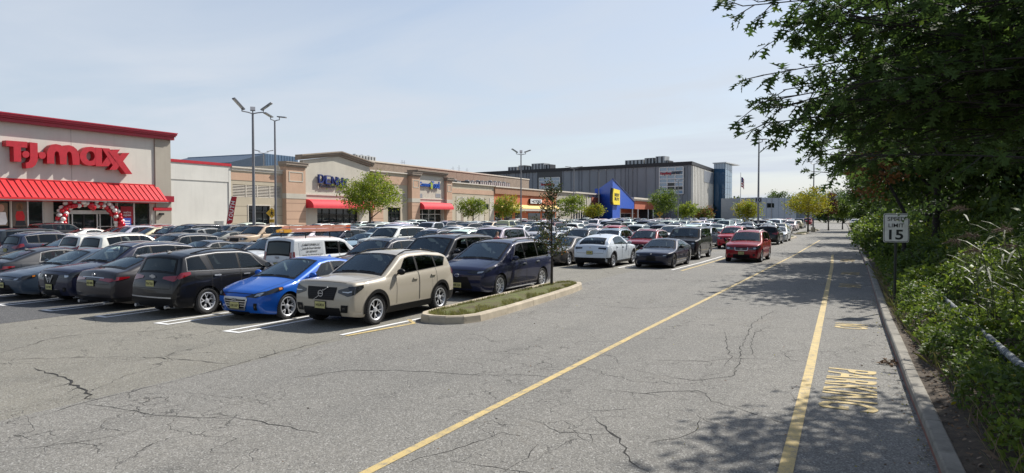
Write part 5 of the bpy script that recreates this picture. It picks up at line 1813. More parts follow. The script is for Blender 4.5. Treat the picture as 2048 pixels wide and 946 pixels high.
    def opening(s, u, x, z, on_top):
        if on_top:
            xe = s.X(u, s.ze(u))
            if s.ws[0] + .05 < u < s.ws[1] - .03 and abs(x) < .90 * xe: return True
            if u > s.rear0 and s.u_rear(s.rw[1]) < u < s.u_rear(s.rw[0]) and abs(x) < s.rw[2] * xe: return True
            return False
        zb, zt = s.belt(u) + .035, s.ze(u) - s.win_top
        if not (zb < z < zt): return False
        v = (z - zb) / max(.01, zt - zb)
        for u0, u1, sa, sb in s.wins:
            if u0 + sa * v + .01 < u < u1 + sb * v - .01: return True
        return False

    def loft(s):
        us = set()
        for u, _ in s.prof: us.add(min(s.L, max(0, u)))
        k = int(s.L / .045)
        for i in range(k + 1): us.add(s.L * i / k)
        us |= {s.ws[0] + .05, s.ws[1] - .03, s.u_rear(s.rw[0]), s.u_rear(s.rw[1])}
        keep = {s.ws[0] + .05, s.ws[1] - .03, s.u_rear(s.rw[0]), s.u_rear(s.rw[1])}
        for u in (0.015, 0.035, 0.06, 0.09, 0.14, 0.2): us.add(u); us.add(s.L - u)
        ra = s.R + s.arch
        for w in s.wu:
            for i in range(17): us.add(w - ra * math.cos(i * math.pi / 16) * 0.9995)
            us.add(w - ra * 1.002); us.add(w + ra * 1.002)
        us = sorted(us)
        o = [us[0]]
        for u in us[1:]:
            if u - o[-1] > 0.0035 or u in keep or abs(abs(u - s.wu[0]) - ra) < .01 or abs(abs(u - s.wu[1]) - ra) < .01: o.append(u)
        us = o
        lf = [0, .08, .2, .4, .58, .72, .84, .92, .97, 1.0]
        tf = sorted({1, .97, .94, .90, .8, .6, .4, .2, 0, s.rw[2]}, reverse=True)

        def upper(zm, e):
            h = e - zm
            if h < 1e-4: return [zm] * 11
            a, b = zm + min(.035, h * .25), e - min(s.win_top, h * .4)
            return [lerp(a, b, i / 7) for i in range(8)] + [lerp(b, e, .4), lerp(b, e, .75), e]
        m = MB()
        rows, raw = [], []
        for u in us:
            zl, e, zb = s.zl(u), s.ze(u), s.belt(u)
            zm = min(zb, e)
            zs = [lerp(zl, zm, f) for f in lf] + upper(zm, e)
            right = [(s.X(u, z), z) for z in zs]
            xe = right[-1][0]
            topl = [(xe * f, e + s.crown(u) * (1 - f * f)) for f in tf[1:]]
            half = [(max(0.01, right[0][0] - .1), zl)] + right + topl
            full = half + [(-x, z) for x, z in reversed(half[:-1])]
            rows.append([s.D(x, u, z) for x, z in full]); raw.append(full)
        n = len(rows[0])
        vs = [p for r in rows for p in r]
        fs, ms = [], []
        for i in range(len(rows) - 1):
            um = (us[i] + us[i + 1]) / 2
            for j in range(n - 1):
                cx = (raw[i][j][0] + raw[i][j + 1][0] + raw[i + 1][j][0] + raw[i + 1][j + 1][0]) / 4
                cz = (raw[i][j][1] + raw[i][j + 1][1] + raw[i + 1][j][1] + raw[i + 1][j + 1][1]) / 4
                ns, nt_ = 1 + len(lf) + 11, len(tf) - 1
                if s.opening(um, cx, cz, ns <= j + 0.5 and j + 0.5 < n - ns): continue
                fs.append((i * n + j, (i + 1) * n + j, (i + 1) * n + j + 1, i * n + j + 1)); ms.append(1 if j == 0 or j == n - 2 else 0)
            fs.append((i * n + n - 1, (i + 1) * n + n - 1, (i + 1) * n, i * n)); ms.append(1)
        o0 = len(m.v); m.v.extend(tuple(p) for p in vs); m.f.extend(fs); m.m.extend(ms)
        # end caps
        for u in (us[0], us[-1]):
            zl, e = s.zl(u), s.ze(u)
            zm = min(s.belt(u), e)
            zs = [lerp(zl, zm, f) for f in lf] + ([lerp(zm, e, f) for f in (.3, .6, .85, 1)] if e > zm + 1e-4 else [])
            fr = tf + [-f for f in reversed(tf[:-1])]
            g = [[s.D(s.X(u, z) * f, u, z + (s.crown(u) * (1 - f * f) if z == zs[-1] else 0)) for f in fr] for z in zs]
            vv = [p for r in g for p in r]; c = len(fr)
            m.add(vv, [(i * c + j, i * c + j + 1, (i + 1) * c + j + 1, (i + 1) * c + j) for i in range(len(zs) - 1) for j in range(c - 1)], 0)
        # dark underside and wheel housings
        a = s.hw - 0.26
        m.box(-a, a, 0.25 - s.L / 2, s.L / 2 - 0.3, s.gc + 0.03, 0.62, 1)
        return m


def wheel_mesh(Rr, width, rim_r, style):
    """tyre and rim about the x axis, outer face towards +x; returns two meshes"""
    t = MB(); fn = lambda x, y, h: (h, x, y)
    w = width / 2
    prof = [(rim_r, -w * .85), (rim_r + .02, -w), (Rr - .05, -w), (Rr - .012, -w * .82), (Rr, -w * .5), (Rr, w * .5), (Rr - .012, w * .82), (Rr - .04, w * .99), (rim_r + .025, w * .98), (rim_r, w * .84)]
    t.lathe(prof, fn, 32)
    for k in range(40):      # tread blocks catch the light at the shoulder
        a = k * 2 * math.pi / 40
        mt = Matrix.Rotation(a, 4, 'X') @ Matrix.Translation((w * .74, 0, Rr - .006)); t.obox(mt, w * .5, .018, .018)
    tyre = t.mesh('wheel', [M['rubber']], sharp=35)
    r = MB()
    face = w * .80
    r.lathe([(rim_r + .004, w * .86), (rim_r - .012, w * .90), (rim_r - .03, w * .78), (rim_r - .045, w * .1)], fn, 32, 0)
    r.lathe([(rim_r - .04, w * .05), (0.001, w * .05)], fn, 24, 2)     # dark depth behind the spokes
    n, dbl, mat_face, mat_side = style
    for k in range(n):
        for off in ((-.075, .075) if dbl else (0.0,)):
            a = k * 2 * math.pi / n
            w0, w1 = (0.030, 0.022) if dbl else (0.045 if n <= 6 else .030, 0.055 if n <= 6 else .034)
            r0, r1 = 0.045, rim_r - .022
            ca = a
            pts = []
            for rr, ww, oo, dx in ((r0, w0, off * .55, -.035), ((r0 + r1) / 2, (w0 + w1) / 2, off * .8, -.012), (r1, w1, off * (1.0 if dbl else 1), 0.0)):
                pts.append((rr, ww, oo * rim_r / .22, face + dx))
            vs = []
            for rr, ww, oo, xx in pts:
                for sgn in (-1, 1):
                    lat = oo + sgn * ww / 2
                    y, z = rr * math.cos(ca) - lat * math.sin(ca), rr * math.sin(ca) + lat * math.cos(ca)
                    vs.append((xx, y, z)); vs.append((xx - .045, y, z))
            # each ring: L front, L back, R front, R back
            fs, ms = [], []
            for i in range(2):
                b = i * 4
                fs += [(b, b + 2, b + 6, b + 4), (b + 1, b, b + 4, b + 5), (b + 2, b + 3, b + 7, b + 6)]; ms += [0, 1, 1]
            for f, mm_ in zip(fs, ms): r.add([vs[i] for i in f], [tuple(range(4))], mm_)
    r.lathe([(0.062, face - .04), (.055, face - .012), (.03, face - .004), (.001, face - .004)], fn, 16, 0)
    rim = r.mesh('rim', [M[mat_face], M[mat_side], M['dark']], sharp=30)
    return tyre, rim


EPS = 0.006


def ppoly(a, tab): return interp(tab, a)


class Node:
    def __init__(s, name, mesh, kids=(), loc=(0, 0, 0), rot=(0, 0, 0)):
        s.name, s.mesh, s.kids, s.loc, s.rot = name, mesh, list(kids), loc, rot


def build_car(c):
    """returns the parts of one kind of car"""
    nodes = []
    nodes.append(Node('body', c.loft().mesh('body', [M['paint'], M['dark']], sharp=42, recalc=True, weld=True)))
    P_ = Car.patch
    # side glass with trim behind it
    for sg in (1, -1):
        tm = MB()
        zt_ = lambda u: c.ze(u) - c.win_top
        zb_ = lambda u: c.belt(u) + 0.035
        u0, u1, sa, sb = c.wins[0][0], c.wins[-1][1], c.wins[0][2], c.wins[-1][3]

        def win(u0, u1, sa, sb, pad):
            def fn(a, b):
                ub = lerp(u0 - pad, u1 + pad, a)
                ut = lerp(u0 + sa - pad, u1 + sb + pad, a)
                u = lerp(ub, ut, b)
                z = lerp(zb_(u) - pad, max(zb_(u), zt_(u)) + pad, b)
                return c.side(u, z, sg)
            return fn
        for w in c.wins:
            Car.frame(tm, win(*w, 0.0), .030 / (w[1] - w[0]), .05, 12, 6, 0.004)
        for wa, wb in zip(c.wins, c.wins[1:]):      # pillars between the panes
            def pil(a, b):
                ul_, ur_ = lerp(wa[1], wa[1] + wa[3], b) - .015, lerp(wb[0], wb[0] + wb[2], b) + .015
                u = lerp(ul_, ur_, a)
                return c.side(u, lerp(zb_(u), max(zb_(u), zt_(u)), b), sg)
            if wb[0] - wa[1] < .15: P_(tm, pil, 3, 6, .0035)
        kid = []
        if c.trim != 'black':
            bk = MB()
            full = win(u0, u1, sa, sb, 0.03)
            Car.frame(bk, full, .006 / (u1 - u0), .012, 24, 6, .0048); kid = [Node('bright_trim', bk.mesh('bright_trim', [M['satin']], sharp=40))]
        nodes.append(Node('window_trim', tm.mesh('window_trim', [M['black']], sharp=40), kid))
        for w in c.wins:
            g = MB(); P_(g, win(*w, 0.0), 10, 6, EPS)
            nodes.append(Node('window', g.mesh('window', [M['glass'] if w is c.wins[0] or c.H < 1.5 else M['privacy']], sharp=40)))
        # doors: outline seams and handles
        for du0, du1 in c.doors:
            d = MB(); w = 0.006
            zlo = c.gc + 0.12
            ztop = lambda u: c.belt(u) + 0.005
            for ud in (du0, du1):
                P_(d, lambda a, b: c.side(lerp(ud - w, ud + w, a), lerp(zlo, ztop(ud), b), sg), 1, 8, 0.0025, 0)
            P_(d, lambda a, b: c.side(lerp(du0, du1, a), zlo + lerp(-w, w, b), sg), 8, 1, 0.0025, 0)
            h = MB()
            uh = du1 - 0.16; zh = c.belt(uh) - c.hand
            for (a0, a1, b0, b1, ee) in ((-.10, .10, -.016, .016, .034),):
                pts = [c.side(uh + a, zh + b, sg) for a, b in ((a0, b0), (a1, b0), (a1, b1), (a0, b1))]
                n_ = Vector((sg, 0, 0))
                h.add([p + n_ * .004 for p in pts] + [p + n_ * ee for p in pts], [(4, 5, 6, 7), (0, 1, 5, 4), (2, 3, 7, 6), (1, 2, 6, 5), (3, 0, 4, 7)])
            nodes.append(Node('door', d.mesh('door', [M['dark']]), [Node('handle', h.mesh('handle', [M[c.handle_mat]], sharp=30))]))
    # wind and rear screens
    g = MB(); a0, a1 = c.ws
    P_(g, lambda a, b: c.top(lerp(a0 + .05, a1 - .03, b), lerp(-.90, .90, a)), 14, 8, EPS)
    t = MB(); Car.frame(t, lambda a, b: c.top(lerp(a0 + .05, a1 - .03, b), lerp(-.90, .90, a)), .022, .05, 14, 8, .0075)
    wp = MB()
    for x0, x1 in ((-.6, -.02), (.08, .66)):
        pa = [c.top(a0 + .07, lerp(x0, x1, i / 4)) + Vector((0, -.01, .022)) for i in range(5)]; wp.tube(pa, .009, 4)
    nodes.append(Node('windscreen', g.mesh('windscreen', [M['screen']], sharp=40), [Node('surround', t.mesh('surround', [M['black']], sharp=40)), Node('wiper', wp.mesh('wiper', [M['black']]))]))
    g = MB(); z0, z1, fx = c.rw
    P_(g, lambda a, b: c.rear(lerp(z0, z1, b), lerp(-fx, fx, a)), 12, 6, EPS)
    t = MB(); Car.frame(t, lambda a, b: c.rear(lerp(z0, z1, b), lerp(-fx, fx, a)), .024, .07, 12, 6, .0075)
    nodes.append(Node('rear_window', g.mesh('rear_window', [M['privacy'] if c.rear0 > 3.55 else M['glass']], sharp=40), [Node('surround', t.mesh('surround', [M['black']], sharp=40))]))
    # lamps: run along the nose (or tail) and round the corner
    def lamp(kind, tab, sg, lo=0.0, hi=1.0, eps=.010, b0=0.0, b1=1.0):
        """tab: list of (a, fx or -u, z0, z1); fx 0..1 across the end, then beyond 1: 1+u along the side"""
        def fn(a, b):
            a = lerp(lo, hi, a)
            q = interp([(x[0], x[1]) for x in tab], a); z = lerp(interp([(x[0], x[2]) for x in tab], a), interp([(x[0], x[3]) for x in tab], a), lerp(b0, b1, b))
            if q <= 1: return c.front(z, q * sg) if kind == 'f' else c.rear(z, q * sg)
            u = q - 1
            if kind == 'f':
                if z > c.ze(0): u = max(u, c.u_front(z)) if c.ze(u) < z else u
                return c.side(u, z, sg)
            v = c.L - u
            return c.side(v, min(z, c.ze(v)), sg)
        g_ = MB(); P_(g_, fn, 16, 3, eps)
        return g_
    for sg in (1, -1):
        kids = []
        if c.head_in: kids = [Node('projector', lamp('f', c.head, sg, .34, .58, .014, .28, .78).mesh('projector', [M['lens']], sharp=40))]
        if c.emb == 'arrow_ring': kids.append(Node('light_strip', lamp('f', c.head, sg, .2, .62, .014, .40, .52).mesh('light_strip', [M['lens']], sharp=40)))
        if c.amber: kids.append(Node('indicator', lamp('f', c.head, sg, .90, .97, .0145, .2, .8).mesh('indicator', [M['amber']], sharp=40)))
        nodes.append(Node('headlight', lamp('f', c.head, sg).mesh('headlight', [M[c.head_mat]], sharp=40), kids))
        nodes.append(Node('taillight', lamp('r', c.tail, sg).mesh('taillight', [M[c.tail_mat]], sharp=40)))
    # grille
    gz0, gz1, gf0, gf1 = c.grille
    g = MB(); P_(g, lambda a, b: c.front(lerp(gz0, gz1, b), lerp(-1, 1, a) * lerp(gf0, gf1, b)), 14, 5, .007)
    kids = []
    if c.slats:
        sl = MB()
        for i in range(c.slats):
            z = lerp(gz0, gz1, (i + .5) / c.slats); ff = lerp(gf0, gf1, (i + .5) / c.slats) * .96
            P_(sl, lambda a, b: c.front(z + lerp(-.011, .011, b), lerp(-ff, ff, a)), 14, 1, .014)
        kids.append(Node('grille_bars', sl.mesh('grille_bars', [M[c.slat_mat]], sharp=40)))
    if c.gframe:
        fr = MB(); w = .016
        edge = [(lerp(gz0, gz1, i / 5), lerp(gf0, gf1, i / 5)) for i in range(6)]
        for sg in (1, -1):
            P_(fr, lambda a, b: c.front(lerp(gz0, gz1, b), sg * (lerp(gf0, gf1, b) + lerp(-.03, .03, a))), 1, 6, .016)
        for z, ff in ((gz0, gf0), (gz1, gf1))[:c.gframe]:
            P_(fr, lambda a, b: c.front(z + lerp(-w, w, b), lerp(-ff, ff, a)), 12, 1, .016)
        kids.append(Node('grille_surround', fr.mesh('grille_surround', [M['chrome']], sharp=40)))
    kids += emblem(c, 'f')
    nodes.append(Node('grille', g.mesh('grille', [M['black']], sharp=40), kids))
    # lower bumpers
    g = MB(); z0, z1 = c.lowf
    P_(g, lambda a, b: c.front(lerp(z0, z1, b), lerp(-c.lowk, c.lowk, a) * lerp(1.0, .93, b)), 14, 3, .007)
    nodes.append(Node('lower_intake', g.mesh('lower_intake', [M['black']], sharp=40)))
    for sg in (1, -1):
        if c.fog:
            fz0, fz1, fa, fb_ = c.fog
            g = MB(); P_(g, lambda a, b: c.front(lerp(fz0, fz1, b), sg * (lerp(fa, fb_, a) + .03 * b)), 4, 4, .009)
            k2 = MB(); P_(k2, lambda a, b: c.front(lerp(fz0, fz1, .35 + .3 * b), sg * lerp(lerp(fa, fb_, .3), lerp(fa, fb_, .7), a)), 2, 2, .013)
            nodes.append(Node('fog_light_recess', g.mesh('fog_light_recess', [M['black']], sharp=40), [Node('fog_light', k2.mesh('fog_light', [M['smoked']]))]))
    if c.lowr:
        g = MB(); z0, z1 = c.lowr
        P_(g, lambda a, b: c.rear(lerp(z0, z1, b), lerp(-.99, .99, a)), 14, 3, .008)
        for sg in (1, -1): P_(g, lambda a, b: c.side(lerp(c.L - .55, c.L - .005, a), lerp(z0, z1, b), sg), 6, 3, .008)
        nodes.append(Node('rear_bumper', g.mesh('rear_bumper', [M['black']], sharp=40)))
    # bonnet shut lines
    g = MB(); zn = max(c.ze(0) + .05, gz1 + .02)
    u0_ = c.u_front(zn + .02)
    for sg in (1, -1): P_(g, lambda a, b: c.top(lerp(u0_ + .03, c.ws[0] - .02, b), sg * (lerp(.80, .86, b) + lerp(-.005, .005, a))), 1, 14, .003)
    P_(g, lambda a, b: c.top(u0_ + .03 + lerp(-.006, .006, b), lerp(-.80, .80, a)), 12, 1, .003)
    nodes.append(Node('bonnet_seam', g.mesh('bonnet_seam', [M['dark']])))
    # tailgate seam and badge
    g = MB()
    for z in c.gate: P_(g, lambda a, b: c.rear(z + lerp(-.006, .006, b), lerp(-.86, .86, a)), 12, 1, .003)
    for sg in (1, -1): P_(g, lambda a, b: c.rear(lerp(c.gate[0], c.rw[0] - .02, b), sg * .90 + lerp(-.004, .004, a)), 1, 8, .003)
    nodes.append(Node('tailgate_seam', g.mesh('tailgate_seam', [M['dark']]), emblem(c, 'r')))
    if c.clad:
        ra = c.R + c.arch
        for sg in (1, -1):
            for w in c.wu:
                def arc(a, b):
                    an = lerp(-.12, math.pi + .12, a); r_ = lerp(ra - .004, ra + c.clad, b)
                    return c.side(min(c.L - .01, max(.01, w + r_ * math.cos(an))), max(c.gc, c.R * .98 + r_ * math.sin(an)), sg)
                g = MB(); P_(g, arc, 20, 2, .012); nodes.append(Node('arch_cladding', g.mesh('arch_cladding', [M['black']], sharp=40)))
            a, b_ = c.wu[0] + ra, c.wu[1] - ra
            g = MB(); P_(g, lambda q, b: c.side(lerp(a, b_, q), lerp(c.gc, c.gc + c.clad * 2.2, b), sg), 10, 3, .010)
            nodes.append(Node('sill_cladding', g.mesh('sill_cladding', [M['black']], sharp=40)))
    elif c.sill:
        g = MB(); ra = c.R + c.arch
        for sg in (1, -1):
            g = MB(); P_(g, lambda q, b: c.side(lerp(c.wu[0] + ra, c.wu[1] - ra, q), lerp(c.gc + .02, c.gc + .06, b), sg), 10, 1, .010)
            nodes.append(Node('sill_strip', g.mesh('sill_strip', [M[c.sill]], sharp=40)))
    # mirrors
    for sg in (1, -1):
        um = c.mir; zm = c.belt(um) + .09
        b = c.side(um, c.belt(um) + .02, sg)
        m = MB()
        ctr = Vector((b.x + sg * .13, b.y - .01, zm))
        vs = bmesh.new(); bmesh.ops.create_uvsphere(vs, u_segments=12, v_segments=8, radius=1)
        pts = [(ctr.x + v.co.x * .115, ctr.y + (v.co.y if v.co.y < 0 else v.co.y * .45) * .085, ctr.z + v.co.z * .078) for v in vs.verts]
        m.add(pts, [tuple(v.index for v in f.verts) for f in vs.faces], 0); vs.free()
        m.tube([b - Vector((sg * .03, 0, 0)), ctr - Vector((sg * .06, 0, .03))], .022, 6, 1)
        gl = MB(); gl.add([(ctr.x + x * .095, ctr.y + .038, ctr.z + z * .06) for x, z in ell(0, 0, 1, 1, 12)], [tuple(range(12))])
        nodes.append(Node('mirror', m.mesh('mirror', [M[c.mir_mat], M['black']], sharp=50), [Node('mirror_glass', gl.mesh('mirror_glass', [M['chrome']]))]))
    # plate
    for end, on in (('f', c.plate_f), ('r', c.plate_r)):
        if not on: continue
        z, h, w = on, .15, .30
        p = c.front(z, 0) if end == 'f' else c.rear(z, 0)
        sgn = -1 if end == 'f' else 1
        m = MB(); m.box(-w / 2 - .012, w / 2 + .012, -.008, .004, -h / 2 - .012, h / 2 + .012, 1); m.box(-w / 2, w / 2, -.012, -.0085, -h / 2, h / 2, 0)
        tx = text_mesh(c.plate_text, .06, .002, 'plate_characters', .012, .25, [M['black_text']])
        y = p.y + sgn * .012
        kid = Node('plate_characters', tx, (), (0, -.0145, -.004), (R(90), 0, 0))
        nodes.append(Node('number_plate', m.mesh('number_plate', [M['plate'], M['black']]), [kid], (0, y, z), (0, 0, 0 if end == 'f' else math.pi)))
    if c.rails:
        for sg in (1, -1):
            pts = []; g = MB()
            for i in range(9):
                u = lerp(c.rails[0], c.rails[1], i / 8); p = c.top(u, sg * .9); pts.append(p + Vector((0, 0, .045 * min(1, 4 * min(i, 8 - i) / 8) + .002)))
            g.tube(pts, .017, 6)
            nodes.append(Node('roof_rail', g.mesh('roof_rail', [M['satin' if c.rail_mat == 'alloy' else 'black']], sharp=50)))
    if c.fin:
        m = MB(); p = c.top(c.fin, 0); m.add([p + Vector(v) for v in ((-.022, -.07, 0), (.022, -.07, 0), (.03, .1, 0), (-.03, .1, 0), (0, .08, .07), (0, .02, .045))], [(0, 1, 5), (1, 2, 4, 5), (2, 3, 4), (3, 0, 5, 4)])
        nodes.append(Node('aerial_fin', m.mesh('aerial_fin', [M['paint']])))
    if c.exhaust:
        m = MB()
        for sg in c.exhaust: m.tube([(sg * c.hw * .62, c.L / 2 - .25, c.gc + .06), (sg * c.hw * .62, c.L / 2 - .02, c.gc + .06)], .042, 10)
        nodes.append(Node('exhaust_tip', m.mesh('exhaust_tip', [M['chrome']], sharp=40)))
    if c.strip_r:
        g = MB(); z, hh, f_ = c.strip_r
        P_(g, lambda a, b: c.rear(z + lerp(-hh, hh, b), lerp(-f_, f_, a)), 14, 1, .012)
        nodes.append(Node('chrome_strip', g.mesh('chrome_strip', [M['chrome']], sharp=40)))
    # cabin
    t = MB(); w0 = c.ws[0]; bl = c.belt(w0 + .5); ue = min(c.L - .3, c.rear0 + .9)
    xw = c.hw - .13; ya, yb = w0 + .05 - c.L / 2, ue - c.L / 2
    for sx in (-1, 1): t.box(sx * xw - .01, sx * xw + .01, ya + .1, yb, .60, bl - .02)
    t.box(-xw, xw, ya, ya + .1, .6, bl - .06); t.box(-xw, xw, yb - .02, yb, .6, bl - .02)
    t.box(-xw, xw, ya, ya + .42, bl - .14, bl - .05); t.box(-xw, xw, ya + .42, ya + .52, .7, bl - .02)
    t.box(-xw, xw, yb - .55, yb - .02, bl - .16, bl - .12)
    P_(t, lambda a, b: c.top(lerp(c.ws[1] + .05, max(c.ws[1] + .6, c.u_rear(c.rw[1]) - .08), b), lerp(-.9, .9, a)), 6, 6, -.03, 1)
    kids = []

    def seat(x, u, w, hb, n):
        m = MB(); y = u - c.L / 2
        mt = Matrix.Translation((x, y, (.6 + hb) / 2)) @ Matrix.Rotation(R(-12), 4, 'X'); m.obox(mt, w, .13, hb - .55)
        m.box(x - w / 2, x + w / 2, y - .48, y - .02, .6, .72)
        for i in range(n):
            xx = x + (i - (n - 1) / 2) * (w / n); mt = Matrix.Translation((xx, y + .075, hb + .12)) @ Matrix.Rotation(R(-10), 4, 'X'); m.obox(mt, .25, .09, .19)
            m.tube([(xx - .06, y + .06, hb - .03), (xx - .06, y + .07, hb + .05)], .008, 4); m.tube([(xx + .06, y + .06, hb - .03), (xx + .06, y + .07, hb + .05)], .008, 4)
        return Node('seat', m.mesh('seat', [M['seat']]))
    sf = w0 + 1.22
    kids += [seat(.37, sf, .5, bl + .06, 1), seat(-.37, sf, .5, bl + .06, 1)]
    if c.rear0 > 3.2 and c.win_top < .15 and c.rear0 < 5: kids.append(seat(0, sf + .88, 1.25, bl + .02, 2))
    m = MB()
    ring = [Vector((.37 + .185 * math.cos(i * math.pi / 8), ya + .62 - .07 * math.sin(i * math.pi / 8), bl - .03 + .17 * math.sin(i * math.pi / 8))) for i in range(17)]
    m.tube(ring, .016, 5, 0, False); kids.append(Node('steering_wheel', m.mesh('steering_wheel', [M['black']], sharp=60)))
    m = MB(); pm = c.top(c.ws[1] - .16, 0); m.box(-.12, .12, pm.y + .04, pm.y + .06, pm.z - .11, pm.z - .04); kids.append(Node('inner_mirror', m.mesh('inner_mirror', [M['black']])))
    nodes.append(Node('interior', t.mesh('interior', [M['cabin'], M['liner']]), kids))
    # wheels
    tyre, rim = wheel_mesh(c.R, c.tw, c.R * c.rimk, c.rim)
    for w in c.wu:
        for sg in (1, -1):
            x = c.hw - c.tw / 2 - 0.012
            nodes.append(Node('wheel', tyre, [Node('rim', rim)], (sg * x, w - c.L / 2, c.R), (rnd.uniform(0, 6.28), 0, 0 if sg > 0 else math.pi)))
    return nodes


def emblem(c, end):
    k = c.emb
    if not k: return []
    z = c.emb_zf if end == 'f' else c.emb_zr
    p = c.front(z, 0) if end == 'f' else c.rear(z, 0)
    m = MB(); sgn = -1 if end == 'f' else 1
    y = p.y + sgn * .018
    f3 = lambda a, b, d: (a * -sgn, y + sgn * d, z + b)

    def ring(rx, ry, w, n=20):
        for i in range(n):
            a0, a1 = i * 2 * math.pi / n, (i + 1) * 2 * math.pi / n
            m.prism([(rx * math.cos(a0), ry * math.sin(a0)), (rx * math.cos(a1), ry * math.sin(a1)), ((rx - w) * math.cos(a1), (ry - w) * math.sin(a1)), ((rx - w) * math.cos(a0), (ry - w) * math.sin(a0))], f3, 0, .012)

    def bar(x0, y0, x1, y1, w):
        d = Vector((x1 - x0, y1 - y0)).normalized(); n = Vector((-d.y, d.x)) * w / 2
        m.prism([(x0 + n.x, y0 + n.y), (x1 + n.x, y1 + n.y), (x1 - n.x, y1 - n.y), (x0 - n.x, y0 - n.y)], f3, 0.001, .011)
    if k == 'arrow_ring':
        ring(.075, .075, .016); bar(-.06, 0, .06, 0, .018); bar(.055, .055, .085, .085, .03)
        if end == 'f': bar(-.21, -.15, -.05, -.05, .012); bar(.05, .05, .22, .15, .012)
    elif k == 'slant_h':
        ring(.075, .042, .008); bar(-.035, -.03, -.015, .03, .012); bar(.02, -.03, .04, .03, .012); bar(-.025, -.005, .03, .008, .01)
    elif k == 'bow_tie':
        m.prism([(-.10, -.025), (-.04, -.025), (-.035, -.045), (.05, -.045), (.055, -.025), (.11, -.025), (.10, .025), (.04, .025), (.035, .045), (-.05, .045), (-.055, .025), (-.11, .025)], f3, 0, .012)
    elif k == 'winged_oval':
        ring(.07, .055, .008); bar(-.05, .02, 0, -.012, .01); bar(0, -.012, .05, .02, .01)
    elif k == 'ring_bar':
        ring(.06, .06, .014); bar(-.085, 0, .085, 0, .024)
    elif k == 'ovals':
        ring(.08, .055, .009); ring(.028, .05, .007); bar(-.055, .018, .055, .018, .008)
    elif k == 'roundel':
        m.prism(ell(0, 0, .041, .041, 16), f3, 0, .012)
    elif k == 'v_bars':
        if end == 'f': bar(-.17, .10, -.04, -.10, .035); bar(.17, .10, .04, -.10, .035)
        ring(.055, .055, .01); bar(-.075, 0, .075, 0, .02)
    elif k == 'horse':
        m.prism([(-.06, 0), (-.01, .03), (.05, .035), (.06, .01), (.02, -.005), (.05, -.03), (.0, -.015), (-.05, -.03)], f3, 0, .01)
    elif k == 'word':
        for i in range(8): bar(-.2 + i * .055, -.015, -.2 + i * .055, .015, .03)
    return [Node('emblem', m.mesh('emblem', [M['chrome']], sharp=40))]


DEF = dict(trim='black', win_top=.075, handle_mat='paint', hand=.10, head_mat='smoked', head_in=True, amber=False, tail_mat='tail', slats=0, slat_mat='chrome', gframe=0, lowk=.62, fog=None,
           lowr=None, gate=(.72,), clad=0, sill=None, mir_mat='paint', plate_f=0, plate_r=0, plate_text='K47 RVL', rails=None, rail_mat='black', fin=0, exhaust=None, strip_r=None, emb=None, emb_zf=.7, emb_zr=.9,
           tw=.225, rimk=.68, rim=(5, True, 'alloy', 'grey_alloy'))


def mk(**k):
    d = dict(DEF); d.update(k)
    return Car(**d)


SUV_HEAD = [(0, .50, .74, .80), (.45, .92, .73, .87), (.62, 1.02, .73, .885), (1, 1.42, .80, .93)]
SUV_TAIL = [(0, .55, .90, .98), (.55, .97, .88, 1.05), (.66, 1.02, .87, 1.06), (1, 1.30, .93, 1.03)]
SED_HEAD = [(0, .52, .60, .645), (.45, .93, .60, .70), (.62, 1.02, .61, .72), (1, 1.48, .70, .76)]
SED_TAIL = [(0, .45, .82, .88), (.55, .97, .79, .92), (.66, 1.02, .78, .92), (1, 1.36, .84, .90)]

KINDS = {}
KINDS['xc40'] = mk(L=4.43, W=1.87, H=1.65, wb=2.70, fo=.86, R=.355, gc=.22, bz=(1.06, 1.20), ws=(1.22, 2.02), rear0=3.6,
                   prof=[(0, .96), (.04, 1.03), (.12, 1.065), (.5, 1.095), (1.2, 1.13), (2.0, 1.585), (2.35, 1.64), (3.1, 1.645), (3.8, 1.585), (4.10, 1.515), (4.15, 1.46), (4.34, 1.10), (4.40, 1.0), (4.43, .90)], roofk=.76,
                   wins=[(1.72, 2.52, .42, .0), (2.60, 3.36, .0, -.03), (3.42, 3.74, -.03, .18)], doors=[(1.62, 2.56), (2.58, 3.36)], rw=(1.12, 1.46, .82), win_top=.095,
                   taper=.10, bow=.08, head=[(0, .60, .80, .86), (.45, .94, .72, .925), (.62, 1.02, .74, .945), (1, 1.36, .90, .965)], head_mat='smoked', head_in=False, tail=[(0, .80, .95, 1.3), (.5, .98, .93, 1.35), (.62, 1.02, .92, 1.3), (1, 1.2, .98, 1.08)],
                   grille=(.63, .92, .47, .56), slats=7, slat_mat='dark', lowf=(.27, .46), lowk=.72, fog=(.36, .53, .70, .93), lowr=(.28, .5), clad=.075, plate_f=.515, plate_r=.8, plate_text='V92UKFA', rails=(1.95, 3.75), fin=3.9, emb='arrow_ring', emb_zf=.775, emb_zr=1.02, mir=1.72, mir_mat='black', rim=(5, True, 'alloy', 'black'), rimk=.70, tw=.235, hand=.15)
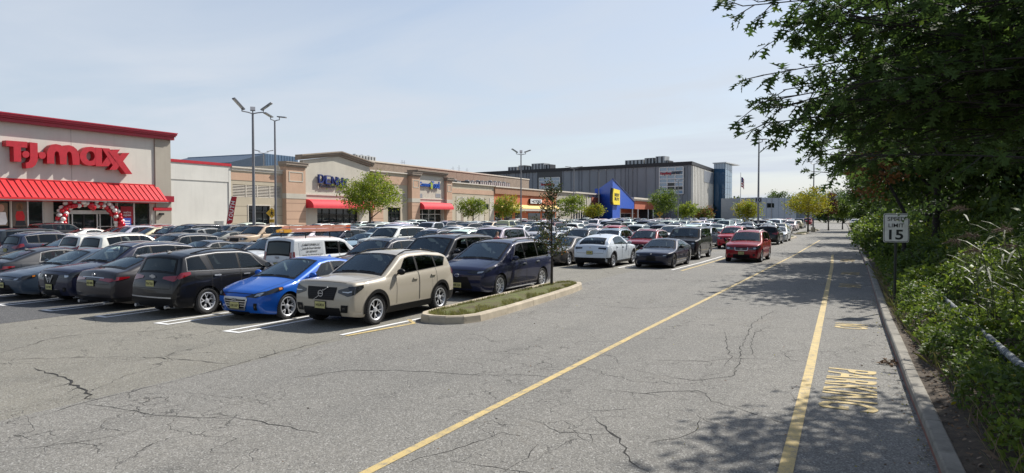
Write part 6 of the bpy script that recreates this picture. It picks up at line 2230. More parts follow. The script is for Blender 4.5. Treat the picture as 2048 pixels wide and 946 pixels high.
KINDS['elantra'] = mk(L=4.57, W=1.80, H=1.435, wb=2.70, fo=.86, R=.325, gc=.165, bz=(.93, 1.0), ws=(1.18, 2.18), rear0=3.3,
                      prof=[(0, .60), (.06, .70), (.16, .76), (.45, .845), (1.18, .985), (2.15, 1.385), (2.5, 1.432), (2.95, 1.425), (3.4, 1.34), (4.1, 1.085), (4.4, 1.05), (4.5, 1.0), (4.57, .82)], roofk=.70, crownv=.05,
                      wins=[(1.62, 2.50, .55, .0), (2.57, 3.35, .0, -.12)], doors=[(1.55, 2.52), (2.54, 3.4)], rw=(1.10, 1.36, .76),
                      bow=.22, taper=.22, head=[(0, .54, .575, .625), (.4, .93, .60, .74), (.55, 1.02, .62, .775), (1, 1.66, .755, .815)], head_mat='smoked', amber=True, tail=SED_TAIL, grille=(.30, .585, .42, .60), slats=5, gframe=2, lowf=(.19, .25), lowk=.6, fog=(.29, .46, .80, .93), plate_f=.40, plate_r=.62, plate_text='G81 LKP', emb='slant_h', emb_zf=.535, emb_zr=.92, mir=1.62, rim=(5, True, 'alloy', 'grey_alloy'), rimk=.73, hand=.11, fin=3.2)
KINDS['equinox'] = mk(L=4.65, W=1.84, H=1.66, wb=2.725, fo=.92, R=.345, gc=.21, bz=(1.05, 1.15), ws=(1.25, 2.05), rear0=3.6,
                      prof=[(0, .82), (.06, .93), (.2, 1.0), (.55, 1.06), (1.25, 1.13), (2.05, 1.575), (2.45, 1.645), (3.2, 1.66), (4.0, 1.60), (4.28, 1.545), (4.33, 1.49), (4.52, 1.10), (4.61, 1.02), (4.65, .86)], roofk=.74,
                      wins=[(1.72, 2.55, .45, .0), (2.62, 3.42, .0, .10), (3.62, 4.22, .14, -.06)], doors=[(1.65, 2.58), (2.60, 3.52)], rw=(1.13, 1.47, .84), trim='chrome', handle_mat='chrome', hand=.12,
                      head=SUV_HEAD, tail=[(0, .48, .965, 1.02), (.5, .97, .93, 1.08), (.62, 1.02, .94, 1.10), (1, 1.5, 1.06, 1.125)], grille=(.5, .82, .42, .5), slats=3, gframe=2, lowf=(.25, .40), lowr=(.26, .48), fog=(.36, .5, .75, .9), strip_r=(.505, .014, .97), sill='chrome', plate_f=.42, plate_r=.84, plate_text='P26 TXD', rails=(2.1, 3.9), fin=4.05, emb='bow_tie', emb_zf=.7, emb_zr=1.01, mir=1.74, rim=(5, True, 'alloy', 'grey_alloy'), rimk=.66, exhaust=(1, -1))
KINDS['mazda6'] = mk(L=4.87, W=1.84, H=1.45, wb=2.83, fo=.93, R=.335, gc=.165, bz=(.94, 1.02), ws=(1.35, 2.3), rear0=3.5,
                     prof=[(0, .66), (.06, .76), (.2, .83), (.55, .9), (1.35, 1.0), (2.28, 1.39), (2.65, 1.445), (3.1, 1.44), (3.6, 1.36), (4.35, 1.11), (4.68, 1.075), (4.79, 1.03), (4.87, .80)], roofk=.70, crownv=.05,
                     wins=[(1.78, 2.68, .55, .0), (2.75, 3.55, .0, -.12)], doors=[(1.72, 2.7), (2.72, 3.6)], rw=(1.13, 1.37, .78), trim='chrome',
                     head=SED_HEAD, tail=[(0, .42, .82, .87), (.5, .97, .80, .90), (.62, 1.02, .80, .91), (1, 1.5, .87, .905)], grille=(.36, .68, .38, .52), gframe=1, lowf=(.2, .3), lowr=(.24, .36), strip_r=(.885, .012, .62), plate_f=.40, plate_r=.74, plate_text='R55 HNB', emb='winged_oval', emb_zf=.58, emb_zr=.95, mir=1.8, exhaust=(1, -1), fin=3.5, rim=(10, False, 'alloy', 'grey_alloy'))
KINDS['rogue'] = mk(L=4.65, W=1.84, H=1.70, wb=2.705, fo=.93, R=.35, gc=.21, bz=(1.07, 1.16), ws=(1.28, 2.08), rear0=3.6,
                    prof=[(0, .86), (.06, .96), (.2, 1.02), (.55, 1.07), (1.28, 1.14), (2.05, 1.60), (2.45, 1.68), (3.2, 1.69), (4.0, 1.62), (4.26, 1.56), (4.31, 1.50), (4.52, 1.10), (4.61, 1.02), (4.65, .88)], roofk=.74,
                    wins=[(1.75, 2.58, .45, .0), (2.65, 3.45, .0, .0), (3.52, 4.0, .0, .08)], doors=[(1.68, 2.6), (2.62, 3.48)], rw=(1.13, 1.48, .82), trim='chrome',
                    head=[(0, .56, .76, .82), (.45, .93, .745, .885), (.6, 1.02, .76, .91), (1, 1.5, .90, .955)], tail=[(0, .55, .94, 1.0), (.5, .97, .90, 1.10), (.62, 1.02, .9, 1.12), (1, 1.4, 1.0, 1.13)], grille=(.56, .86, .34, .5), lowf=(.25, .42), lowr=(.26, .45), fog=(.38, .5, .75, .9), clad=.045, plate_f=.50, plate_r=.82, plate_text='C13 YWE', rails=(2.1, 3.9), rail_mat='alloy', fin=4.0, emb='v_bars', emb_zf=.73, emb_zr=1.0, mir=1.78)
KINDS['camry'] = mk(L=4.88, W=1.84, H=1.445, wb=2.825, fo=.97, R=.335, gc=.165, bz=(.93, 1.01), ws=(1.38, 2.32), rear0=3.5,
                    prof=[(0, .62), (.06, .72), (.2, .8), (.55, .875), (1.38, .99), (2.3, 1.385), (2.65, 1.44), (3.1, 1.435), (3.6, 1.355), (4.3, 1.11), (4.68, 1.07), (4.80, 1.03), (4.88, .82)], roofk=.70, crownv=.05,
                    wins=[(1.8, 2.7, .55, .0), (2.77, 3.55, .0, -.10)], doors=[(1.74, 2.72), (2.74, 3.6)], rw=(1.13, 1.37, .78),
                    head=SED_HEAD, amber=True, tail=SED_TAIL, grille=(.26, .46, .72, .5), slats=4, slat_mat='black', lowf=(.2, .25), plate_f=.45, plate_r=.76, plate_text='N70 BGS', emb='ovals', emb_zf=.60, emb_zr=.97, mir=1.82, fin=3.5, rim=(5, False, 'alloy', 'grey_alloy'))
KINDS['sienna'] = mk(L=5.17, W=1.99, H=1.74, wb=3.06, fo=.98, R=.36, gc=.19, bz=(1.06, 1.13), ws=(1.12, 2.2), rear0=4.2,
                     prof=[(0, .78), (.06, .89), (.2, .97), (.5, 1.04), (1.12, 1.16), (2.2, 1.66), (2.6, 1.725), (3.6, 1.735), (4.5, 1.67), (4.84, 1.61), (4.9, 1.55), (5.06, 1.12), (5.13, 1.03), (5.17, .86)], roofk=.76,
                     wins=[(1.85, 2.75, .5, .0), (2.83, 3.72, .0, .0), (3.80, 4.66, .0, -.05)], doors=[(1.72, 2.78), (2.80, 3.78)], rw=(1.16, 1.52, .84), trim='chrome', handle_mat='chrome', hand=.13,
                     bow=.18, taper=.16, head=[(0, .45, .80, .83), (.4, .92, .77, .885), (.55, 1.02, .79, .92), (1, 1.62, .95, .985)], tail=SUV_TAIL, grille=(.32, .68, .66, .44), slats=6, slat_mat='black', lowf=(.21, .28), sill='chrome', plate_f=.42, plate_r=.86, plate_text='M38 ZQA', emb='ovals', emb_zf=.72, emb_zr=1.03, mir=1.86, rim=(10, False, 'alloy', 'grey_alloy'), rails=(2.4, 4.5))
KINDS['mache'] = mk(L=4.71, W=1.88, H=1.60, wb=2.985, fo=.86, R=.36, gc=.19, bz=(1.04, 1.14), ws=(1.2, 2.2), rear0=3.5,
                    prof=[(0, .84), (.06, .93), (.2, .98), (.55, 1.04), (1.2, 1.11), (2.15, 1.54), (2.55, 1.60), (3.1, 1.585), (3.8, 1.46), (4.25, 1.31), (4.5, 1.13), (4.60, 1.09), (4.66, 1.03), (4.71, .8)], roofk=.70,
                    wins=[(1.75, 2.62, .5, .0), (2.68, 3.6, .0, -.05)], doors=[(1.66, 2.64), (2.66, 3.5)], rw=(1.17, 1.43, .78),
                    head=SUV_HEAD, tail=[(0, .52, .93, 1.0), (.8, .98, .92, 1.02), (1, 1.02, .92, 1.02)], tail_mat='smoked', grille=(.62, .82, .5, .55), lowf=(.25, .4), lowr=(.24, .50), clad=.06, plate_r=.74, plate_text='E90 QMC', emb='horse', emb_zf=.8, emb_zr=.98, mir=1.76, rim=(5, True, 'alloy', 'black'), fin=3.2)
KINDS['coupe'] = mk(L=4.85, W=1.90, H=1.38, wb=2.86, fo=.86, R=.345, gc=.14, bz=(.88, .97), ws=(1.5, 2.35), rear0=3.4,
                    prof=[(0, .62), (.06, .72), (.2, .78), (.55, .83), (1.5, .94), (2.35, 1.32), (2.7, 1.378), (3.1, 1.37), (3.7, 1.26), (4.3, 1.06), (4.68, 1.02), (4.78, .99), (4.85, .78)], roofk=.68, crownv=.05,
                    wins=[(1.95, 2.95, .5, .0), (3.02, 3.6, .0, -.12)], doors=[(1.8, 3.0)], rw=(1.07, 1.30, .74),
                    bow=.2, taper=.2, head=[(0, .55, .60, .64), (.45, .93, .60, .68), (.6, 1.02, .61, .69), (1, 1.35, .66, .70)], head_mat='smoked', tail=SED_TAIL, grille=(.36, .60, .34, .30), gframe=0, lowf=(.17, .30), lowk=.85, plate_r=.7, emb='roundel', emb_zf=.70, emb_zr=.9, mir=1.95, mir_mat='black', rim=(5, True, 'grey_alloy', 'black'), rimk=.73, fin=3.1)
KINDS['rover'] = mk(L=5.0, W=2.04, H=1.87, wb=2.92, fo=.86, R=.39, gc=.26, bz=(1.23, 1.27), ws=(1.25, 1.95), rear0=4.2,
                    prof=[(0, 1.0), (.05, 1.10), (.15, 1.14), (.5, 1.18), (1.25, 1.24), (1.95, 1.78), (2.3, 1.855), (3.4, 1.865), (4.4, 1.83), (4.72, 1.79), (4.78, 1.72), (4.92, 1.2), (4.97, 1.08), (5.0, .92)], roofk=.80,
                    wins=[(1.72, 2.62, .35, .0), (2.70, 3.6, .0, .0), (3.68, 4.5, .0, -.05)], doors=[(1.62, 2.65), (2.67, 3.64)], rw=(1.26, 1.68, .86), hand=.18,
                    taper=.10, head=[(0, .62, .88, .98), (.5, .95, .88, 1.02), (.65, 1.02, .89, 1.03), (1, 1.25, .94, 1.03)], tail=[(0, .78, .95, 1.22), (.6, .98, .95, 1.24), (1, 1.1, .95, 1.22)], grille=(.76, .98, .52, .52), slats=3, slat_mat='black', lowf=(.3, .5), lowr=(.3, .5), plate_f=.6, plate_r=.9, emb='word', emb_zf=1.06, emb_zr=1.12, mir=1.72, sill='alloy', rim=(5, True, 'alloy', 'black'), rails=(2.2, 4.4))
KINDS['santafe'] = mk(L=4.66, W=1.89, H=1.72, wb=2.70, fo=.90, R=.355, gc=.21, bz=(1.08, 1.15), ws=(1.2, 2.0), rear0=3.6,
                      prof=[(0, .82), (.06, .93), (.2, 1.0), (.5, 1.06), (1.2, 1.14), (1.98, 1.60), (2.35, 1.70), (3.2, 1.715), (4.0, 1.65), (4.28, 1.59), (4.34, 1.53), (4.52, 1.12), (4.6, 1.02), (4.66, .88)], roofk=.74,
                      wins=[(1.68, 2.5, .42, .0), (2.58, 3.38, .0, .0), (3.46, 4.0, .0, .06)], doors=[(1.6, 2.53), (2.55, 3.42)], rw=(1.15, 1.5, .82),
                      head=[(0, .52, .70, .78), (.45, .92, .68, .87), (.6, 1.02, .70, .90), (1, 1.45, .84, .935)], tail=SUV_TAIL, grille=(.66, .80, .40, .46), slats=2, slat_mat='grey_alloy', gframe=1, lowf=(.27, .46), lowk=.6, fog=(.36, .48, .76, .9), lowr=(.26, .42), plate_f=.52, plate_r=.84, plate_text='H64 DJS', emb='slant_h', emb_zf=.73, emb_zr=1.02, mir=1.7, rails=(2.05, 3.9), rail_mat='alloy')
KINDS['van'] = mk(L=4.75, W=1.84, H=1.90, wb=3.10, fo=.90, R=.33, gc=.19, bz=(1.13, 1.15), ws=(.95, 1.75), rear0=4.3,
                  prof=[(0, .84), (.06, .95), (.2, 1.02), (.45, 1.08), (.95, 1.18), (1.75, 1.78), (2.1, 1.87), (3.0, 1.90), (4.2, 1.89), (4.55, 1.87), (4.64, 1.82), (4.72, 1.2), (4.74, 1.05), (4.75, .9)], roofk=.83, crownv=.07, bowr=.05, rakeR=[(.2, .05), (.4, .01), (1.0, .02), (1.9, .06)],
                  wins=[(1.35, 2.12, .45, .0), (2.25, 2.95, .0, .0)], doors=[(1.3, 2.18), (2.2, 3.05)], rw=(1.2, 1.72, .84), win_top=.16,
                  head=SUV_HEAD, tail=[(0, .86, .85, 1.32), (.6, .985, .85, 1.35), (.8, 1.02, .85, 1.34), (1, 1.12, .87, 1.3)], grille=(.5, .8, .4, .45), slats=3, lowf=(.25, .4), lowr=(.25, .5), plate_f=.45, plate_r=.8, emb='bow_tie', emb_zf=.7, emb_zr=1.08, mir=1.4, mir_mat='black', handle_mat='black', rim=(5, False, 'grey_alloy', 'grey_alloy'))
KINDS['pickup'] = mk(L=5.6, W=2.0, H=1.90, wb=3.5, fo=.95, R=.40, gc=.30, bz=(1.2, 1.22), ws=(1.45, 2.1), rear0=5.4,
                     prof=[(0, 1.02), (.05, 1.12), (.2, 1.16), (1.45, 1.24), (2.1, 1.80), (2.4, 1.89), (3.3, 1.89), (3.72, 1.83), (3.86, 1.34), (3.95, 1.22), (5.45, 1.22), (5.56, 1.18), (5.6, 1.0)], roofk=.80,
                     wins=[(1.85, 2.7, .38, .0), (2.78, 3.55, .0, -.02)], doors=[(1.78, 2.73), (2.75, 3.6)], rw=(1.05, 1.13, .6),
                     head=SUV_HEAD, tail=[(0, .80, .85, 1.12), (.6, .985, .85, 1.13), (1, 1.12, .85, 1.12)], grille=(.62, .98, .6, .62), slats=4, gframe=2, lowf=(.35, .5), lowr=(.4, .55), plate_r=.62, emb='bow_tie', emb_zf=.8, emb_zr=.95, mir=1.85, mir_mat='black')

MESHES = {}


def flat_mesh(nodes):
    """the same car as one mesh, for those too far off to show their parts"""
    vs, fs, ms, mats, sm = [], [], [], [], []

    def put(n, mat):
        mt = mat @ (Matrix.Translation(n.loc) @ Matrix.Rotation(n.rot[2], 4, 'Z') @ Matrix.Rotation(n.rot[1], 4, 'Y') @ Matrix.Rotation(n.rot[0], 4, 'X'))
        o = len(vs); me = n.mesh
        vs.extend([tuple(mt @ v.co) for v in me.vertices])
        mp = []
        for q in me.materials:
            if q not in mats: mats.append(q)
            mp.append(mats.index(q))
        for p in me.polygons:
            fs.append(tuple(i + o for i in p.vertices)); ms.append(mp[p.material_index]); sm.append(p.use_smooth)
        for k in n.kids:
            if k.name not in ('wiper', 'plate_characters', 'emblem', 'handle', 'steering_wheel', 'inner_mirror'): put(k, mt)
    for n in nodes:
        if n.name in ('door', 'tailgate_seam', 'bonnet_seam'): continue
        put(n, Matrix.Identity(4))
    me = bpy.data.meshes.new('parked_car'); me.from_pydata(vs, [], fs)
    for q in mats: me.materials.append(q)
    me.polygons.foreach_set('material_index', ms); me.polygons.foreach_set('use_smooth', sm)
    me.set_sharp_from_angle(angle=R(42)); me.update()
    return me


def place(kind, name, cat, x, y, rz, color, label, group='parked cars', detail=True, rails=True):
    if kind not in MESHES:
        nd = build_car(KINDS[kind]); MESHES[kind] = [nd, None]
    nd, fl = MESHES[kind]
    col = (*(lin(color) if isinstance(color, str) else color), 1)
    if not detail:
        if fl is None: fl = MESHES[kind][1] = flat_mesh(nd)
        o = link(name, fl, None, (x, y, 0), (0, 0, rz)); o.color = col
        return tag(o, label, cat, group)
    o = thing(name, (x, y, 0), label, cat, rz, group)

    def put(n, par):
        q = link(n.name, n.mesh, par, n.loc, n.rot); q.color = col
        for k in n.kids: put(k, q)
    for n in nd: put(n, o)
    return o


SUVS = ('xc40', 'equinox', 'rogue', 'mache', 'rover', 'santafe')
CATS = {'xc40': 'SUV', 'equinox': 'SUV', 'rogue': 'SUV', 'mache': 'SUV', 'rover': 'SUV', 'santafe': 'SUV', 'elantra': 'sedan', 'mazda6': 'sedan', 'camry': 'sedan', 'coupe': 'coupe', 'sienna': 'minivan', 'van': 'van', 'pickup': 'pickup truck'}
PAL = {'black': '15161a', 'white': 'dfe0dd', 'silver': 'a9adb0', 'grey': '55595e', 'dark blue': '18233f', 'navy': '141b33', 'red': '8c1420', 'blue': '21508f', 'beige': 'b3a68f', 'charcoal': '2d3034', 'maroon': '4c1219', 'pale blue': '8fa4b5', 'dark green': '1c2c26'}

used_stalls = set()
HERO = [
    # kind, stall row, x, y centre, facing (0 nose to the camera, 180 tail), colour, label
    ('xc40', -11.05, 13.80, 0.6, (0.36, 0.325, 0.265), 'beige boxy SUV with black grille parked nose out beside the kerbed island'),
    ('elantra', -13.42, 13.50, 0.3, (0.004, 0.085, 0.40), 'bright blue sedan parked nose out with a barred hexagon grille'),
    ('equinox', -15.95, 13.08, 180.5, '0d0e11', 'black SUV parked tail out beside the bright blue sedan'),
    ('mazda6', -18.4, 13.2, 179.6, '2a282b', 'dark plum grey sedan parked tail out left of the black SUV'),
    ('rogue', -20.75, 13.3, 0.4, '1d2136', 'dark navy SUV with V shaped grille parked nose out in the front row'),
    ('camry', -23.05, 13.3, -0.4, '3d4a58', 'slate blue sedan parked nose out at the left picture edge'),
    ('mazda6', -25.3, 13.8, 180, '26282c', 'charcoal sedan furthest left in the front row'),
    ('sienna', -11.12, 20.08, 0.0, '131a38', 'dark blue minivan parked nose in behind the beige SUV'),
    ('rover', -13.5, 20.35, 0.0, '14161c', 'tall black SUV in the second row left of the dark blue minivan'),
    ('rogue', -16.3, 20.3, 0.0, '131722', 'dark SUV with arched chrome window line left of the tall black SUV'),
    ('van', -19.2, 20.2, 180, 'c9cccd', 'white work van with ladders on its roof rack'),
    ('equinox', -21.8, 20.4, 0.3, 'c6c8c8', 'white SUV directly left of the white work van'),
    ('coupe', -24.1, 20.4, 0, '20242c', 'low dark coupe in the second row hidden behind the front row sedans'),
    ('elantra', -26.3, 20.4, 0, '3a3f48', 'grey sedan in the second row beside the low dark coupe'),
    ('rogue', -28.6, 20.6, -0.4, '16181e', 'black SUV with chrome window line in the second row before the store entrance'),
    ('santafe', -31.0, 20.2, 180, 'd5d4cb', 'white SUV parked tail out left of the black SUV before the store entrance'),
    ('rogue', -33.4, 20.6, 180, 'dcdbd2', 'cream white SUV parked tail out nearest the left window posters'),
    ('camry', -35.3, 19.6, 0, '8c1420', 'red sedan partly cut by the left picture edge'),
    ('rogue', -37.8, 20.3, 180, '1d2740', 'navy SUV with silver roof rail at the left picture edge'),
    ('camry', -14.3, 33.1, 0.0, '57534f', 'bronze grey sedan parked nose out behind the young tree'),
    ('mache', -11.92, 33.0, 179.3, 'c3cbd2', 'pale silver crossover parked tail out with three bar tail lights'),
    ('coupe', -9.25, 34.05, 0.5, '141a2e', 'low navy sports coupe nose out with wide black intakes'),
    ('rover', -9.62, 40.9, 0.4, '191b20', 'tall black boxy SUV behind the low navy coupe'),
    ('rogue', -12.05, 40.6, 0.0, '7c1a26', 'wine red SUV nose out behind the pale silver crossover'),
    ('santafe', -14.4, 40.6, 0.0, '6e7f8e', 'blue grey SUV nose out left of the wine red SUV'),
]
for kind, x, y, ang, colr, lab in HERO:
    nm = {'SUV': 'parked_suv', 'sedan': 'parked_sedan', 'coupe': 'parked_coupe', 'minivan': 'parked_minivan', 'van': 'work_van'}[CATS[kind]]
    o = place(kind, nm, CATS[kind], x, y, R(ang), colr, lab)
    if kind == 'van':
        VAN = o; o.scale = (.95, .95, .92)
mv = place('santafe', 'moving_suv', 'SUV', -6.05, 40.1, R(-1.0), '85121d', 'red SUV driving towards the viewer in the lane by the yellow line', group='vehicles driving on the road')
place('rogue', 'moving_suv', 'SUV', -3.0, 165, 0, 'd8dade', 'white SUV far off on the road near the speed limit sign', group='vehicles driving on the road', detail=False)
# far left of the storefronts: a car driving along the shop fronts
place('xc40', 'moving_suv', 'SUV', -67.0, 78.5, R(0), 'd9dbda', 'white SUV driving along the front of the gabled store', group='vehicles driving on the road')

ORD = ['first', 'second', 'third', 'fourth', 'fifth', 'sixth', 'seventh', 'eighth', 'ninth', 'tenth', 'eleventh', 'twelfth', 'thirteenth', 'fourteenth', 'fifteenth', 'sixteenth', 'seventeenth', 'eighteenth', 'nineteenth', 'twentieth', 'twenty-first', 'twenty-second', 'twenty-third', 'twenty-fourth', 'twenty-fifth']
cr_ = random.Random(21)
FORCE = {(4, 0): ('mazda6' and 'rogue', 'a01826', 0), (4, 1): ('equinox', '39465a', 0), (5, 0): ('equinox', '1a1b1f', 180), (6, 0): ('rogue', '1c1c20', 180), (6, 1): ('camry', 'c9cdd0', 0)}
count = 0
KW = ['rogue', 'equinox', 'santafe', 'xc40', 'mache', 'camry', 'mazda6', 'elantra', 'rogue', 'equinox', 'sienna', 'rover', 'camry', 'pickup', 'santafe']
CW = ['white', 'white', 'white', 'white', 'silver', 'silver', 'silver', 'black', 'black', 'black', 'grey', 'grey', 'charcoal', 'charcoal', 'dark blue', 'navy', 'pale blue', 'red', 'beige', 'maroon', 'white', 'silver', 'white', 'white', 'silver', 'white']
hero_pos = [(h[1], h[2]) for h in HERO]
for r in range(1, 18):
    mm = ROW_M[r // 2]
    yc = mm - 3.3 if r % 2 == 0 else mm + 3.45
    for k in range(0, 23):
        x = stall_x(0 if r < 2 else 2, k)
        if x < -62 or (r == 1 and k < 12) or (r == 1 and x < -2.1 * yc): continue
        if any(abs(x - a) < 1.5 and abs(yc - b) < 3 for a, b in hero_pos): continue
        xx = x - 0.035 * max(0, yc - 60)
        if xx < -66: continue
        if r >= 7 and cr_.random() < 0.10 or r < 7 and cr_.random() < 0.06: continue
        kind = cr_.choice(KW); cn = cr_.choice(CW); face = cr_.choice((0, 0, 180))
        if r >= 14 and cr_.random() < 0.25: continue
        c_ = tuple(max(0, min(1, v * cr_.uniform(.85, 1.12))) for v in lin(PAL[cn]))
        if (r, k) in FORCE:
            kind, hexc, face = FORCE[(r, k)]; c_ = lin(hexc); cn = {'a01826': 'bright red', '39465a': 'slate blue', '1a1b1f': 'black', '1c1c20': 'black', 'c9cdd0': 'silver'}[hexc]
        dist = math.hypot(xx, yc)
        # hide nothing: a car whose line of sight is wholly outside the frame is left out
        dx = _CY * xx + _SY * yc; dz = -_SY * xx + _CY * yc
        if not (-0.80 < dx / dz < 0.80): continue
        lab = f"{cn} {CATS[kind]}, {'nose' if face == 0 else 'tail'} towards viewer, {ORD[r]} row back, {ORD[k]} stall from the road"
        nm = {'SUV': 'parked_suv', 'sedan': 'parked_sedan', 'coupe': 'parked_coupe', 'minivan': 'parked_minivan', 'pickup truck': 'parked_pickup', 'van': 'work_van'}[CATS[kind]]
        place(kind, nm, CATS[kind], xx + cr_.uniform(-.12, .12), yc + cr_.uniform(-.35, .35), R(face + cr_.uniform(-1.2, 1.2)), c_, lab, detail=dist < 62)
        count += 1
# cars along the far kerb of the road, right of the stalls
for i, (kind, x, y, col_, cn) in enumerate((('rogue', -7.8, 63.5, '17181b', 'black'), ('camry', -7.9, 71.0, 'b9bcbf', 'silver'))):
    place(kind, {'SUV': 'parked_suv', 'sedan': 'parked_sedan'}[CATS[kind]], CATS[kind], x, y, R(180 if i == 0 else 0), col_, f"{cn} {CATS[kind]} parked close to the road {'behind the red moving SUV' if i == 0 else 'just before the small kerbed island'}", detail=False)
print('cars', count + len(HERO))

# roof rack, ladders and lettering of the work van
vx, vy = VAN.location.x, VAN.location.y
rk = MB()
for yy in (-1.25, 0.15, 1.5):       # the van stands tail out: local +y is its tail, world -y
    rk.tube([(-.66, yy, 1.83), (-.66, yy, 2.02), (.66, yy, 2.02), (.66, yy, 1.83)], .022, 6)
rack = rk.build('roof_rack', [M['black']], VAN, sharp=40)
orange_f = plain('orange_fibreglass', (0.50, 0.10, 0.035), 0.5, var=0.2, scale=4); amber_f = plain('amber_fibreglass', (0.56, 0.27, 0.02), 0.5)
for lx, lz, y0, y1, mt, mt2, lab in ((0.42, 1.91, -2.0, 1.55, orange_f, amber_f, 'long orange extension ladder lying on the near side of the van roof'), (-0.15, 1.91, -1.1, 2.2, plain('pale_fibreglass', (0.45, 0.2, 0.14), 0.5), amber_f, 'orange and amber step ladder lying on the far side of the van roof')):
    o = thing('ladder', (vx, vy, 0), lab, 'ladder', math.pi, 'ladders on the van roof')
    for dz in (0, 0.13):
        m = MB()
        for sx in (-.19, .19): m.box(lx + sx - .015, lx + sx + .015, y0, y1 - dz * 2, lz + dz, lz + dz + .09)
        m.build('rail', [mt], o)
    n = int((y1 - y0) / .3)
    for i in range(n):
        m = MB(); y = y0 + .15 + i * .3; m.tube([(lx - .18, y, lz + .045), (lx + .18, y, lz + .045)], .016, 6); m.build('rung', [M['alu']], o)
    m = MB()
    for sx in (-.19, .19): m.box(lx + sx - .02, lx + sx + .02, y1 - .35, y1 + .02, lz - .005, lz + .1)
    m.build('ladder_foot', [mt2], o)
# lettering on the van's side panel (right-hand side of the picture: world +x)
for i, (w_, hh, ww) in enumerate((('CHRISTOPHER LLC', .085, .95), ('Lock & Door Service', .085, 1.0), ('201 555 0147', .075, .6), ('www.lockservice.net', .07, 1.1))):
    me = text_mesh(w_, hh, .004, 'lettering', .015, ww, [M['black_text']])
    xs = KINDS['van'].side(3.85, 1.5 - i * .14, 1).x
    link('lettering', me, VAN, (-xs - .012, 3.75 - 4.75 / 2, 1.58 - i * .135), (R(90), 0, R(-90)))
pn_ = MB(); Car.patch(pn_, lambda a, b: KINDS['van'].side(lerp(3.1, 4.4, a), lerp(1.15, 1.68, b), -1), 10, 5, .006)
pn_.build('side_panel', [M['paint']], VAN).color = (*lin('b6babd'), 1)
# ================================================================== TREES, SHRUBS, UNDERGROWTH
vr = random.Random(11)
M['leaf_oak'] = foliage('oak_leaves', (0.024, 0.050, 0.012), (0.06, 0.105, 0.024), 0.38, 0.9, 0.75)
M['leaf_dark'] = foliage('dark_leaves', (0.02, 0.042, 0.010), (0.065, 0.11, 0.022), 0.34, 0.5)
M['leaf_mid'] = foliage('mid_leaves', (0.035, 0.07, 0.012), (0.105, 0.16, 0.026), 0.36, 0.6)
M['leaf_bright'] = foliage('bright_leaves', (0.055, 0.10, 0.012), (0.18, 0.25, 0.03), 0.34, 1.2)
M['leaf_locust'] = foliage('locust_leaves', (0.10, 0.15, 0.012), (0.28, 0.33, 0.03), 0.40, 0.5)
M['leaf_yellow'] = foliage('yellow_leaves', (0.16, 0.165, 0.012), (0.36, 0.31, 0.02), 0.32, 0.45)
M['leaf_rust'] = foliage('rust_leaves', (0.12, 0.045, 0.015), (0.26, 0.12, 0.035), 0.3, 1.0)
M['leaf_red'] = foliage('purple_red_leaves', (0.07, 0.025, 0.015), (0.14, 0.055, 0.025), 0.25, 0.8)
M['leaf_grey'] = foliage('grey_green_leaves', (0.03, 0.045, 0.014), (0.085, 0.105, 0.035), 0.25, 2.0)
M['litter'] = plain('dead_leaves', (0.13, 0.075, 0.038), 0.9, var=0.6, scale=14)
M['plume'] = plain('reed_plume', (0.20, 0.145, 0.10), 0.9, var=0.35, scale=14)

OAK = [(0, 0), (.17, .025), (.20, .17), (.29, .30), (.31, .12), (.38, .06), (.46, .24), (.60, .46), (.57, .18), (.65, .07), (.74, .18), (.88, .32), (.85, .09), (1.0, 0)]
JAG = [(0, 0), (.2, .2), (.32, .16), (.5, .3), (.66, .18), (1, 0), (.7, -.2), (.5, -.28), (.3, -.17), (.16, -.2)]
OVAL = [(0, 0), (.3, .24), (.7, .2), (1, 0), (.7, -.2), (.3, -.24)]


def frame(nrm, an):
    n = nrm.normalized()
    a = n.orthogonal().normalized()
    b = n.cross(a)
    return a * math.cos(an) + b * math.sin(an), b * math.cos(an) - a * math.sin(an), n


def leaf(m, p, size, nrm, an, shape, mat=0, fold=0.12):
    x, y, n = frame(nrm, an)
    if shape is OAK:
        up = [p + x * (a * size) + y * (b * size) + n * (fold * abs(b) * size - .15 * a * a * size) for a, b in OAK]
        dn = [p + x * (a * size) - y * (b * size) + n * (fold * abs(b) * size - .15 * a * a * size) for a, b in OAK[1:-1]]
        k = len(up)
        m.add(up + dn, [tuple(range(k)), (0, *range(k, k + len(dn)), k - 1)], mat)
    else:
        m.add([p + x * (a * size) + y * (b * size) + n * (fold * abs(b) * size - .12 * a * a * size) for a, b in shape], [tuple(range(len(shape)))], mat)


def rand_n(up=1.0):
    return Vector((vr.gauss(0, 1), vr.gauss(0, 1), vr.gauss(0, .6) + up))


def crown_mesh(c, rx, rz, clumps, per, size, shape, spread=0.32, mats=(0,), up=0.8, flat=0.0, low=-1.0, gap=0.0):
    """leaf clumps through a crown; c centre"""
    m = MB()
    for _ in range(clumps):
        while True:
            v = Vector((vr.uniform(-1, 1), vr.uniform(-1, 1), vr.uniform(low, 1)))
            l = v.length
            if 0.35 < l < 1: break
        v = v * (0.72 + 0.36 * math.sin(v.x * 4.1 + c[0]) * math.sin(v.y * 3.7 + c[1] + v.z * 3)) / max(.6, l ** .35)
        q = Vector((c[0] + v.x * rx, c[1] + v.y * rx, c[2] + v.z * rz))
        r = spread * rx * vr.uniform(.5, 1.15); mt = vr.choice(mats)
        for _ in range(int(per * vr.uniform(.6, 1.4))):
            d = Vector((vr.gauss(0, .5), vr.gauss(0, .5), vr.gauss(0, .5 * (1 - flat)))) * r
            leaf(m, q + d, size * vr.uniform(.6, 1.3), rand_n(up), vr.uniform(0, 6.28), shape, mt)
    return m


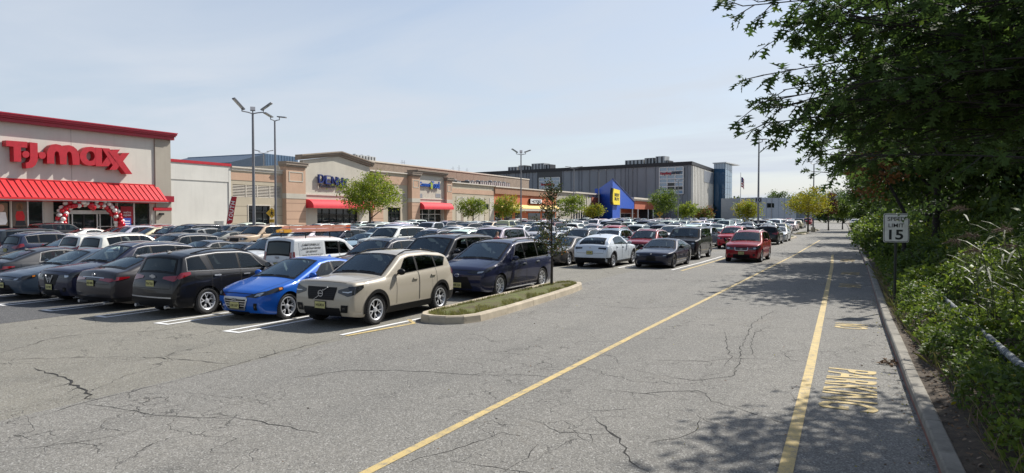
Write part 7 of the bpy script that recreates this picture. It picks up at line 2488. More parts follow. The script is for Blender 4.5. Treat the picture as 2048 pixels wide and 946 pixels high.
def trunk_mesh(h_tr, h_top, r0, limbs, rx, base=(0, 0, 0)):
    m = MB()
    b = Vector(base)
    lean = Vector((vr.gauss(0, .03), vr.gauss(0, .03), 0))
    pts = [b + Vector((0, 0, -.1)), b + Vector((0, 0, .15)), b + lean * h_tr * .5 + Vector((0, 0, h_tr * .5)), b + lean * h_tr + Vector((0, 0, h_tr)), b + lean * h_top + Vector((0, 0, h_top))]
    m.tube(pts, [r0 * 1.5, r0 * 1.05, r0 * .85, r0 * .75, r0 * .15], 8)
    for i in range(limbs):
        an = i * 2.4 + vr.uniform(-.4, .4); z = lerp(h_tr * .85, h_top * .8, i / max(1, limbs - 1))
        o = b + lean * z + Vector((0, 0, z)); L_ = rx * vr.uniform(.6, .95) * (1 - .35 * i / limbs)
        d = Vector((math.cos(an), math.sin(an), 0))
        p1 = o + d * L_ * .45 + Vector((0, 0, L_ * .35)); p2 = o + d * L_ + Vector((0, 0, L_ * .55))
        m.tube([o, p1, p2], [r0 * .45, r0 * .28, r0 * .06], 6)
        for s in (-1, 1):
            d2 = Vector((math.cos(an + s * .7), math.sin(an + s * .7), .4)); m.tube([p1, p1 + d2 * L_ * .45], [r0 * .2, r0 * .04], 5)
    return m


def tree(name, loc, label, h, rx, h_tr, size, clumps, per, mats, shape=OVAL, r0=0.12, cat='tree', group=None, limbs=6, spread=.32, flat=.3, low=-.75, bark='bark', up=.8):
    o = thing(name, (loc[0], loc[1], loc[2] if len(loc) > 2 else 0), label, cat, 0, group)
    trunk_mesh(h_tr, h * .9, r0, limbs, rx).build('trunk', [M[bark]], o, sharp=60)
    rz = (h - h_tr) / 2 * 1.05
    crown_mesh((0, 0, h_tr + rz * .95), rx, rz, clumps, per, size, shape, spread, range(len(mats)), up, flat, low).build('crown', [M[q] for q in mats], o)
    return o


def px_tree(name, px, py_top, w_px, d, label, mats, trunk_frac=.32, dens=1.0, size=.26, group=None, base=None, **k):
    p = P(px, py_top, d)
    h = p.z; rx = w_px / 2 / 1360 * d
    n = int(84 * dens)
    return tree(name, (p.x, p.y), label, h, rx, h * trunk_frac, size, n, 26, mats, group=group, **k)


ST = 'street trees along the shop fronts'
px_tree('street_tree', 740, 343, 128, 85, 'largest bright green street tree, before the gabled store\'s red awning', ['leaf_locust', 'leaf_locust', 'leaf_bright'], .30, 4.2, .24, ST, r0=.17, flat=.5, limbs=9)
px_tree('street_tree', 945, 391, 66, 128, 'bright green street tree in front of the plain beige store', ['leaf_locust', 'leaf_bright'], .3, 1.3, .32, ST, flat=.4)
px_tree('street_tree', 1013, 387, 60, 128, 'rounded yellow green street tree at the left end of the terracotta store', ['leaf_locust', 'leaf_yellow', 'leaf_locust'], .28, 1.5, .32, ST, flat=.2)
px_tree('street_tree', 1143, 388, 74, 132, 'spreading light green street tree before the cream store', ['leaf_locust', 'leaf_bright'], .35, 1.2, .32, ST, flat=.6)
px_tree('street_tree', 1186, 408, 50, 140, 'small yellow green street tree left of the blue wedge', ['leaf_locust', 'leaf_yellow'], .4, .9, .34, ST, flat=.5)
px_tree('street_tree', 1328, 372, 62, 185, 'tall mid green tree right of the blue wedge', ['leaf_bright', 'leaf_mid'], .2, 1.8, .42, ST)
px_tree('street_tree', 1372, 403, 50, 200, 'lower light green tree before the pale ribbed wall', ['leaf_locust', 'leaf_bright'], .2, 1.2, .44, ST)
px_tree('street_tree', 1408, 414, 44, 205, 'low rust tinged tree at the foot of the glass tower', ['leaf_bright', 'leaf_rust', 'leaf_mid'], .15, 1.1, .44, ST)
px_tree('yellow_tree', 1497, 398, 64, 130, 'golden yellow tree behind the number 10 lamp post', ['leaf_yellow', 'leaf_locust', 'leaf_yellow'], .25, 1.6, .32, ST)
px_tree('yellow_tree', 1617, 377, 94, 95, 'broad yellow tree on the kerbed island near the dark branches', ['leaf_yellow', 'leaf_locust', 'leaf_yellow', 'leaf_yellow'], .32, 1.9, .24, ST, flat=.45, r0=.13)
px_tree('street_tree', 1658, 383, 40, 112, 'dark red leaved tree beside the broad yellow tree', ['leaf_red', 'leaf_mid', 'leaf_red'], .25, 1.0, .3, ST)
px_tree('street_tree', 1686, 392, 46, 120, 'green tree between the dark red tree and the roadside branches', ['leaf_mid', 'leaf_bright'], .2, 1.2, .32, ST)
for i, (px, py, w, d, lab) in enumerate(((1470, 395, 44, 330, 'dark tree beyond the flagpole base'), (1530, 391, 40, 340, 'dark tree above the left end of the pale office block'), (1556, 379, 56, 345, 'tallest dark tree above the pale office block'), (1590, 383, 50, 350, 'dark tree above the right end of the pale office block'), (1628, 370, 66, 340, 'tall dark tree behind the broad yellow tree'), (1668, 375, 60, 350, 'dark tree behind the dark red tree'), (1705, 372, 60, 330, 'dark distant tree left of the road\'s far end'), (1742, 380, 60, 300, 'dark distant tree closing the far end of the road'), (1775, 378, 60, 290, 'dark distant tree right of the road\'s far end'), (1440, 404, 40, 340, 'low dark tree by the glass tower'), (1500, 402, 44, 350, 'low dark tree behind the golden tree'))):
    px_tree('distant_tree', px, py, w, d, lab, ['leaf_dark', 'leaf_mid'], .08, 1.5, .8, 'distant trees beyond the car park', r0=.3, low=-1)
for px, py, w, d, lab in ((1688, 404, 62, 215, 'mid green tree at the far end of the road left of the last cars'), (1724, 398, 66, 205, 'dark tree closing the road end behind the last white car'), (1764, 402, 60, 195, 'dark tree right of the road end above the kerb'), (1652, 410, 46, 225, 'small dark tree behind the far kerbed islands')):
    px_tree('distant_tree', px, py, w, d, lab, ['leaf_dark', 'leaf_mid'], .05, 1.6, .55, 'distant trees beyond the car park', r0=.25, low=-1)
# low planting by the shop fronts
for px, py, d, w, lab in ((425, 466, 76, 1.6, 'spiky grass clump in front of the white wall vent'), (475, 462, 76, 1.5, 'spiky grass clump by the foot of the feather banner')):
    p = P(px, py, d); o = thing('grass_clump', (p.x, p.y, 0), lab, 'plant')
    m = MB()
    for _ in range(160):
        an = vr.uniform(0, 6.28); r = vr.uniform(.2, w * .5); hh = vr.uniform(.5, 1.3); b = Vector((math.cos(an) * r * .3, math.sin(an) * r * .3, 0)); t = Vector((math.cos(an) * r * 1.6, math.sin(an) * r * 1.6, hh)); w_ = Vector((-math.sin(an), math.cos(an), 0)) * .03
        m.add([b - w_, b + w_, b.lerp(t, .6) + Vector((0, 0, .25)) + w_ * .8, t, b.lerp(t, .6) + Vector((0, 0, .25)) - w_ * .8], [(0, 1, 2, 3, 4)])
    m.build('blades', [M['leaf_bright']], o)

# young tree on the near island
yt = thing('young_tree', (-9.42, 20.7, .16), 'thin young tree with sparse leaves on the near kerbed island', 'tree')
m = MB(); tp = [Vector((0, 0, -.1)), Vector((.02, 0, .9)), Vector((-.02, .03, 1.9)), Vector((.03, 0, 2.8)), Vector((-.03, .02, 3.55))]
m.tube(tp, [.055, .04, .03, .018, .006], 8)
lm = MB()
for i in range(60):
    z = vr.uniform(.95, 3.35); an = vr.uniform(0, 6.28); L_ = lerp(.78, .24, max(0, (z - 1.9) / 1.7)) * vr.uniform(.55, 1.1)
    o = Vector((0, 0, z)); d = Vector((math.cos(an), math.sin(an), vr.uniform(.5, 1.2)))
    e = o + d.normalized() * L_
    m.tube([o, o.lerp(e, .5) + Vector((0, 0, -.03)), e], [.012, .008, .003], 5)
    for _ in range(int(38 * L_ + 7)):
        f = vr.uniform(.25, 1.05); q = o.lerp(e, f) + Vector((vr.gauss(0, .05), vr.gauss(0, .05), vr.gauss(0, .05)))
        leaf(lm, q, vr.uniform(.055, .10), rand_n(.3), vr.uniform(0, 6.28), OVAL, 0 if vr.random() < .9 else 1)
m.build('trunk', [M['bark']], yt, sharp=60); lm.build('crown', [M['leaf_grey'], M['leaf_rust']], yt)

# ---- roadside wood on the right
WOOD = [  # x, y, height, crown radius, bare trunk, label
    (6.6, 18.0, 9.0, 3.0, .6, ['leaf_dark', 'leaf_mid'], 'dark leafy tree behind the reeds at the right picture edge'),
    (5.4, 32.5, 11.5, 3.7, 1.0, ['leaf_dark', 'leaf_dark', 'leaf_mid'], 'dark roadside tree whose low leaves hang behind the speed limit sign'),
    (2.4, 33.5, 11.0, 4.4, 2.6, ['leaf_dark', 'leaf_mid', 'leaf_dark'], 'tall roadside tree leaning over the yellow edge line'),
    (2.6, 43.0, 12.0, 5.0, 2.4, ['leaf_dark', 'leaf_mid'], 'tall dark tree in the middle of the roadside wood'),
    (3.2, 56.0, 12.5, 5.4, 2.6, ['leaf_mid', 'leaf_dark', 'leaf_mid'], 'mid green tree overhanging the road beyond the sign'),
    (3.4, 72.0, 12.5, 5.6, 2.4, ['leaf_mid', 'leaf_dark'], 'roadside tree far along the kerb with a low crown'),
    (3.0, 92.0, 13.0, 6.0, 2.4, ['leaf_dark', 'leaf_mid'], 'far roadside tree near the bend of the road'),
    (1.5, 120.0, 13.0, 6.5, 2.5, ['leaf_dark', 'leaf_mid'], 'furthest tree of the roadside wood'),
    (9.0, 24.0, 13.0, 4.6, 1.5, ['leaf_dark'], 'dark tree in the second line of the wood behind the reeds'),
    (10.0, 34.0, 14.0, 5.0, 1.5, ['leaf_dark'], 'dark tree in the second line of the wood behind the sign'),
    (10.5, 48.0, 15.0, 6.0, 1.5, ['leaf_dark'], 'tall dark tree at the back of the roadside wood'),
]
for x, y, h, rx, ht, mats, lab in WOOD:
    sz = 0.17 + 0.0035 * y
    n = int(270 if y < 50 else 170)
    tree('roadside_tree', (x, y, .4), lab, h, rx, ht, sz, n, 44 if y < 60 else 34, mats, JAG, .17, 'tree', 'trees of the roadside wood', 7, .26, .45, -.95, 'bark_dark', .9)
rp = P(1742, 348, 27)
o = thing('rust_leaved_bough', (rp.x + 1.2, rp.y + .5, 0.3), 'small tree with rust orange leaves among the dark roadside trees', 'tree')
bz = rp.z - .3
m = MB(); m.tube([(0, 0, -.1), (0, 0, bz * .6), (-.8, -.3, bz + .1), (-1.6, -.6, bz + .35)], [.09, .07, .04, .01], 7)
lm = MB()
for k in range(30):
    c = Vector((-1.2 + vr.gauss(0, .55), -.5 + vr.gauss(0, .3), bz + vr.gauss(0, .55)))
    if vr.random() < .5: m.tube([(-.8, -.3, bz), c], [.02, .005], 5)
    for _ in range(22): leaf(lm, c + Vector((vr.gauss(0, .22), vr.gauss(0, .2), vr.gauss(0, .07))), vr.uniform(.10, .19), rand_n(.8), vr.uniform(0, 6.28), JAG)
m.build('trunk', [M['bark_dark']], o, sharp=60); lm.build('crown', [M['leaf_rust']], o)

# ---- the near pin oak, trunk just outside the right edge, boughs reaching into the picture
oak = thing('pin_oak', (3.3, 6.4, .35), 'near pin oak with lobed leaves, its boughs overhanging from the right edge', 'tree')
B0 = Vector((3.3, 6.4, .35))
m = MB(); m.tube([(0, 0, -.2), (0, 0, .3), (.05, .05, 3), (0, .1, 6), (-.1, .1, 9.5)], [.36, .27, .22, .17, .05], 12)
lm = MB()
tips = [(1450, 12, 6.6), (1480, 4, 6.9), (1548, 58, 7.0), (1570, 95, 7.2), (1600, 60, 7.6), (1492, 150, 6.5), (1486, 205, 6.4), (1496, 246, 6.8), (1530, 180, 6.9), (1545, 262, 7.3), (1560, 215, 7.0), (1585, 262, 7.6), (1612, 285, 8.2), (1606, 232, 7.6), (1600, 180, 7.8), (1636, 320, 9.0), (1655, 300, 8.6), (1640, 245, 8.4), (1640, 30, 8.0), (1590, 10, 7.4), (1620, 90, 8.0), (1655, 345, 9.6), (1680, 300, 9.0), (1610, 130, 7.4), (1580, 45, 7.0), (1625, 200, 7.2), (1560, 240, 6.6), (1520, 215, 6.6)]
for _ in range(88):
    px = vr.uniform(1640, 2080); lim = interp([(1600, 280), (1660, 330), (1750, 330), (1850, 300), (2050, 330)], px)
    tips.append((px, vr.uniform(-60, lim), vr.uniform(5.6, 6.4 + max(0, px - 1720) / 90)))
tips = [(a + (36 if a < 1640 else 0), b, c * (.78 if a < 1700 else 1)) for a, b, c in tips]
for ti, (px, py, d) in enumerate(tips):
    e = P(px, py, d) - B0
    z0 = max(2.2, min(8.5, e.z * vr.uniform(.75, 1.05) + vr.uniform(-.3, .6)))
    s = Vector((0, 0.05, z0))
    mid = s.lerp(e, .5) + Vector((vr.gauss(0, .3), vr.gauss(0, .3), vr.uniform(.1, .75)))
    pts = [s * (1 - t) ** 2 + mid * 2 * t * (1 - t) + e * t * t for t in [i / 10 for i in range(11)]]
    L_ = (e - s).length
    st_ = 5 if ti > 27 else 4
    m.tube(pts[st_:], [lerp(.007, .002, i / 10) for i in range(11 - st_)], 5, 0, False)
    t = .40
    while t < 1.03:
        i = min(9, int(t * 10)); p = pts[i].lerp(pts[i + 1], min(1, t * 10 - i)); tg = (pts[i + 1] - pts[i]).normalized()
        sd = tg.cross(Vector((0, 0, 1))).normalized() * vr.choice((-1, 1))
        tw = vr.uniform(.16, .5) * (1.25 - .55 * t); q = p + (sd * vr.uniform(.6, 1) + tg * vr.uniform(.3, .9) + Vector((0, 0, vr.uniform(-.6, .55)))).normalized() * tw
        m.tube([p, q], [.005, .0025], 4, 0, False)
        for k in range(vr.randint(6, 9)):
            f = vr.uniform(.2, 1.05); c = p.lerp(q, f)
            dr = ((q - p).normalized() + Vector((vr.gauss(0, .6), vr.gauss(0, .6), vr.gauss(-.15, .45)))).normalized()
            nn = (Vector((vr.gauss(0, .5), vr.gauss(0, .5), 1)) + (Vector((0, -.4, 0)) if vr.random() < .4 else Vector())).normalized()
            nn = (nn - dr * nn.dot(dr)).normalized()
            sz = vr.uniform(.075, .125)
            yv = nn.cross(dr)
            st = c + dr * .02
            up = [st + dr * (a * sz) + yv * (b * sz) + nn * (.12 * abs(b) * sz - .18 * a * a * sz) for a, b in OAK]
            dn = [st + dr * (a * sz) - yv * (b * sz) + nn * (.12 * abs(b) * sz - .18 * a * a * sz) for a, b in OAK[1:-1]]
            kk = len(up); lm.add(up + dn, [tuple(range(kk)), (0, *range(kk, kk + len(dn)), kk - 1)], 0 if vr.random() < .93 else 1)
        t += vr.uniform(.05, .10) / max(1.0, L_ * .75) * 1.35
m.build('trunk', [M['bark_dark']], oak, sharp=60); lm.build('crown', [M['leaf_oak'], M['leaf_mid']], oak)
# upper crown of the same oak, above the picture, that throws the dappled shade on the road
um = crown_mesh((.9, 8.9, 7.6), 2.7, 2.4, 190, 64, .17, JAG, .26, (0,), .9, .4, -.9)
um.build('upper_crown', [M['leaf_dark']], oak)

# ---- undergrowth
def bush_h(d, y):
    near = interp([(6, .30), (12, .26), (16, .14), (22, .06), (60, .04)], y) + .10 * math.sin(y * 2.7) * math.sin(y * 1.1)
    if d < near: return 0
    q = d - near
    h = interp([(0, .10), (.14, .42), (.4, .58), (.9, .68), (1.5, 1.0), (3, 1.3), (6, 1.9), (10, 2.3)], q)
    h *= interp([(6, .95), (14, .9), (19, 1.0), (26, 1.35), (60, 1.5)], y)
    return h * (1 + .28 * math.sin(y * 1.35 + d * 1.1) * math.sin(d * 2.3 - y * .6) + .18 * math.sin(y * 3.9 + d * 5))


ug = MB()


def under(n, y0, y1, d0, d1, size, mats, shape=OVAL):
    for _ in range(n):
        y = y0 + (y1 - y0) * vr.random(); d = d0 + (d1 - d0) * vr.random() ** 1.15
        h = bush_h(d, y)
        if h <= 0: continue
        x = kx(y) + .23 + d
        if 1.35 < x < 1.95 and 8.0 < y < 20:
            h = min(h, .47 + .10 * math.sin(y * 2.1) + (.22 if math.sin(y * .9 + 1.0) > .55 else 0))
        z = verge_z(d) + h * (1 - .55 * vr.random() ** 2.2)
        patch = math.sin(x * 1.7 + y * .8) + math.sin(y * 1.9 - x * .7)
        mt = (0 if patch > .1 else 1) if vr.random() < .75 else vr.choice((0, 1, 2))
        if vr.random() < .018: mt = 3
        leaf(ug, Vector((x, y, z)), size * vr.uniform(.55, 1.35), rand_n(1.1), vr.uniform(0, 6.28), shape, mats[mt])


MT = (0, 1, 2, 3)
under(24000, 6.5, 14, .1, 3.4, .075, MT)
under(24000, 13, 22, .05, 5.0, .085, MT)
under(12000, 21, 36, .1, 6.0, .12, MT, JAG)
under(9000, 35, 75, .1, 5.0, .22, MT, JAG)
under(3000, 75, 140, .1, 6.0, .4, MT, JAG)
tag(ug.build('undergrowth', [M['leaf_bright'], M['leaf_mid'], M['leaf_dark'], M['leaf_yellow']]), kind='stuff')
tw = MB()
for _ in range(420):
    y = vr.uniform(7, 24); d = vr.uniform(.3, 3.5); x = kx(y) + .23 + d; h = max(.15, bush_h(d, y)); b = Vector((x, y, verge_z(d))); t = b + Vector((vr.gauss(0, .25), vr.gauss(0, .25), h * vr.uniform(.7, 1.2)))
    tw.tube([b, b.lerp(t, .5) + Vector((vr.gauss(0, .06), vr.gauss(0, .06), 0)), t], [.007, .005, .002], 4, 0, False)
for _ in range(700):      # long grass and weeds leaning over the kerb
    y = vr.uniform(6.5, 34); d = abs(vr.gauss(0, .35)) + (.02 if y > 16 else .22); x = kx(y) + .2 + d; b = Vector((x, y, verge_z(d)))
    t = b + Vector((vr.gauss(-.10, .12), vr.gauss(0, .12), vr.uniform(.12, .42))); w = Vector((vr.gauss(0, 1), vr.gauss(0, 1), 0)).normalized() * .005
    tw.add([b - w, b + w, b.lerp(t, .6) + w + Vector((0, 0, .05)), t, b.lerp(t, .6) - w + Vector((0, 0, .05))], [(0, 1, 2, 3, 4)], vr.choice((1, 1, 2)))
tag(tw.build('undergrowth_stems', [M['bark'], M['grass'], M['plume']]), kind='stuff')
# the thicket behind, too dense to tell one bush from the next
th = MB()
for _ in range(26000):
    y = 13 + 107 * vr.random() ** 1.5; d = vr.uniform(3.2, 7.5 + y * .06)
    hh = 4.6 * (1 + .3 * math.sin(y * .8 + d) + .2 * math.sin(y * 2.3)) * min(1, .25 + (d - 3.0) / 2.5)
    leaf(th, Vector((kx(y) + d, y, verge_z(d) + hh * (1 - vr.random() ** 1.6 * .98))), (.15 + .0035 * y) * vr.uniform(.6, 1.4), rand_n(.7), vr.uniform(0, 6.28), JAG, vr.choice((0, 0, 1)))
tag(th.build('thicket', [M['leaf_dark'], M['leaf_mid']]), kind='stuff')
# shrubs that stand out of it
for x, y, h, r, mats, lab in ((1.0, 32, 1.25, .95, ['leaf_mid', 'leaf_bright'], 'roadside shrub behind and left of the speed limit sign'), (.75, 38, 1.4, 1.1, ['leaf_mid', 'leaf_dark'], 'dark roadside shrub beyond the speed limit sign'), (.3, 47, 1.5, 1.2, ['leaf_bright', 'leaf_mid'], 'bright shrub at the kerb where the tree shadows cross the road'), (1.7, 25.5, 1.5, 1.1, ['leaf_mid', 'leaf_dark'], 'leafy shrub right of the speed limit sign post'), (2.5, 19.2, 1.7, 1.1, ['leaf_bright', 'leaf_mid'], 'sunlit shrub between the sign and the reeds'), (1.35, 21.8, .95, .6, ['leaf_bright'], 'low bright shrub around the foot of the sign post'), (2.7, 12.2, 1.3, .9, ['leaf_mid', 'leaf_bright'], 'shrub beyond the pipe rail at the right picture edge'), (-.1, 58, 1.6, 1.5, ['leaf_bright', 'leaf_mid'], 'furthest bright shrub along the kerb')):
    o = thing('roadside_shrub', (x, y, .2), lab, 'shrub', 0, 'shrubs of the verge')
    m = MB()
    for i in range(9):
        an = i * .7; m.tube([(0, 0, 0), (math.cos(an) * r * .3, math.sin(an) * r * .3, h * .5), (math.cos(an) * r * .6, math.sin(an) * r * .6, h * .85)], [.02, .014, .005], 5)
    m.build('stem', [M['bark']], o)
    crown_mesh((0, 0, h * .52), r, h * .55, 46, 34, .09 + .0022 * y, OVAL if y < 28 else JAG, .34, range(len(mats)), 1.0, .2, -.9).build('foliage', [M[q] for q in mats], o)

# ---- reeds
def reed(root, bx, by, h, lean, plume):
    b = Vector((bx, by, 0)); t = b + Vector((lean.x, lean.y, h))
    pts = [b, b.lerp(t, .5) - Vector((lean.x, lean.y, 0)) * .18, t]
    m = MB(); m.tube(pts, [.008, .007, .004], 5); m.build('stem', [M['leaf_grey']], root)
    for i in range(7):
        m = MB()
        f = vr.uniform(.25, .92); o = b.lerp(t, f); an = vr.uniform(0, 6.28); L_ = vr.uniform(.35, .62); d = Vector((math.cos(an), math.sin(an), .55)); w = Vector((-math.sin(an), math.cos(an), 0)) * .017
        p1 = o + d * L_ * .5; p2 = o + d * L_ * .85 - Vector((0, 0, L_ * .12)); p3 = o + d * L_ * 1.1 - Vector((0, 0, L_ * .4))
        m.add([o - w * .4, o + w * .4, p1 + w, p2 + w * .7, p3, p2 - w * .7, p1 - w], [(0, 1, 2, 6), (6, 2, 3, 5), (5, 3, 4)])
        m.build('blade', [M['leaf_grey']], root)
    if plume:
        m = MB(); dv = Vector((lean.x * 1.2 - .06, lean.y, .10)).normalized()
        for _ in range(170):
            f = vr.random(); c = t + dv * f * .30 - Vector((0, 0, f * f * .10)); r_ = .055 * math.sin(min(1, f * 1.2 + .12) * math.pi) + .012
            e = c + Vector((vr.gauss(0, r_), vr.gauss(0, r_), vr.gauss(-.02, r_))) + dv * .03
            w = Vector((vr.gauss(0, .004), vr.gauss(0, .004), .004)); m.add([c - w, c + w, e], [(0, 1, 2)])
        m.build('plume', [M['plume']], root)


for ri, (lab, spots) in enumerate((('clump of tall plumed reeds at the right picture edge', ((1935, 418, 12.5, 1), (1958, 472, 12.0, 1), (1922, 482, 12.4, 1), (1962, 502, 11.2, 1), (1990, 470, 11.6, 0), (1975, 440, 12.8, 0), (1945, 520, 11.6, 0))), ('second clump of plumed reeds partly cut by the right picture edge', ((2035, 492, 10.5, 1), (2026, 458, 11.2, 1), (2010, 510, 10.4, 0), (2042, 530, 10, 0), (2000, 430, 12, 0))))):
    c = P(spots[0][0], spots[0][1], spots[0][2])
    o = thing('reed_clump', (c.x + .35, c.y + .1, .35), lab, 'reeds')
    for px, py, d, pl in spots:
        p = P(px, py, d) - Vector(o.location); ln = Vector((-.30 + vr.gauss(0, .08), vr.gauss(0, .1), 0))
        reed(o, p.x - ln.x, p.y - ln.y, p.z, ln, pl)

# ---- pipe rail with lichen
n = NT('lichen_pipe'); p_ = n.pos()
n.color(n.mix(n.mapr(n.noise(26, 5, .7, p_), .5, .58), n.ramp(n.noise(5, 4, .6, p_), [(.3, (.025, .034, .048)), (.7, (.055, .068, .085))]), (.26, .29, .29)))
n.set(Roughness=.75); n.bump(n.noise(40, 4, .6, p_), .4, .006)
pr = thing('pipe_rail', (1.6, 14, 0), 'weathered blue grey pipe rail running through the undergrowth', 'rail')
m = MB(); m.tube([(1.87 - 1.6, 6.5 - 14, .62), (1.74 - 1.6, 10.5 - 14, .62), (1.62 - 1.6, 15.0 - 14, .62), (1.54 - 1.6, 18.4 - 14, .62), (1.5 - 1.6, 21 - 14, .58)], .05, 14); m.build('rail', [n.mat], pr, sharp=60)
for y in (8.3, 11.8, 15.3, 18.8):
    x = interp([(6.5, 1.87), (10.5, 1.74), (15.0, 1.62), (18.4, 1.54)], y); m = MB(); m.tube([(x - 1.6, y - 14, 0), (x - 1.6, y - 14, .62)], .045, 10); m.build('post', [n.mat], pr, sharp=60)

# ---- litter of leaves and grit along the kerb
lt = MB()
for _ in range(2600):
    y = vr.uniform(6, 30); d = abs(vr.gauss(0, .45)) + .25
    leaf(lt, Vector((kx(y) + d, y, verge_z(max(0, d - .2)) + vr.uniform(.005, .04))), vr.uniform(.025, .075), rand_n(2.0), vr.uniform(0, 6.28), OVAL, vr.choice((0, 0, 1)))
for _ in range(420):
    y = vr.uniform(6, 26); d = -abs(vr.gauss(0, .09)) - .01 if vr.random() < .75 else -vr.uniform(0, .8)
    leaf(lt, Vector((kx(y) + d, y, .008 + vr.uniform(0, .015))), vr.uniform(.012, .05), rand_n(2.5), vr.uniform(0, 6.28), OVAL, vr.choice((0, 1, 2)))
for _ in range(60):
    leaf(lt, Vector((kx(13.4) - .12 + vr.gauss(0, .07), 13.2 + vr.gauss(0, .1), .01 + vr.uniform(0, .05))), vr.uniform(.05, .1), rand_n(1.2), vr.uniform(0, 6.28), OVAL, 0)
for _ in range(160):
    x, y = vr.uniform(-9, .4), vr.uniform(5, 20)
    leaf(lt, Vector((x, y, .009)), vr.uniform(.02, .05), rand_n(3), vr.uniform(0, 6.28), OVAL, vr.choice((0, 0, 2)))
tag(lt.build('leaf_litter', [M['litter'], M['plume'], M['leaf_yellow']]), kind='stuff')

# ================================================================== SPEED LIMIT SIGN, PERSON
sl = thing('speed_limit_sign', (.60, 20.6, .12), 'white speed limit 15 sign on a dark post at the kerb', 'sign', R(12))
m = MB(); m.tube([(0, .03, -.2), (0, .03, 2.35)], .035, 8); m.build('post', [plain('dark_green_post', (.02, .025, .022), .6, .3)], sl, sharp=40)
zc = 2.09


def rrect(w, h, r, n=5):
    o = []
    for cx, cy, a0 in ((w / 2 - r, h / 2 - r, 0), (-w / 2 + r, h / 2 - r, 90), (-w / 2 + r, -h / 2 + r, 180), (w / 2 - r, -h / 2 + r, 270)):
        for i in range(n + 1):
            a = R(a0 + 90 * i / n); o.append((cx + r * math.cos(a), cy + r * math.sin(a)))
    return o


m = MB(); m.prism(rrect(.61, .76, .05), lambda a, b, d: (a, -d, zc + b), .0, .006); m.build('plate', [plain('sign_white', (.62, .62, .59), .55, var=.12, scale=6)], sl)
fo_, fi_ = rrect(.585, .735, .042), rrect(.555, .705, .034)
m = MB()
for i in range(len(fo_)):
    j = (i + 1) % len(fo_); m.quad((fo_[i][0], -.0075, zc + fo_[i][1]), (fo_[j][0], -.0075, zc + fo_[j][1]), (fi_[j][0], -.0075, zc + fi_[j][1]), (fi_[i][0], -.0075, zc + fi_[i][1]))
m.build('border', [M['black_text']], sl)
for w_, hh, ww, z_ in (('SPEED', .10, .42, .235), ('LIMIT', .10, .37, .065), ('15', .25, .34, -.18)):
    link('lettering', text_mesh(w_, hh, .001, 'lettering', .015 if hh < .2 else .035, ww, [M['black_text']]), sl, (0, -.0085, zc + z_), (R(90), 0, 0))
# leaves that hang across the corner of the sign
hb = thing('hanging_twig', (.62, 20.0, 0), 'dark leafy twig hanging across the top right of the speed limit sign', 'twig')
m = MB(); lm = MB()
for sx, sz, ex, ez in ((1.6, 3.3, .22, 2.18), (1.4, 3.0, .17, 2.42), (1.2, 2.9, .33, 2.52)):
    m.tube([(sx, .4, sz), ((sx + ex) / 2, .1, (sz + ez) / 2 + .15), (ex, 0, ez)], [.012, .007, .003], 5)
    for _ in range(34):
        f = vr.random() ** .6; leaf(lm, Vector((lerp(sx, ex, f) + vr.gauss(0, .06), lerp(.4, 0, f) + vr.gauss(0, .08), lerp(sz, ez, f) + vr.gauss(0, .07) + .15 * f * (1 - f) * 2)), vr.uniform(.08, .14), Vector((vr.gauss(0, .6), -1, vr.gauss(.4, .5))), vr.uniform(0, 6.28), JAG)
m.build('stem', [M['bark_dark']], hb); lm.build('leaves', [M['leaf_dark']], hb)


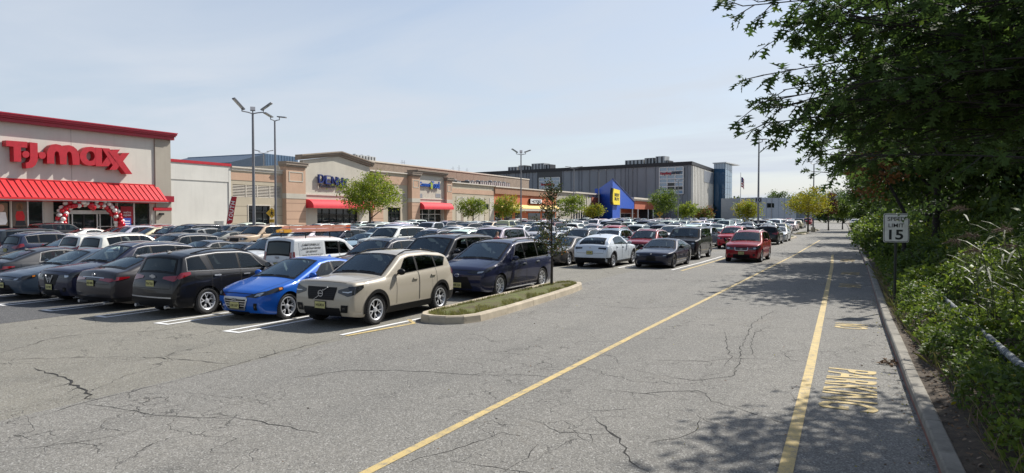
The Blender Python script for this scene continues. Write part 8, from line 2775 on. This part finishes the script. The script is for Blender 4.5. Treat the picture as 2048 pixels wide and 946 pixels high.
def person(x, y, rz, top, label):
    o = thing('person', (x, y, 0), label, 'person', rz)
    joints = {'pelvis': (0, 0, .93, .145), 'waist': (0, 0, 1.08, .135), 'chest': (0, -.01, 1.28, .155), 'neck0': (0, 0, 1.44, .085), 'neck': (0, -.01, 1.52, .055), 'head0': (0, -.02, 1.60, .078), 'head': (0, -.025, 1.69, .088), 'crown': (0, -.015, 1.755, .05),
              'hipL': (.09, 0, .88, .10), 'kneeL': (.10, -.05, .49, .062), 'ankL': (.10, .05, .10, .042), 'toeL': (.10, -.10, .04, .035), 'hipR': (-.09, 0, .88, .10), 'kneeR': (-.10, .02, .49, .062), 'ankR': (-.10, .12, .10, .042), 'toeR': (-.10, -.02, .04, .035),
              'shL': (.185, 0, 1.40, .062), 'elL': (.25, .04, 1.13, .045), 'wrL': (.22, -.10, .92, .032), 'haL': (.21, -.15, .85, .03), 'shR': (-.185, 0, 1.40, .062), 'elR': (-.25, .05, 1.13, .045), 'wrR': (-.22, -.08, .92, .032), 'haR': (-.21, -.13, .85, .03)}
    ed = [('pelvis', 'waist'), ('waist', 'chest'), ('chest', 'neck0'), ('neck0', 'neck'), ('neck', 'head0'), ('head0', 'head'), ('head', 'crown'), ('pelvis', 'hipL'), ('hipL', 'kneeL'), ('kneeL', 'ankL'), ('ankL', 'toeL'), ('pelvis', 'hipR'), ('hipR', 'kneeR'), ('kneeR', 'ankR'), ('ankR', 'toeR'), ('neck0', 'shL'), ('shL', 'elL'), ('elL', 'wrL'), ('wrL', 'haL'), ('neck0', 'shR'), ('shR', 'elR'), ('elR', 'wrR'), ('wrR', 'haR')]
    ks = list(joints)
    me = bpy.data.meshes.new('body'); me.from_pydata([joints[k][:3] for k in ks], [(ks.index(a), ks.index(b)) for a, b in ed], [])
    ob = link('body', me, o)
    md = ob.modifiers.new('skin', 'SKIN'); sd = me.skin_vertices[0].data
    for i, k in enumerate(ks): sd[i].radius = (joints[k][3],) * 2
    sd[0].use_root = True
    ss = ob.modifiers.new('sub', 'SUBSURF'); ss.levels = ss.render_levels = 2
    dg = bpy.context.evaluated_depsgraph_get(); m2 = bpy.data.meshes.new_from_object(ob.evaluated_get(dg)); ob.modifiers.clear(); ob.data = m2; m2.name = 'body'
    sk = plain('skin', (.42, .25, .18), .6); tr = plain('dark_trousers', (.03, .03, .04), .8); hr = plain('dark_hair', (.02, .015, .012), .6)
    m2.materials.clear()
    for q in (sk, plain('shirt_red', top, .8), tr, hr): m2.materials.append(q)
    for p in m2.polygons:
        c = p.center; p.use_smooth = True
        p.material_index = 3 if (c.z > 1.70 or (c.z > 1.56 and c.y > .02)) else (0 if c.z > 1.47 or (abs(c.x) > .19 and c.z < 1.12) else (1 if c.z > .93 else (2 if c.z > .07 else 3)))
    return o


person(-16.3, 29.3, R(150), (.5, .02, .05), 'person in a red top walking between the parked cars before the terracotta store')
